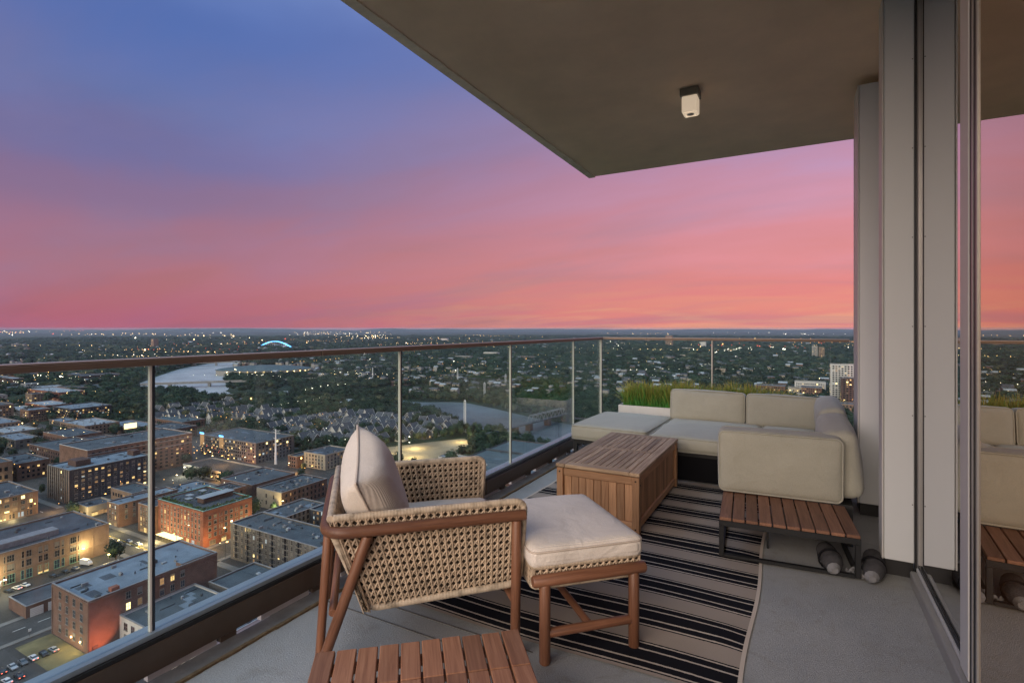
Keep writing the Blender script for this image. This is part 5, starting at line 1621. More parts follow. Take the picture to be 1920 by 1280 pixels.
# --- the near blocks
t1, r1 = building('four storey red brick loft with pale blue roof above the corner car park', -259, -229.7, 95.3, 144, 19.7, 'brick_brown', 'roof_membrane',
    [('y-', 4, 4, 1.7, 2.5, 2.6, 4.3, 0.0, {'one': True, 'm0': 4, 'm1': 2.5, 'miss': 0.0, 'panes': 2}), ('x+', 6, 3, 1.5, 2.6, 6.6, 4.3, 0.5, {'one': True, 'm0': 11, 'm1': 13, 'panes': 2}), ('x+', 2, 1, 1.5, 2.4, 2.2, 4, 1.0, {'one': True, 'm0': 9, 'm1': 30})], 9, seed=1)
MB().bbox(10.2, 14.2, 9, 22, 18.9, 20.2, 0.1).build('roof_monitor', 'brick_brown', t1)
MB().bbox(10.5, 14.0, 9.3, 21.7, 20.21, 20.4, 0.05).build('roof_monitor_cap', 'roof_membrane', t1)
MB().bbox(11.0, 13.4, -16.5, -13.6, 18.9, 20.9, 0.1).build('chimney', 'brick_red', t1)
for x in (1.5, 8.5):
    MB().bbox(x - 0.25, x + 0.25, -24.7, -24.37, 3.0, 3.5, 0.05).build('wall_lamp', 'glow_y', t1)
MB().bbox(14.66, 14.9, -23.2, -21.4, 0, 2.5, 0.05).build('door', 'brick_dark', t1)
t2, r2 = building('low dark roofed brick garage with two white doors beside the loft', -298, -281, 94.7, 136, 5.1, 'brick_brown', 'roof_dark', [], 2, 'garage', seed=2, par=0.4)
for y in (3.5, 9.5):
    d_ = MB().bbox(8.51, 8.62, -20.6 + y - 2.2, -20.6 + y + 2.2, 0.1, 3.7, 0.02)
    dd = d_.build('garage_door', 'door_white', t2)
    pm_ = MB()
    for i in range(1, 5):
        pm_.box(8.621, 8.65, -20.6 + y - 2.1, -20.6 + y + 2.1, 0.1 + i * 0.72 - 0.03, 0.1 + i * 0.72 + 0.03)
    pm_.build('panel_rib', 'unit_metal', dd)
t3, r3 = building('long brown brick warehouse with lamplit walls and a white roof cabin', -365, -325.4, 40, 144.2, 15.8, 'brick_tan', 'roof_dark',
    [('x+', 14, 2, 3.6, 2.9, 6.6, 4.3, 0.04, {'one': True, 'm0': 3, 'm1': 12, 'panes': 4}), ('x+', 14, 1, 4.0, 4.0, 0.8, 4, 0.12, {'one': True, 'm0': 3, 'm1': 12, 'panes': 4, 'frame': 'copper_green'})], 14, seed=3)
MB().bbox(6, 13, 10, 33, 15.2, 18.0, 0.1).build('roof_cabin', 'unit_metal', t3)
MB().bbox(6.1, 12.9, 4, 9.9, 15.2, 18.2, 0.1).build('roof_cabin', 'roof_pale', t3)
for y in (5.2, 40.5):
    MB().bbox(19.85, 20.3, y - 0.5, y + 0.5, 6.2, 6.6, 0.05).build('wall_lamp', 'glow_y', t3)
t4, r4 = building('six storey red brick block with a planted roof terrace and street level glow', -329, -285, 171, 200, 20.5, 'brick_red', 'roof_dark',
    [('y-', 12, 5, 1.3, 2.0, 4.2, 3.1, 0.10, {'one': True, 'panes': 1}), ('x+', 8, 4, 1.4, 2.0, 5.2, 3.4, 0.25, {'one': True, 'panes': 1}), ('y-', 8, 1, 2.6, 2.4, 0.7, 3, 0.9, {'one': True}), ('x+', 4, 1, 3.2, 2.6, 0.7, 3, 0.85, {'one': True})], 6, seed=4, coping='copper_green')
MB().bbox(2, 8, -6, 12, 19.9, 22.8, 0.1).build('roof_pavilion', 'brick_dark', t4)
MB().bbox(1.4, 8.6, -6.6, 12.6, 22.81, 23.1, 0.05).build('pavilion_roof', 'roof_pale', t4)
for (x, y) in ((-10, -6), (-12, 3), (-4, -10)):
    MB().bbox(x, x + 4, y, y + 3, 22.2, 22.4, 0.04).build('awning', 'roof_pale', t4)
hd = MB()
random.seed(21)
for i in range(420):
    e_ = random.random()
    if e_ < 0.5:
        x, y = random.uniform(-21, 21), -14 + random.uniform(0, 2.2)
    elif e_ < 0.85:
        x, y = 21 - random.uniform(0, 2.2), random.uniform(-14, 14)
    else:
        x, y = random.uniform(-18, 0), random.uniform(-10, 10)
    a = random.uniform(0, 3.1)
    z = 20 + random.uniform(0, 1.6)
    s_ = random.uniform(0.3, 0.8)
    ca, sa = math.cos(a) * s_, math.sin(a) * s_
    hd.quad((x - ca, y - sa, z - s_ * .5), (x + ca, y + sa, z - s_ * .3), (x + ca * .8, y + sa * .8, z + s_ * .6), (x - ca * .8, y - sa * .8, z + s_ * .4))
mottled('leaf', (0.050, 0.090, 0.030), 0.5, 0.6, 0.8)
hd.build('terrace_planting', 'leaf', t4)['kind'] = 'stuff'
building('narrow brown brick block with lit shopfronts left of the roof terrace block', -345, -329.3, 168, 196, 16.5, 'brick_brown', 'roof_dark', [('y-', 4, 4, 1.3, 2.0, 4.0, 3.0, 0.2, ONE), ('y-', 3, 1, 3.0, 2.6, 0.6, 3, 1.0, ONE)], 4, seed=5)
t5, r5 = building('grey six storey apartment block with courtyard and rows of balconies', -261.3, -195, 171.2, 190, 18.5, 'panel_grey', 'roof_grey',
    [('y-', 20, 6, 1.15, 1.9, 1.6, 2.95, 0.24, {'one': True, 'm0': 1.5, 'm1': 1.5, 'panes': 2})], 16, seed=6)
for c_ in range(6):
    for r_ in range(6):
        MB().box(-30 + c_ * 9.6, -27 + c_ * 9.6, -9.47, -9.41, 1.2 + r_ * 2.95, 3.6 + r_ * 2.95, 'k').build('recess_shade', 'win_dark', t5)  # flat dark panels paint the shade of recessed balconies
building('rear wing of the grey apartment block running away along the street', -261.3, -243, 190.3, 217, 18.4, 'panel_grey', 'roof_grey', [('x+', 8, 6, 1.4, 1.9, 1.6, 2.95, 0.15, {'panes': 2})], 6, seed=7)
building('far wing closing the courtyard of the grey apartment block', -242.7, -195, 206, 219, 18.3, 'panel_dark', 'roof_grey', [('y-', 14, 6, 1.4, 1.9, 1.6, 2.95, 0.25)], 6, seed=8)
t6, r6 = building('old brick building with a tan painted end wall and cluttered roof', -322.6, -297.5, 230, 268, 12.5, 'brick_dark', 'roof_grey', [('x+', 10, 3, 1.3, 2.0, 1.6, 3.6, 0.06, {'frame': 'win_frame'})], 16, seed=9)
MB().box(-12.56, 12.56, -19.08, -19.01, 0, 12.5, 'k').build('painted_end_wall', 'cream', t6)
for x in (-2.5, 5):
    for z in (3, 7.5):
        put('window', window_mesh(1.1, 2.4, 'win_dark', 'win_frame', 1), t6, (x, -19.09, z), 0)
t7, r7 = building('low flat roofed white block with courtyard in front of the loft', -229.5, -180, 105.3, 134, 10, 'stucco_white', 'roof_grey', [('y-', 9, 2, 2.2, 2.6, 1.2, 4.4, 0.35, {'one': True, 'panes': 2, 'frame': 'win_frame'})], 12, seed=10)
building('flat dark roofed rear block beside the white courtyard block', -226, -180, 138, 160, 9.8, 'panel_grey', 'roof_grey', [('x-', 6, 2, 1.8, 2.2, 1.4, 4.0, 0.4)], 6, seed=11)
MB().bbox(-8, 2, 2, 5, 9.4, 11.0, 0.1).build('roof_screen', 'roof_dark', t7)
t8, r8 = building('dark blue clad apartment building with tan vertical piers and lit windows', -470.3, -438.3, 170.7, 222, 23, 'panel_dark', 'roof_membrane',
    [('x+', 12, 7, 1.7, 1.5, 2.0, 2.95, 0.28, {'one': True, 'panes': 1}), ('y-', 7, 7, 1.7, 1.6, 2.0, 2.95, 0.10, {'panes': 1})], 6, seed=12)
for i in range(11):
    MB().bbox(-15.9 + i * 3.15, -15.0 + i * 3.15, -26.2, -25.67, 0, 23.0, 0.05).build('pier', 'pier_tan', t8)
MB().bbox(-6, 6, -18, -9, 22.4, 26.5, 0.1).build('penthouse', 'brick_dark', t8)
MB().bbox(-4, 5, 19, 24, 22.4, 26.0, 0.1).build('penthouse', 'brick_dark', t8)
t9, r9 = building('long brown eight storey building with white roof edge behind the dark tower', -520, -474, 196, 274.3, 27.5, 'brick_brown', 'roof_grey',
    [('x+', 17, 8, 2.0, 1.6, 2.4, 3.05, 0.13, {'m0': 1.5, 'm1': 1.5})], 8, seed=13, coping='stucco_white')
for r_ in range(2):
    MB().box(23.01, 23.3, -39, 39, 19 + r_ * 5, 19.5 + r_ * 5).build('string_course', 'concrete', t9)
t10, r10 = building('wide apartment block with patchwork lit windows and blue lit stair heads', -505, -422, 300, 340, 18.5, 'panel_grey', 'roof_grey', [('y-', 26, 6, 1.6, 1.6, 1.2, 2.9, 0.30), ('x+', 10, 6, 1.6, 1.6, 1.2, 2.9, 0.2)], 10, seed=14)
for x in (-38, -8):
    MB().bbox(x - 3, x + 3, -20.4, -20.02, 9, 20.5, 0.05).build('stair_head', 'win_dim', t10)
    MB().bbox(x - 3.2, x + 3.2, -20.6, -20.41, 19.4, 20.9, 0.05).build('blue_light_box', 'glow_b', t10)
t11, r11 = building('cream corner building with three rows of windows left of the pillow', -378, -352, 315, 344, 13, 'cream', 'roof_dark', [('y-', 6, 4, 1.7, 1.9, 1.0, 3.0, 0.1, {'one': True}), ('x+', 7, 4, 1.7, 1.9, 1.0, 3.0, 0.05, {'one': True})], 4, seed=15)
building('low wing of the cream corner building', -390, -378.3, 308, 330, 10, 'brick_brown', 'roof_dark', [('y-', 3, 3, 1.4, 1.6, 1.0, 3, 0.1)], 2, seed=16, coping='cream')
t12, r12 = building('open parking deck with lamps on its top level', -450, -384, 253, 278, 7.5, 'concrete', 'lot_asphalt', [('y-', 20, 2, 2.6, 1.4, 1.2, 3.2, 0.15)], 0, 'parking_deck', 'parking deck', seed=17, par=1.0, coping='concrete')
t13, r13 = building('tan office building with warm lit windows at the left edge', -479.5, -434, 118, 152.3, 15, 'brick_tan', 'roof_dark', [('x+', 8, 3, 2.2, 2.0, 5.2, 3.4, 0.5, {'one': True, 'panes': 2}), ('x+', 7, 1, 2.6, 2.8, 1.0, 3, 0.7, {'one': True, 'panes': 2})], 5, seed=18)
building('pillared hall with uplit columns at the left edge behind the tan office', -580, -534, 150, 172, 18, 'brick_tan', 'roof_grey', [('x+', 5, 2, 2, 3, 5, 6, 0.3)], 8, seed=19)
building('flat roofed brick block left of the dark apartment building', -580, -538, 176, 196, 14, 'brick_brown', 'roof_grey', [('y-', 9, 3, 1.6, 1.8, 2, 3.6, 0.2), ('x+', 5, 3, 1.6, 1.8, 2, 3.6, 0.2)], 6, seed=20)
tq, rq = building('low cream shop with lit glass front below the dark apartment building', -411.6, -395.6, 163.8, 178, 7, 'cream', 'roof_dark', [('x+', 3, 1, 3.6, 2.6, 0.8, 3, 1.0, {'one': True}), ('y-', 3, 1, 3.4, 2.4, 0.8, 3, 0.6, {'one': True})], 3, seed=21)
building('two storey brown brick shop with pale blue roof and glowing base', -373.5, -360, 164.6, 199, 14, 'brick_brown', 'roof_membrane', [('y-', 3, 3, 1.3, 2.0, 4.6, 3.2, 0.5, {'one': True, 'panes': 1}), ('x+', 7, 3, 1.3, 2.0, 4.6, 3.2, 0.15, {'one': True, 'panes': 1}), ('y-', 3, 1, 2.8, 2.8, 0.6, 3, 1.0, {'one': True})], 4, seed=22)
building('small beige building with a row of gold lit windows', -426, -398, 190, 206, 8, 'brick_tan', 'roof_grey', [('x+', 5, 1, 2.0, 2.4, 3.2, 3, 1.0, {'one': True}), ('y-', 7, 1, 2.2, 2.2, 3.2, 3, 0.1)], 3, seed=23)
building('brown hall with two bright windows above the tan painted end wall', -372, -336, 236, 272, 10.5, 'brick_brown', 'roof_grey', [('x+', 6, 1, 1.8, 2.6, 5, 3, 0.35)], 8, seed=24)
building('flat roof with dark plant room behind the terrace block', -345, -328, 206, 226, 14, 'brick_brown', 'roof_grey', [('x+', 5, 3, 1.4, 1.9, 3, 3.4, 0.1)], 9, seed=25)
building('low roof cluttered with ducts between terrace block and lit street', -388, -350, 205, 228, 9, 'panel_grey', 'roof_membrane', [], 14, seed=26)
t = thing('lit_pergola', 'brightly lit golden pergola on the street below the roof terrace block', 'pergola', (-312, 167.5, G))
for x in (-9, -3, 3, 9):
    MB().box(x - 0.12, x + 0.12, -1.6, -1.36, 0, 3.0).build('post', 'pole_dark', t)
MB().bbox(-9.6, 9.6, -1.9, 2.6, 3.01, 3.2, 0.04).build('canopy', 'win_gold', t)
def relief(t, x0, x1, y0, y1, h, mat, zs, npx, npy, corn=0.5):
    hx, hy = (x1 - x0) / 2, (y1 - y0) / 2
    for z in zs:
        MB().box(-hx, hx + 0.25, -hy - 0.25, -hy - 0.003, z, z + 0.35).build('belt_course', mat, t)
        MB().box(hx + 0.003, hx + 0.25, -hy, hy, z, z + 0.35).build('belt_course', mat, t)
    MB().box(-hx, hx + corn, -hy - corn, -hy - 0.003, h - 1.0, h - 0.35).build('cornice', mat, t)
    MB().box(hx + 0.003, hx + corn, -hy, hy, h - 1.0, h - 0.35).build('cornice', mat, t)
    for i in range(npx + 1):
        x = -hx + 0.4 + (2 * hx - 0.8) * i / max(1, npx)
        MB().box(x - 0.35, x + 0.35, -hy - 0.2, -hy - 0.004, 0, h - 1.01).build('pilaster', mat, t)
    for i in range(npy + 1):
        y = -hy + 0.4 + (2 * hy - 0.8) * i / max(1, npy)
        MB().box(hx + 0.004, hx + 0.2, y - 0.35, y + 0.35, 0, h - 1.01).build('pilaster', mat, t)
relief(t4, -329, -285, 171, 200, 20.5, 'brick_red', (3.6, 17.2), 4, 3)
relief(t3, -365, -325.4, 40, 144.2, 15.8, 'brick_tan', (5.4,), 0, 15, 0.3)
relief(t13, -479.5, -434, 118, 152.3, 15, 'brick_tan', (4.4,), 4, 8, 0.35)
relief(t11, -378, -352, 315, 344, 13, 'cream', (3.4,), 6, 7, 0.4)
relief(t1, -259, -229.7, 95.3, 144, 19.7, 'brick_brown', (), 1, 1, 0.3)
t = thing('street_sign', 'small pale sign board on a pole by the corner car park', 'sign', (-263.6, 90, G))
MB().box(-0.06, 0.06, -0.06, 0.06, 0, 3.0).build('post', 'pole_dark', t)
MB().bbox(-0.08, 0.08, -0.45, 0.45, 2.2, 3.2, 0.02).build('board', 'pole_white', t)
# --- the middle distance left of the river
building('pale blue roofed mill with a glowing yellow sign', -752, -693, 284, 318, 12, 'brick_tan', 'roof_pale', [('y-', 16, 3, 1.6, 1.8, 1.5, 3.4, 0.03), ('x+', 8, 3, 1.6, 1.8, 1.5, 3.4, 0.05)], 12, seed=27)
building('red brick hall with white roof beside the highway', -1180, -1063, 400, 436, 15, 'brick_red', 'roof_pale', [('x+', 9, 3, 2, 1.8, 2, 4, 0.4), ('y-', 26, 3, 2, 1.8, 2, 4, 0.25)], 6, seed=28)
building('square tan tower block at the far left edge', -945, -897, 262, 290, 22, 'brick_tan', 'roof_grey', [('x+', 8, 6, 1.4, 1.6, 2, 3.2, 0.1), ('y-', 10, 6, 1.4, 1.6, 2, 3.2, 0.1)], 3, seed=29)
building('brown mid rise with two orange lit floors', -884, -858, 292, 314, 16, 'brick_brown', 'roof_membrane', [('x+', 7, 4, 1.6, 1.5, 2, 3.3, 0.15), ('y-', 8, 4, 1.6, 1.5, 2, 3.3, 0.35)], 3, seed=30)
building('long dark apartment row dotted with orange windows', -885, -832, 326, 372, 15, 'panel_dark', 'roof_membrane', [('y-', 16, 4, 1.8, 1.6, 1.5, 3.2, 0.4), ('x+', 13, 4, 1.8, 1.6, 1.5, 3.2, 0.5)], 8, seed=31)
building('brick warehouse with teal roof behind the lit billboard', -700, -636, 356, 384, 10, 'brick_brown', 'roof_teal', [('x+', 7, 2, 1.6, 1.6, 2, 3.6, 0.05), ('y-', 14, 2, 1.6, 1.6, 2, 3.6, 0.08)], 10, seed=32)
building('dark red brick hall with a long teal skylight', -636, -588, 318, 346, 12, 'brick_dark', 'roof_grey', [('x+', 8, 3, 1.4, 1.6, 1.5, 3.2, 0.06), ('y-', 12, 3, 1.4, 1.6, 1.5, 3.2, 0.06)], 8, seed=33)
building('blue grey roofed shed under the billboard', -716, -655, 310, 340, 9, 'brick_brown', 'roof_membrane', [('x+', 6, 1, 2, 2, 3, 3, 0.1)], 9, seed=34)
building('flat brown block with shadowed roof left of the long brown building', -628, -560, 214, 250, 13, 'brick_dark', 'roof_grey', [('x+', 9, 3, 1.5, 1.8, 2, 3.6, 0.15), ('y-', 14, 3, 1.5, 1.8, 2, 3.6, 0.1)], 10, seed=35)
building('low brick terrace with many chimneys behind the pillared hall', -640, -586, 256, 280, 9, 'brick_brown', 'roof_dark', [('x+', 6, 2, 1.4, 1.6, 1.6, 3, 0.2), ('y-', 14, 2, 1.4, 1.6, 1.6, 3, 0.2)], 14, seed=36)
building('tan brick factory with pale roof lantern left of the mill', -860, -790, 226, 262, 13, 'brick_tan', 'roof_membrane', [('x+', 9, 3, 1.8, 1.8, 2, 3.6, 0.1), ('y-', 16, 3, 1.8, 1.8, 2, 3.6, 0.05)], 8, seed=37)
building('grey shed with blue lit canopy at the far left', -790, -740, 232, 262, 9, 'panel_grey', 'roof_pale', [('x+', 7, 1, 2, 2, 3, 3, 0.4)], 5, seed=38)
building('brick terrace with sloping shadows behind the mill', -700, -646, 250, 280, 11, 'brick_brown', 'roof_grey', [('x+', 7, 2, 1.6, 1.7, 2, 3.6, 0.1), ('y-', 13, 2, 1.6, 1.7, 2, 3.6, 0.1)], 10, seed=39)
random.seed(77)
def free(x0, x1, y0, y1):
    return all(x1 < b[0] or x0 > b[1] or y1 < b[2] or y0 > b[3] for b in BOXES)
nb = 0
tries = 0
while nb < 62 and tries < 3000:
    tries += 1
    x = random.uniform(-1950, -620)
    y = random.uniform(210, 760)
    if y > -0.42 * x + 40 or y < -0.215 * x + 20 or (y > 350 and x > -1000):
        continue
    a, b, h = random.uniform(22, 90), random.uniform(16, 50), random.choice((6, 7, 8, 9, 11, 13))
    if not free(x, x + a, y, y + b):
        continue
    nb += 1
    wm_ = random.choice(('brick_brown', 'brick_tan', 'concrete', 'brick_red', 'panel_grey', 'brick_dark'))
    rm_ = random.choice(('roof_pale', 'roof_grey', 'roof_membrane', 'roof_dark', 'roof_dark', 'roof_grey'))
    wn_ = {'brick_brown': 'brown brick', 'brick_tan': 'tan brick', 'concrete': 'concrete', 'brick_red': 'red brick', 'panel_grey': 'grey panelled', 'brick_dark': 'dark brick'}[wm_]
    rn_ = {'roof_pale': 'pale', 'roof_grey': 'grey', 'roof_membrane': 'bluish', 'roof_dark': 'dark'}[rm_]
    sz_ = 'wide' if a > 65 else 'small' if a < 38 else 'long' if a > 1.9 * b else 'square'
    pl_ = 'near the highway' if x < -1300 else 'in the middle of' if x < -950 else 'on the near side of'
    building('%s %s building with %s roof %s the industrial district' % (sz_, wn_, rn_, pl_ if x >= -1300 else 'beside the highway beyond'), x, x + a, y, y + b, h, wm_, rm_,
        [('x+', max(3, int(b / 5)), max(1, int(h / 4)), 2, 1.7, 1.8, 3.6, 0.16), ('y-', max(3, int(a / 5)), max(1, int(h / 4)), 2, 1.7, 1.8, 3.6, 0.10)], 3, 'warehouse', 'building', 'low buildings of the industrial district', seed=nb + 100)

# billboard on the roof
t = thing('billboard', 'brightly lit cream billboard on posts left of the second railing joint', 'billboard', (-583, 277, G))
MB().bbox(-0.3, 0.3, -5.5, 5.5, 21, 26, 0.05).build('board', 'win_gold', t)
for y in (-4, 4):
    MB().box(-0.2, 0.2, y - 0.2, y + 0.2, 0, 20.99).build('post', 'pole_dark', t)

# --- right hand side, beyond the sofa
building('tall white gridded tower at the right end of the far railing', 44, 84, 960, 985, 64, 'stucco_white', 'roof_grey', [('y-', 9, 18, 2.6, 2.1, 3, 3.35, 0.22), ('x-', 6, 18, 2.6, 2.1, 3, 3.35, 0.2)], 3, 'tower_block', 'tower', seed=50)
building('dark brown stepped block in front of the white tower', 56, 100, 925, 950, 46, 'brick_dark', 'roof_grey', [('y-', 10, 13, 2.4, 1.8, 3, 3.3, 0.3), ('x-', 6, 13, 2.4, 1.8, 3, 3.3, 0.3)], 3, 'tower_block', 'tower', seed=51)
building('brick apartment block with pale roof house behind the grass planter', -66, -20, 1020, 1050, 20, 'brick_brown', 'roof_teal', [('y-', 13, 5, 2, 1.8, 2, 3.5, 0.2)], 5, seed=52)
building('brick apartment block with blue glass bay near the white tower', 4, 34, 1000, 1030, 22, 'brick_brown', 'roof_teal', [('y-', 9, 6, 2, 1.8, 2, 3.3, 0.3), ('x-', 8, 6, 2, 1.8, 2, 3.3, 0.2)], 4, seed=53)
building('long low white block joined to the foot of the white tower', -6, 42, 1066, 1084, 26, 'stucco_white', 'roof_teal', [('y-', 14, 6, 2.2, 1.6, 3, 3.6, 0.2)], 3, seed=54)
building('orange lit brick shops below the white tower', 40, 110, 880, 905, 13, 'brick_tan', 'roof_grey', [('y-', 16, 3, 2.4, 2, 1.5, 3.6, 0.5)], 4, seed=55)
building('yellow lit low block between the two brick apartment blocks', -16, 2, 1024, 1044, 18, 'cream', 'roof_grey', [('y-', 5, 4, 2.2, 1.8, 2, 3.6, 0.7)], 2, seed=56)
building('slim grey residential tower above the suburbs', 44, 62, 2235, 2255, 54, 'concrete', 'roof_grey', [('y-', 5, 14, 2, 1.6, 3, 3.4, 0.15), ('x-', 5, 14, 2, 1.6, 3, 3.4, 0.3)], 1, 'tower_block', 'tower', seed=57)
building('tan residential tower beside the slim grey one', 66, 84, 2240, 2260, 50, 'brick_tan', 'roof_grey', [('y-', 5, 13, 2, 1.6, 3, 3.4, 0.4)], 1, 'tower_block', 'tower', seed=58)
building('lone brown tower rising above the far handrail', -712, -672, 3262, 3290, 74, 'brick_tan', 'roof_grey', [('y-', 7, 18, 2.4, 1.8, 4, 3.6, 0.05)], 2, 'tower_block', 'tower', seed=59)
building('white slender grain elevator tower among the trees', -462, -436, 2967, 2995, 46, 'stucco_white', 'roof_pale', [('y-', 3, 8, 1.6, 1.6, 4, 5, 0.0)], 1, 'silo_tower', 'tower', seed=60)
building('white low elevator wing with window bands', -530, -470, 2795, 2815, 20, 'stucco_white', 'roof_pale', [('y-', 10, 3, 3, 2, 3, 5, 0.0)], 1, seed=61)
building('long white shed right of the grain elevator', -425, -300, 2940, 2960, 12, 'stucco_white', 'roof_pale', [('y-', 12, 1, 3, 2, 3, 5, 0.1)], 1, seed=62)
building('small beige block with window grid in the woods', -190, -166, 1450, 1470, 15, 'cream', 'roof_grey', [('y-', 7, 4, 1.8, 1.6, 2, 3.3, 0.15)], 2, seed=63)
building('white flat building in the woods left of the planter grass', -381, -354, 1216, 1234, 13, 'stucco_white', 'roof_teal', [('y-', 7, 3, 2, 1.8, 2, 3.4, 0.15)], 2, seed=64)
building('white flat building with red sign above the planter grass', -336, -314, 1226, 1244, 13, 'stucco_white', 'roof_teal', [('y-', 6, 3, 2, 1.8, 2, 3.4, 0.3)], 2, seed=65)
building('pale roofed school in the woods above the planter', -300, -240, 1560, 1590, 9, 'concrete', 'roof_pale', [('y-', 12, 2, 2.4, 1.6, 1.6, 3.2, 0.15)], 4, seed=66)
building('teal roofed pavilion below the near railing beside the river', -250, -172, 350, 458, 10, 'brick_dark', 'roof_teal', [('x+', 10, 1, 4, 3, 3, 3, 0.0)], 6, 'pavilion', 'building', seed=67, coping='roof_teal')
MB().box(-39, 39, 5, 5.6, 9.4, 11.0).build('roof_ridge', 'roof_dark', bpy.data.objects[t.name] if False else [o for o in bpy.data.objects if o.get('label', '').startswith('teal roofed pavilion')][0])
building('small white kiosk with lit canopy beside the pale lot', -285, -262, 384, 398, 5, 'stucco_white', 'roof_pale', [('y-', 5, 1, 2.4, 2.2, 1, 3, 0.9)], 2, 'kiosk', 'kiosk', seed=68)
for i, (az, d, w, h, m_) in enumerate(((36, 4300, 60, 36, 'stucco_white'), (29, 3900, 90, 22, 'concrete'), (24, 4100, 70, 26, 'brick_tan'), (21, 3600, 110, 16, 'stucco_white'), (17, 3000, 90, 14, 'concrete'), (14, 4400, 80, 24, 'brick_tan'), (9, 3300, 120, 16, 'concrete'), (6, 2900, 90, 12, 'stucco_white'), (2.5, 3500, 110, 18, 'brick_tan'), (63, 3500, 26, 60, 'brick_tan'), (55, 3000, 120, 14, 'stucco_white'), (48, 3300, 140, 15, 'concrete'), (45, 2700, 80, 18, 'stucco_white'), (34, 1900, 60, 20, 'concrete'), (31, 2100, 60, 24, 'stucco_white'), (27, 1900, 70, 18, 'brick_tan'), (20, 2300, 80, 14, 'concrete'), (11, 2200, 60, 14, 'cream'), (4, 1800, 50, 12, 'stucco_white'))):
    x, y = -d * math.sin(R(az)), d * math.cos(R(az))
    building('distant pale block rising out of the dark suburbs', x - w / 2, x + w / 2, y, y + 25, h, m_, 'roof_pale', [('y-', int(w / 7), max(2, int(h / 5)), 3, 2, 3, 4.6, 0.25)], 0, 'distant_block', 'building', 'distant blocks in the suburbs', seed=200 + i)

# curved river terminal with lamps along its front
t = thing('curved_terminal', 'huge rounded pale roofed terminal ringed with lamps beside the river', 'building', (-1235, 905, G))
N = 40
A_, B_ = 118, 78
ca, sa = math.cos(R(38)), math.sin(R(38))
def ell(f, q_=1.0):
    a = 2 * math.pi * f
    x, y = A_ * q_ * math.cos(a), B_ * q_ * math.sin(a)
    return (x * ca - y * sa, x * sa + y * ca)
vs = [(*ell(i / N), 0) for i in range(N)] + [(*ell(i / N), 13) for i in range(N)]
MB().add(vs, [(i, (i + 1) % N, N + (i + 1) % N, N + i) for i in range(N)], True).build('wall', 'concrete', t)
vs, fs = [], []
lev = [(1.02, 13.2), (0.9, 16), (0.66, 19.5), (0.36, 22), (0.0, 23)]
for q_, z in lev[:-1]:
    vs += [(*ell(i / N, q_), z) for i in range(N)]
vs.append((0, 0, 23))
for j in range(3):
    fs += [(j * N + i, j * N + (i + 1) % N, (j + 1) * N + (i + 1) % N, (j + 1) * N + i) for i in range(N)]
fs += [(3 * N + i, 3 * N + (i + 1) % N, 4 * N) for i in range(N)]
MB().add(vs, fs).build('roof', 'roof_teal', t)
for i in range(22, 36):
    x, y = ell(i / N + 0.1, 1.03)
    MB().bbox(x - 0.9, x + 0.9, y - 0.9, y + 0.9, 10, 11.5, 0.3).build('wall_lamp', 'glow_y', t)

# --- bridges
def beam_bridge(label, a, b, z, w, npier):
    t = thing('river_bridge', label, 'bridge', (a[0], a[1], G), math.atan2(b[1] - a[1], b[0] - a[0]))
    L = math.dist(a, b)
    MB().box(0, L, -w / 2, w / 2, z, z + 2.2).build('deck', 'concrete', t)
    for s_ in (-1, 1):
        MB().box(0, L, s_ * w / 2 - 0.2, s_ * w / 2 + 0.2, z + 2.21, z + 3.3).build('parapet', 'concrete', t)
    for i in range(npier):
        x = L * (i + 0.7) / (npier + 0.4)
        MB().box(x - 2.5, x + 2.5, -w / 2 + 1, w / 2 - 1, -1, z - 0.01).build('pier', 'concrete', t)
beam_bridge('flat concrete bridge crossing the wide upper river', (-1800, 830), (-1540, 1150), 9, 14, 4)
beam_bridge('long flat road bridge crossing the river in front of the terminal', (-1140, 560), (-900, 850), 8, 14, 5)
t = thing('arch_bridge', 'blue lit arch bridge far down the river', 'bridge', (-2720, 1950, G), math.atan2(80, 150))
L = 190
MB().box(-40, L + 60, -8, 8, 9, 11.5).build('deck', 'concrete', t)
for s_ in (-1, 1):
    pts = [(L * i / 18, s_ * 7, 11 + 34 * math.sin(math.pi * i / 18)) for i in range(19)]
    MB().tube(pts, 1.7, 6).build('arch', 'glow_b', t)
for i in range(1, 18):
    MB().box(L * i / 18 - .4, L * i / 18 + .4, -7.4, -6.6, 11.6, 10 + 34 * math.sin(math.pi * i / 18)).build('hanger', 'pole_white', t)
for x in (-5, L + 5):
    MB().box(x - 5, x + 5, -9, 9, -1, 8.99).build('pier', 'concrete', t)
t = thing('railway_bridge', 'steel truss railway bridge on stone piers right of the last railing joint', 'bridge', (-285, 505, G), math.atan2(142, 20))
L = 150
MB().box(-30, L, -2.6, 2.6, 8, 9.2).build('deck', 'roof_dark', t)
tr = MB()
n = 9
x0, x1 = 48, 128
for s_ in (-2.6, 2.6):
    for i in range(n):
        xa, xb = x0 + (x1 - x0) * i / n, x0 + (x1 - x0) * (i + 1) / n
        tr.tube([(xa, s_, 9.2), ((xa + xb) / 2, s_, 17)], 0.28, 5)
        tr.tube([((xa + xb) / 2, s_, 17), (xb, s_, 9.2)], 0.28, 5)
    tr.tube([(x0 + 4.4, s_, 17), (x1 - 4.4, s_, 17)], 0.4, 5)
for i in range(n):
    xm = x0 + (x1 - x0) * (i + 0.5) / n
    tr.tube([(xm, -2.6, 17), (xm, 2.6, 17)], 0.25, 5)
tr.build('truss', 'unit_metal', t)['kind'] = 'stuff'
for x in (20, 48, 88, 128):
    MB().bbox(x - 3, x + 3, -3.5, 3.5, -1, 7.99, 0.3).build('pier', 'brick_dark', t)

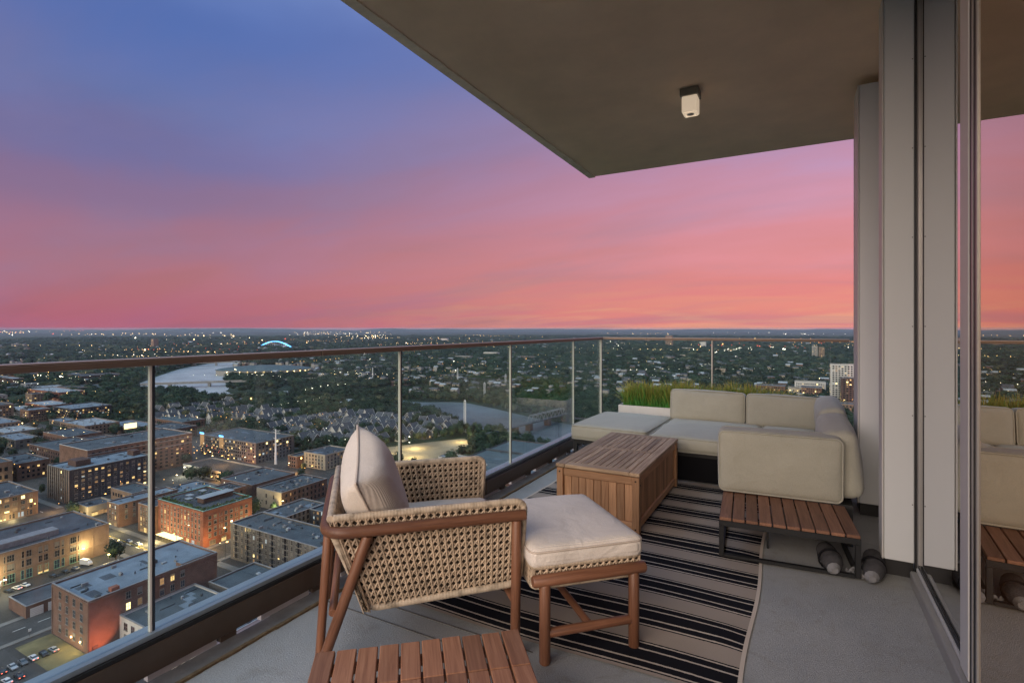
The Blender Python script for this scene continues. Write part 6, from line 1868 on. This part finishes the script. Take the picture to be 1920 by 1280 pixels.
# --- pylons
def hoop(label, x, y, h):
    t = thing('power_pylon', label, 'pylon', (x, y, G), R(-28), 'hoop pylons along the river')
    for s_ in (-1, 1):
        MB().tube([(s_ * 1.9, 0, 0), (s_ * 1.9, 0, h - 1.9)], 0.42, 8).build('pole', 'pole_white', t)
    MB().tube([(1.9 * math.cos(math.pi * i / 10), 0, h - 1.9 + 1.9 * math.sin(math.pi * i / 10)) for i in range(11)], 0.42, 8).build('hoop', 'pole_white', t)
hoop('white hoop pylon standing in front of the lower river', -339, 508, 37)
hoop('white hoop pylon behind the river left of the last railing joints', -468, 761, 28)
hoop('white hoop pylon behind the third railing joint', -505, 900, 30)
hoop('pair of tall poles with a hoop beside the far bank playing field', -815, 860, 34)
hoop('thin hoop pylon among the trees beyond the far bank', -632, 919, 36)
t = thing('steel_monopole', 'tall white power pole with short arms left of the pillow', 'power pole', (-406.6, 308.5, G))
MB().tube([(0, 0, 0), (0, 0, 31)], 1.15, 12, r1=0.45).build('pole', 'pole_white', t)
for i, z in enumerate((17, 22, 27, 29.5)):
    s_ = 1 if i % 2 else -1
    MB().tube([(0, 0, z), (3.6, 2.0, z + 0.5)], 0.16, 6).build('arm', 'pole_white', t)
    MB().tube([(0, 0, z + 1), (-2.0, -1.0, z + 1.3)], 0.16, 6).build('arm', 'pole_white', t)

# ------------------------------------------------------------------ townhouses
def inpoly(p, poly):
    x, y = p
    r_ = False
    j = len(poly) - 1
    for i in range(len(poly)):
        xi, yi = poly[i]
        xj, yj = poly[j]
        if (yi > y) != (yj > y) and x < (xj - xi) * (y - yi) / (yj - yi) + xi:
            r_ = not r_
        j = i
    return r_
def house_meshes(w, d, h, rh, wallm, roofm, trim=True):
    a, b = w / 2, d / 2
    wl = MB().add([(-a, -b, 0), (a, -b, 0), (a, b, 0), (-a, b, 0), (-a, -b, h), (a, -b, h), (a, b, h), (-a, b, h), (0, -b, h + rh), (0, b, h + rh)], [(0, 1, 5, 8, 4), (2, 3, 7, 9, 6), (1, 2, 6, 5), (3, 0, 4, 7)])
    e = 0.5
    rf = MB()
    for s_ in (-1, 1):
        p = [(s_ * (a + e), -b - e, h - rh * e / a), (0, -b - e, h + rh + 0.02), (0, b + e, h + rh + 0.02), (s_ * (a + e), b + e, h - rh * e / a)]
        q_ = [(x, y, z + 0.3) for x, y, z in p]
        vs = p + q_
        rf.add(vs, [(0, 1, 2, 3), (7, 6, 5, 4), (0, 4, 5, 1), (1, 5, 6, 2), (2, 6, 7, 3), (3, 7, 4, 0)])
    tm = MB()
    for yy in (-b - e - 0.08, b + e + 0.08):
        for s_ in (-1, 1):
            tm.tube([(s_ * (a + e), yy, h - rh * e / a + 0.1), (0, yy, h + rh + 0.15)], 0.28, 4, cap=False)
    return wl.mesh('wall', wallm), rf.mesh('roof', roofm), tm.mesh('gable_trim', 'stucco_white')
HM = [house_meshes(9, 12, 6.5, 5, 'stucco_white', 'shingle'), house_meshes(8, 12, 7, 5.5, 'cream', 'shingle'), house_meshes(9, 11, 6, 4.5, 'panel_grey', 'shingle')]
HW = [window_mesh(1.2, 1.6, 'win_dark', 'win_frame_white', 2), window_mesh(1.2, 1.6, 'win_lit', 'win_frame_white', 2)]
TH1 = [(-801, 408), (-786, 504), (-640, 500), (-518, 492), (-496, 410), (-600, 412), (-651, 400), (-673, 372), (-740, 380)]
TH2 = [(-560, 430), (-545, 532), (-374, 550), (-342, 500), (-380, 398), (-451, 372), (-520, 380)]
def townhouse(x, y, rot, var, label, group, rnd):
    t = thing('townhouse', label, 'townhouse', (x, y, G), rot, group)
    wl, rf, tm = HM[var]
    t.scale = (rnd.uniform(0.8, 1.15), rnd.uniform(0.8, 1.2), rnd.uniform(0.8, 1.2))
    t.rotation_euler[2] += R(rnd.gauss(0, 8))
    put('wall', wl, t)
    put('roof', rf, t)
    put('gable_trim', tm, t)
    for z in (1.4, 4.2):
        for x_ in (-2.2, 2.2):
            put('window', HW[1 if rnd.random() < 0.13 else 0], t, (x_, -6.0 if var < 2 else -5.5, z), 0)
    BOXES.append((x - 6, x + 6, y - 7, y + 7))
rnd = random.Random(4)
n_th = 0
for poly, dx, dy, label, grp in ((TH1, 13, 25, 'white gabled townhouse in the cluster between the trees and the river', 'townhouses below the river bend'), (TH2, 11.5, 20, 'dark roofed townhouse with white gable edges in the rows behind the armchair', 'dark roofed townhouse rows')):
    xs = [p[0] for p in poly]
    ys = [p[1] for p in poly]
    y = min(ys) + 6
    row = 0
    while y < max(ys):
        x = min(xs) + rnd.uniform(0, 8)
        while x < max(xs):
            if inpoly((x, y), poly) and rnd.random() < 0.80:
                townhouse(x + rnd.uniform(-1, 1), y + rnd.uniform(-2, 2), rnd.choice((0, 0, R(90))) if poly is TH1 else rnd.choice((0, 0, 0, R(90))), rnd.choice((0, 0, 1)) if poly is TH1 else rnd.choice((2, 2, 0)), label, grp, rnd)
                n_th += 1
            x += dx
        y += dy
        row += 1
# detached houses in the suburbs to the right
hv = []
for wallm, roofm in (('stucco_white', 'shingle'), ('cream', 'roof_dark'), ('concrete', 'shingle')):
    m_ = MB()
    a, b, h, rh = 5, 6.5, 5.5, 3.4
    m_.add([(-a, -b, 0), (a, -b, 0), (a, b, 0), (-a, b, 0), (-a, -b, h), (a, -b, h), (a, b, h), (-a, b, h), (0, -b, h + rh), (0, b, h + rh)], [(0, 1, 5, 8, 4), (2, 3, 7, 9, 6), (1, 2, 6, 5), (3, 0, 4, 7)])
    m_.cur = 1
    m_.add([(-a - .4, -b - .4, h - .2), (0, -b - .4, h + rh + .05), (0, b + .4, h + rh + .05), (-a - .4, b + .4, h - .2), (a + .4, -b - .4, h - .2), (a + .4, b + .4, h - .2)], [(0, 1, 2, 3), (1, 4, 5, 2)])
    hv.append(m_.mesh('suburban_house', [wallm, roofm]))
n_h = 0
while n_h < 170:
    az = rnd.uniform(-8, 40)
    d = rnd.uniform(880, 2500)
    x, y = -d * math.sin(R(az)), d * math.cos(R(az))
    if not free(x - 8, x + 8, y - 8, y + 8) or any(inpoly((x, y), w) for w in WATER):
        continue
    o = put('suburban_house', rnd.choice(hv), None, (x, y, G), R(rnd.choice((0, 90, 20, -30, 60))))
    tag(o, 'small gabled house half hidden in the wooded suburb across the river', 'house', 'suburban houses across the river')
    BOXES.append((x - 7, x + 7, y - 7, y + 7))
    n_h += 1

rf_ = MB()
rnd = random.Random(15)
for i in range(2600):
    az = rnd.uniform(-9, 80)
    d = 900 * (5200 / 900) ** rnd.random()
    x, y = -d * math.sin(R(az)), d * math.cos(R(az))
    if noise.noise(Vector((x * 0.0011, y * 0.0011, 8))) < -0.10 or any(inpoly((x, y), w) for w in WATER) or inpoly((x, y), [(-760, 700), (-680, 870), (-600, 800), (-690, 700)]) or not free(x - 5, x + 5, y - 5, y + 5):
        continue
    s_ = 7.5 + d / 420
    a, b = s_ * rnd.uniform(0.7, 1.6), s_ * rnd.uniform(0.6, 1.0)
    h = 9.5 + d / 420 + rnd.uniform(-1, 3)
    rf_.cur = rnd.choice((0, 0, 1, 2))
    rf_.box(x - a / 2, x + a / 2, y, y + b, 0, h, 'bt')
    rf_.cur = rnd.choice((3, 3, 4))
    if rnd.random() < 0.6:
        rf_.add([(x - a / 2 - .4, y - .4, h), (x + a / 2 + .4, y - .4, h), (x + a / 2 + .4, y + b / 2, h + b * .32), (x - a / 2 - .4, y + b / 2, h + b * .32), (x - a / 2 - .4, y + b + .4, h), (x + a / 2 + .4, y + b + .4, h)], [(0, 1, 2, 3), (3, 2, 5, 4), (0, 3, 4), (1, 5, 2)])
    else:
        rf_.quad((x - a / 2, y, h), (x + a / 2, y, h), (x + a / 2, y + b, h), (x - a / 2, y + b, h))
tag(rf_.build('far_rooftops', ['concrete', 'brick_brown', 'cream', 'shingle', 'roof_pale'], None, (0, 0, G)), 'scattered far house roofs showing between the tree tops', 'houses', kind='stuff')

# ------------------------------------------------------------------ cars
def car_mesh(paint):
    m_ = MB()
    prof = [(-2.25, 0.35), (-2.25, 0.80), (-1.95, 0.92), (-1.0, 0.96), (1.05, 0.98), (2.0, 0.86), (2.25, 0.66), (2.25, 0.35)]
    n = len(prof)
    vs = [(x, s_ * (0.88 if 0.4 < z < 0.95 else 0.82), z) for s_ in (-1, 1) for x, z in prof]
    m_.add(vs, [tuple(range(n)), tuple(range(2 * n - 1, n - 1, -1))] + [(i, n + i, n + (i + 1) % n, (i + 1) % n) for i in range(n)])
    body = m_.mesh('body', paint)
    c_ = MB()
    c_.add([(-1.55, -0.78, 0.955), (0.95, -0.78, 0.965), (0.95, 0.78, 0.965), (-1.55, 0.78, 0.955), (-1.05, -0.62, 1.43), (0.25, -0.62, 1.45), (0.25, 0.62, 1.45), (-1.05, 0.62, 1.43)], [(0, 1, 5, 4), (1, 2, 6, 5), (2, 3, 7, 6), (3, 0, 4, 7)])
    glass_ = c_.mesh('cabin_glass', 'win_blue')
    r_ = MB().bbox(-1.06, 0.27, -0.63, 0.63, 1.425, 1.475, 0.02).mesh('cabin_roof', paint)
    return body, glass_, r_
wheel_me = MB().tube([(0, -0.11, 0), (0, 0.11, 0)], 0.33, 12).mesh('wheel', 'pole_dark')
lamp_me = MB().bbox(-0.03, 0.03, -0.2, 0.2, -0.08, 0.08, 0.02).mesh('headlight', 'roof_pale')
tail_me = MB().bbox(-0.03, 0.03, -0.18, 0.18, -0.07, 0.07, 0.02).mesh('tail_light', 'glow_r')
PAINT = {'white': (0.62, 0.62, 0.62), 'silver': (0.36, 0.38, 0.40), 'black': (0.02, 0.02, 0.022), 'red': (0.40, 0.03, 0.03), 'blue': (0.05, 0.12, 0.22), 'grey': (0.12, 0.13, 0.14)}
CARM = {}
for nm, col in PAINT.items():
    plain('paint_' + nm, col, 0.3, 0.2)
    CARM[nm] = car_mesh('paint_' + nm)
def car(colour, x, y, rot, label, tail=False):
    t = thing('parked_car', label, 'car', (x, y, G + 0.16), R(rot), 'parked cars')
    b, g_, r_ = CARM[colour]
    put('body', b, t)
    put('cabin_glass', g_, t)
    put('cabin_roof', r_, t)
    for wx in (-1.4, 1.4):
        for wy in (-0.80, 0.80):
            put('wheel', wheel_me, t, (wx, wy, 0.33))
    for wy in (-0.6, 0.6):
        put('headlight', lamp_me, t, (2.24, wy, 0.68))
    for wy in (-0.6, 0.6):
        put('tail_light', tail_me, t, (-2.25, wy, 0.72))
row = ['silver', 'white', 'blue', 'white', 'black', 'silver', 'grey', 'white', 'black', 'silver']
ordn = ['first', 'second', 'third', 'fourth', 'fifth', 'sixth', 'seventh', 'eighth', 'ninth', 'tenth']
for i, cc_ in enumerate(row):
    car(cc_, -244.5 + rnd.uniform(-.4, .4), 70.2 + i * 2.9 - 6, rnd.choice((0, 180)) + rnd.uniform(-3, 3), '%s car parked %s in the near row of the corner car park' % (cc_, ordn[i]))
row = ['blue', 'grey', 'black', 'silver', 'white', 'black']
for i, cc_ in enumerate(row):
    car(cc_, -236.5 + rnd.uniform(-.4, .4), 62.2 + i * 3.1, rnd.choice((0, 180)) + rnd.uniform(-3, 3), '%s car parked %s in the row of the corner car park closest to the railing' % (cc_, ordn[i]))
for i, (cc_, y) in enumerate((('white', 76.5), ('silver', 71), ('grey', 64))):
    car(cc_, -263.8 - 2.2, y, 90, '%s car standing %s along the kerb beside the corner car park' % (cc_, ordn[i]))
for i, (cc_, y) in enumerate((('black', 100.5), ('white', 103.6), ('white', 106.6), ('black', 117), ('black', 122), ('grey', 126))):
    car(cc_, -317 + rnd.uniform(-.3, .3), y, rnd.choice((0, 180)) + 12, '%s car parked %s in front of the long warehouse' % (cc_, ordn[i]))
car('red', -295.5, 88.5, 30, 'red car near the garage corner')
car('black', -298.5, 87.5, 30, 'black car beside the red car')
car('white', -306, 84.0, 20, 'white car at the yard entrance left of the red car')
for i, (cc_, x, y) in enumerate((('silver', -331, 156.5), ('white', -322, 157), ('black', -298, 152), ('grey', -291, 152), ('black', -346, 152))):
    car(cc_, x, y, 0, '%s car %s on the lamplit cross street' % (cc_, ordn[i]))
t = thing('box_van', 'white box van beside the lamplit warehouse corner', 'van', (-318.5, 131, G + 0.1), R(15))
MB().bbox(-2.8, 1.6, -1.1, 1.1, 0.5, 2.9, 0.06).build('cargo_box', 'paint_white', t)
MB().add([(1.62, -1, 0.5), (3.2, -1, 0.5), (3.2, 1, 0.5), (1.62, 1, 0.5), (1.62, -0.95, 2.2), (2.3, -0.95, 2.2), (2.3, 0.95, 2.2), (1.62, 0.95, 2.2), (3.2, -1, 1.2), (3.2, 1, 1.2)], [(0, 1, 8, 5, 4), (1, 2, 9, 8), (8, 9, 6, 5), (2, 3, 7, 6, 9), (4, 5, 6, 7)]).build('cab', 'paint_white', t)
for wx in (-1.8, 2.3):
    for wy in (-0.95, 0.95):
        put('wheel', wheel_me, t, (wx, wy, 0.33))

# ------------------------------------------------------------------ lamps
pole_me = MB().tube([(0, 0, 0), (0, 0, 7.6)], 0.10, 6).tube([(0, 0, 7.6), (1.2, 0, 7.9)], 0.07, 6).mesh('pole', 'pole_dark')
head_me = {c_: MB().bbox(0.9, 1.9, -0.35, 0.35, 7.72, 7.95, 0.06).mesh('lamp_head', 'glow_' + c_) for c_ in 'wyo'}
LAMPS = [(-263.2, 78, 'w'), (-263.2, 100, 'y'), (-312.3, 96.5, 'w'), (-303, 134, 'y'), (-288, 146, 'y'), (-318, 146.2, 'y'), (-350, 146.2, 'y'), (-384, 146.2, 'y'), (-300, 165.2, 'o'), (-283, 182, 'y'), (-283, 215, 'y'), (-264, 170, 'o'), (-264, 205, 'y'), (-296, 228, 'y'), (-432, 150, 'o'), (-470, 146, 'y'), (-415, 182, 'o'), (-418, 232, 'y'), (-418, 268, 'o'), (-356, 428, 'w'), (-338, 408, 'w'), (-300, 462, 'w'), (-262, 470, 'w'), (-286, 448, 'y'), (-318, 372, 'w'), (-440, 266, 'o'), (-425, 262, 'y'), (-404, 264, 'o'), (-398, 272, 'y'), (-436, 248, 'w'), (-392, 240, 'o'), (-372, 296, 'y'), (-350, 298, 'o'), (-470, 290, 'y'), (-445, 288, 'o'), (-420, 296, 'y'), (-545, 160, 'y'), (-600, 158, 'o'), (-605, 210, 'y'), (-605, 300, 'o')]
for i, (x, y, c_) in enumerate(LAMPS):
    z = G + (7.0 if -450 < x < -384 and 253 < y < 278 else 0.1)
    nm = {'w': 'white', 'y': 'warm', 'o': 'orange'}[c_]
    t = thing('street_lamp', nm + ' glowing street lamp on a dark pole in the near city streets', 'street lamp', (x, y, z), rnd.uniform(0, 6.28), nm + ' street lamps of the near streets')
    put('pole', pole_me, t)
    put('lamp_head', head_me[c_], t)
def point(name, x, y, z, watts, col, r=0.5):
    l_ = bpy.data.lights.new(name, 'POINT')
    l_.energy = watts
    l_.color = col
    l_.shadow_soft_size = r
    o = bpy.data.objects.new(name, l_)
    COL.objects.link(o)
    o.location = (x, y, G + z)
WARM, AMB, WHT = (1, 0.70, 0.32), (1, 0.48, 0.16), (1, 0.88, 0.66)
for x, y, z, w, c_ in ((-322.5, 97.3, 7.0, 3200, WARM), (-322.5, 132.6, 7.5, 3600, WARM), (-242.5, 92.8, 3.0, 350, WARM), (-235.5, 92.8, 3.0, 350, WARM),
                       (-311, 96.5, 7.5, 2600, WHT), (-303, 133, 7.6, 1600, WARM), (-300, 160, 4, 4500, AMB), (-318, 160, 4, 6500, WARM), (-279, 170, 4, 3000, AMB), (-274, 195, 6, 6500, WARM), (-272, 150, 7, 6500, WARM), (-274, 225, 6, 5000, WARM), (-424, 200, 6, 4000, AMB), (-428, 288, 5, 6000, (1, 0.3, 0.15)), (-352, 158, 6, 4500, WARM), (-392, 158, 6, 3500, WARM), (-428, 158, 6, 2600, AMB), (-429.5, 128, 2.0, 1600, WARM), (-429.5, 138, 2.0, 1600, WARM), (-296, 224, 6, 3200, WARM),
                       (-360, 420, 9, 14000, WARM), (-336, 415, 9, 16000, WARM), (-312, 462, 8, 12000, WARM), (-315, 385, 9, 12000, WARM), (-345, 380, 9, 9000, WARM), (-262, 468, 7, 3500, WHT), (-420, 268, 14, 4000, AMB), (-365, 296, 4, 5000, AMB), (-400, 250, 5, 3000, AMB), (-440, 246, 5, 4200, WHT), (-532, 160, 2.5, 3000, WARM), (-250, 205, 2, 2500, WARM), (-222, 198, 3, 2500, WARM)):
    point('lamp_light', x, y, z, w, c_)

sp_ = bpy.data.objects.new('lamp_light', bpy.data.lights.new('lamp_light', 'SPOT'))
COL.objects.link(sp_)
sp_.data.energy = 5200
sp_.data.color = (1, 0.26, 0.12)
sp_.data.spot_size = R(96)
sp_.data.spot_blend = 0.6
sp_.data.shadow_soft_size = 0.4
sp_.location = (-222.5, 98.5, G + 2.0)
sp_.rotation_euler = Vector((6.8, 0.5, -4.2)).to_track_quat('Z', 'Y').to_euler()
lights = {}
rnd = random.Random(9)
for tok in ''.join(CITY_LIGHTS).split():
    x, y, s_, c_ = tok.split('_')
    x, y, s_ = float(x), float(y), float(s_)
    m_ = lights.setdefault(c_, MB())
    dd = math.hypot(x, y)
    z = rnd.uniform(7, 11) if dd < 500 else 10.5 + dd / 260 + rnd.uniform(0, 2)
    r_ = s_ * 0.62
    m_.add([(x + r_, y, z), (x - r_, y, z), (x, y + r_, z), (x, y - r_, z), (x, y, z + r_), (x, y, z - r_)], [(0, 2, 4), (2, 1, 4), (1, 3, 4), (3, 0, 4), (2, 0, 5), (1, 2, 5), (3, 1, 5), (0, 3, 5)])
allm = MB()
mats = []
for i, (c_, m_) in enumerate(lights.items()):
    allm.cur = i
    allm.add(m_.v, m_.f)
    mats.append('glow_' + c_)
tag(allm.build('city_lights', mats, None, (0, 0, G)), 'countless distant street and window lights across the dark city', 'lights', kind='stuff')

# ------------------------------------------------------------------ trees
k = NT('foliage')
oi = k.n('ShaderNodeObjectInfo')
v = k.coord('Object')
nn = k.noise(v, 0.55, 4, 0.7)
c = k.ramp(nn, [(0.3, (0.011, 0.024, 0.016)), (0.55, (0.029, 0.052, 0.029)), (0.8, (0.056, 0.078, 0.040))])
lc = k.noise(oi.outputs['Location'], 0.0045, 4, 0.65)
c = k.mixc(k.ramp(oi.outputs['Random'], [(0.80, (0, 0, 0)), (1.0, (0.6, 0.6, 0.6))]), c, (0.085, 0.075, 0.035))
tone = k.math('MULTIPLY', k.math('ADD', k.math('MULTIPLY', oi.outputs['Random'], 0.9), 0.45), k.math('ADD', k.math('MULTIPLY', lc, 1.3), 0.4))
cb = k.n('ShaderNodeCombineXYZ')
for i in range(3):
    k.l(tone, cb.inputs[i])
k.base(k.mixc(1.0, c, cb.outputs[0], 'MULTIPLY'))
k.rough(0.85, 0, 0.15)
M['foliage'] = k.m
plain('bark', (0.06, 0.045, 0.035), 0.9)
def crown_mesh(seed, nleaf, R0=4.2, ico=2):
    rr = random.Random(seed)
    bm = bmesh.new()
    bmesh.ops.create_icosphere(bm, subdivisions=ico, radius=1)
    vs = []
    lob = [(Vector((rr.uniform(-1, 1), rr.uniform(-1, 1), rr.uniform(-.6, 1))).normalized(), rr.uniform(0.10, 0.30)) for _ in range(7)]
    def rad(d):
        s_ = 0.70 + 0.22 * noise.noise(d * 2.3 + Vector((seed, 0, 0)))
        for l_, a in lob:
            s_ += a * max(0, d.dot(l_) - 0.6) / 0.4
        return s_
    for q_ in bm.verts:
        d = q_.co.normalized()
        vs.append(d * rad(d) * 0.74)
    bm.verts.index_update()
    m_ = MB()
    sc = lambda p: (p.x * R0, p.y * R0, p.z * R0 * 1.02 + 7.2)
    m_.add([sc(p) for p in vs], [[q_.index for q_ in f.verts] for f in bm.faces])
    bm.free()
    for i in range(nleaf):
        d = Vector((rr.gauss(0, 1), rr.gauss(0, 1), rr.gauss(0, 1))).normalized()
        p = d * rad(d) * rr.uniform(0.66, 1.12)
        s_ = rr.uniform(0.07, 0.17)
        n_ = (d + Vector((rr.uniform(-1, 1), rr.uniform(-1, 1), rr.uniform(-.4, 1.2))) * 0.8).normalized()
        a = n_.orthogonal().normalized()
        a.rotate(Matrix.Rotation(rr.uniform(0, 6.28), 3, n_))
        b = n_.cross(a)
        a *= s_
        b *= s_ * rr.uniform(0.6, 1.1)
        m_.add([sc(p - a - b * .6), sc(p + a * .8 - b), sc(p + a + b * .7), sc(p - a * .7 + b)], [(0, 1, 2, 3)])
    return m_.mesh('crown', 'foliage')
CROWN = [crown_mesh(i, 300) for i in range(6)]
trunk_me = MB().tube([(0, 0, 0), (0.1, 0.05, 2.5), (0, 0.1, 6)], [0.35, 0.26, 0.14], 7).tube([(0.05, 0.05, 2.8), (1.6, 0.6, 5.6)], [0.15, 0.07], 5).tube([(0.05, 0.05, 3.2), (-1.3, -0.9, 5.8)], [0.14, 0.06], 5).mesh('trunk', 'bark')

def blocked(x, y, m=3.0):
    for b in BOXES:
        if b[0] - m < x < b[1] + m and b[2] - m < y < b[3] + m:
            return True
    return False
LOT = [(-380, 352), (-380, 380), (-345, 442), (-322, 478), (-300, 470), (-292, 440), (-272, 400), (-270, 352)]
FIELD = [(-760, 700), (-680, 870), (-600, 800), (-690, 700)]
YARD = [(-1290, 790), (-1150, 800), (-1040, 930), (-1300, 1130), (-1510, 1040)]
def density(x, y):
    if x > -335 and y < 168:
        return 0.0
    if y < 345 and x > -620:
        return 0.10
    if y < -0.34 * x + 20 and x < -620:
        return 0.14 if y < -0.30 * x else 0.30
    if -1150 < x < -620 and y < 400:
        return 0.45
    return 0.92
rnd = random.Random(31)
pts = []
WB = [(min(p[0] for p in w) - 4, max(p[0] for p in w) + 4, min(p[1] for p in w) - 4, max(p[1] for p in w) + 4, w) for w in WATER]
grid = {}
d = 235.0
while d < 6800:
    s_ = max(8.2, d / 88)
    nA = int(R(92) * d / s_)
    for i in range(nA):
        a = R(-10) + R(92) * (i + rnd.random()) / nA
        dd = d + rnd.uniform(-.5, .5) * s_
        x, y = -dd * math.sin(a), dd * math.cos(a)
        if rnd.random() > density(x, y):
            continue
        if any(b[0] < x < b[1] and b[2] < y < b[3] and inpoly((x, y), b[4]) for b in WB):
            continue
        if dd > 480 and rnd.random() < 0.8 and any(b[0] < x * 1.018 < b[1] and b[2] < y * 1.018 < b[3] and inpoly((x * 1.018, y * 1.018), b[4]) for b in WB):
            continue
        if inpoly((x, y), LOT) or inpoly((x, y), FIELD) or inpoly((x, y), YARD):
            continue
        if any(r_[0][0] - 2 < x < r_[1][0] + 2 and r_[0][1] - 2 < y < r_[2][1] + 2 for r_ in ROADS):
            continue
        if blocked(x, y, 2.5 if dd < 900 else 0):
            continue
        if noise.noise(Vector((x * 0.004, y * 0.004, 3))) < -0.28 and dd > 800 and rnd.random() < 0.6:
            continue
        pts.append((x, y, dd, s_ / 8.2 * rnd.choice((0.6, 0.8, 1.0, 1.1, 1.4)) * rnd.uniform(0.85, 1.15)))
    d += s_ * 0.95
pts += [(-307, 139, 336, 1.15), (-402, 158.5, 432, 0.9), (-407, 160, 437, 0.8), (-300, 226, 375, 0.6)]
pts.sort(key=lambda p: p[2])
near = pts[:285]
far = pts[285:]
near_src = []
for i, (x, y, dd, sc_) in enumerate(near):
    if y < 345 and x > -620:
        lb, gp = 'single leafy tree between the brick city blocks', 'street trees between the city blocks'
    else:
        if x > -300:
            wh = 'beside the teal roofed pavilion and the truss bridge'
        elif x > -400 and y < 480:
            wh = 'around the pale lamplit lot'
        elif x > -400:
            wh = 'on the bank between dark townhouses and river'
        elif x > -600:
            wh = 'along the dark roofed townhouse rows'
        else:
            wh = 'among the white gabled townhouses'
        lb, gp = 'leafy tree ' + wh, 'trees of the wooded belt'
    t = thing('leafy_tree', lb, 'tree', (x, y, G), rnd.uniform(0, 6.28), gp)
    s_ = sc_ * 0.95
    t.scale = (s_, s_, s_ * rnd.uniform(0.9, 1.2))
    put('trunk', trunk_me, t)
    c_ = put('crown', CROWN[i % 6], t)
    if len(near_src) < 6:
        near_src.append(c_)
me = bpy.data.meshes.new('woodland')
me.from_pydata([(x, y, 0) for x, y, dd, s_ in far], [], [])
at_ = me.attributes.new('scl', 'FLOAT', 'POINT')
at_.data.foreach_set('value', [p[3] for p in far])
wd = put('woodland', me, None, (0, 0, G))
tag(wd, 'dense dark woodland covering the land beyond the city to the horizon', 'woodland', kind='stuff')
ng = bpy.data.node_groups.new('scatter_trees', 'GeometryNodeTree')
ng.interface.new_socket('Geometry', in_out='INPUT', socket_type='NodeSocketGeometry')
ng.interface.new_socket('Geometry', in_out='OUTPUT', socket_type='NodeSocketGeometry')
gi, go = ng.nodes.new('NodeGroupInput'), ng.nodes.new('NodeGroupOutput')
ip = ng.nodes.new('GeometryNodeInstanceOnPoints')
jg = ng.nodes.new('GeometryNodeJoinGeometry')
for c_ in near_src:
    oi_ = ng.nodes.new('GeometryNodeObjectInfo')
    oi_.inputs['Object'].default_value = c_
    oi_.transform_space = 'ORIGINAL'
    g2 = ng.nodes.new('GeometryNodeGeometryToInstance')
    ng.links.new(oi_.outputs['Geometry'], g2.inputs[0])
    ng.links.new(g2.outputs[0], jg.inputs[0])
ng.links.new(gi.outputs[0], ip.inputs['Points'])
ng.links.new(jg.outputs[0], ip.inputs['Instance'])
ip.inputs['Pick Instance'].default_value = True
ri = ng.nodes.new('FunctionNodeRandomValue')
ri.data_type = 'INT'
ri.inputs[4].default_value = 0
ri.inputs[5].default_value = 5
ng.links.new(ri.outputs[2], ip.inputs['Instance Index'])
rv = ng.nodes.new('FunctionNodeRandomValue')
rv.data_type = 'FLOAT_VECTOR'
rv.inputs[0].default_value = (0, 0, 0)
rv.inputs[1].default_value = (0, 0, 6.28)
ng.links.new(rv.outputs[0], ip.inputs['Rotation'])
na_ = ng.nodes.new('GeometryNodeInputNamedAttribute')
na_.data_type = 'FLOAT'
na_.inputs[0].default_value = 'scl'
cx_ = ng.nodes.new('ShaderNodeCombineXYZ')
ng.links.new(na_.outputs[0], cx_.inputs[0])
ng.links.new(na_.outputs[0], cx_.inputs[1])
mz = ng.nodes.new('ShaderNodeMath')
mz.operation = 'POWER'
mz.inputs[1].default_value = 0.45
ng.links.new(na_.outputs[0], mz.inputs[0])
ng.links.new(mz.outputs[0], cx_.inputs[2])
ng.links.new(cx_.outputs[0], ip.inputs['Scale'])
ng.links.new(ip.outputs[0], go.inputs[0])
md = wd.modifiers.new('scatter', 'NODES')
md.node_group = ng
print('trees', len(near), len(far), 'townhouses', n_th, 'warehouses', nb)

# ------------------------------------------------------------------ evening haze over the land
k = NT('haze_air')
k.t.nodes.remove(k.b)
pv = k.n('ShaderNodeVolumePrincipled')
pv.inputs['Color'].default_value = (0.50, 0.62, 0.74, 1)
pv.inputs['Density'].default_value = 3.4e-5
pv.inputs['Anisotropy'].default_value = 0.1
k.l(pv.outputs[0], k.o.inputs['Volume'])
M['haze_air'] = k.m
hz = MB().box(-21500, 21500, -21500, 21500, G - 2, 6.0).build('haze', 'haze_air')
tag(hz, 'thin evening haze lying over the city and the far woods', 'haze', kind='stuff')
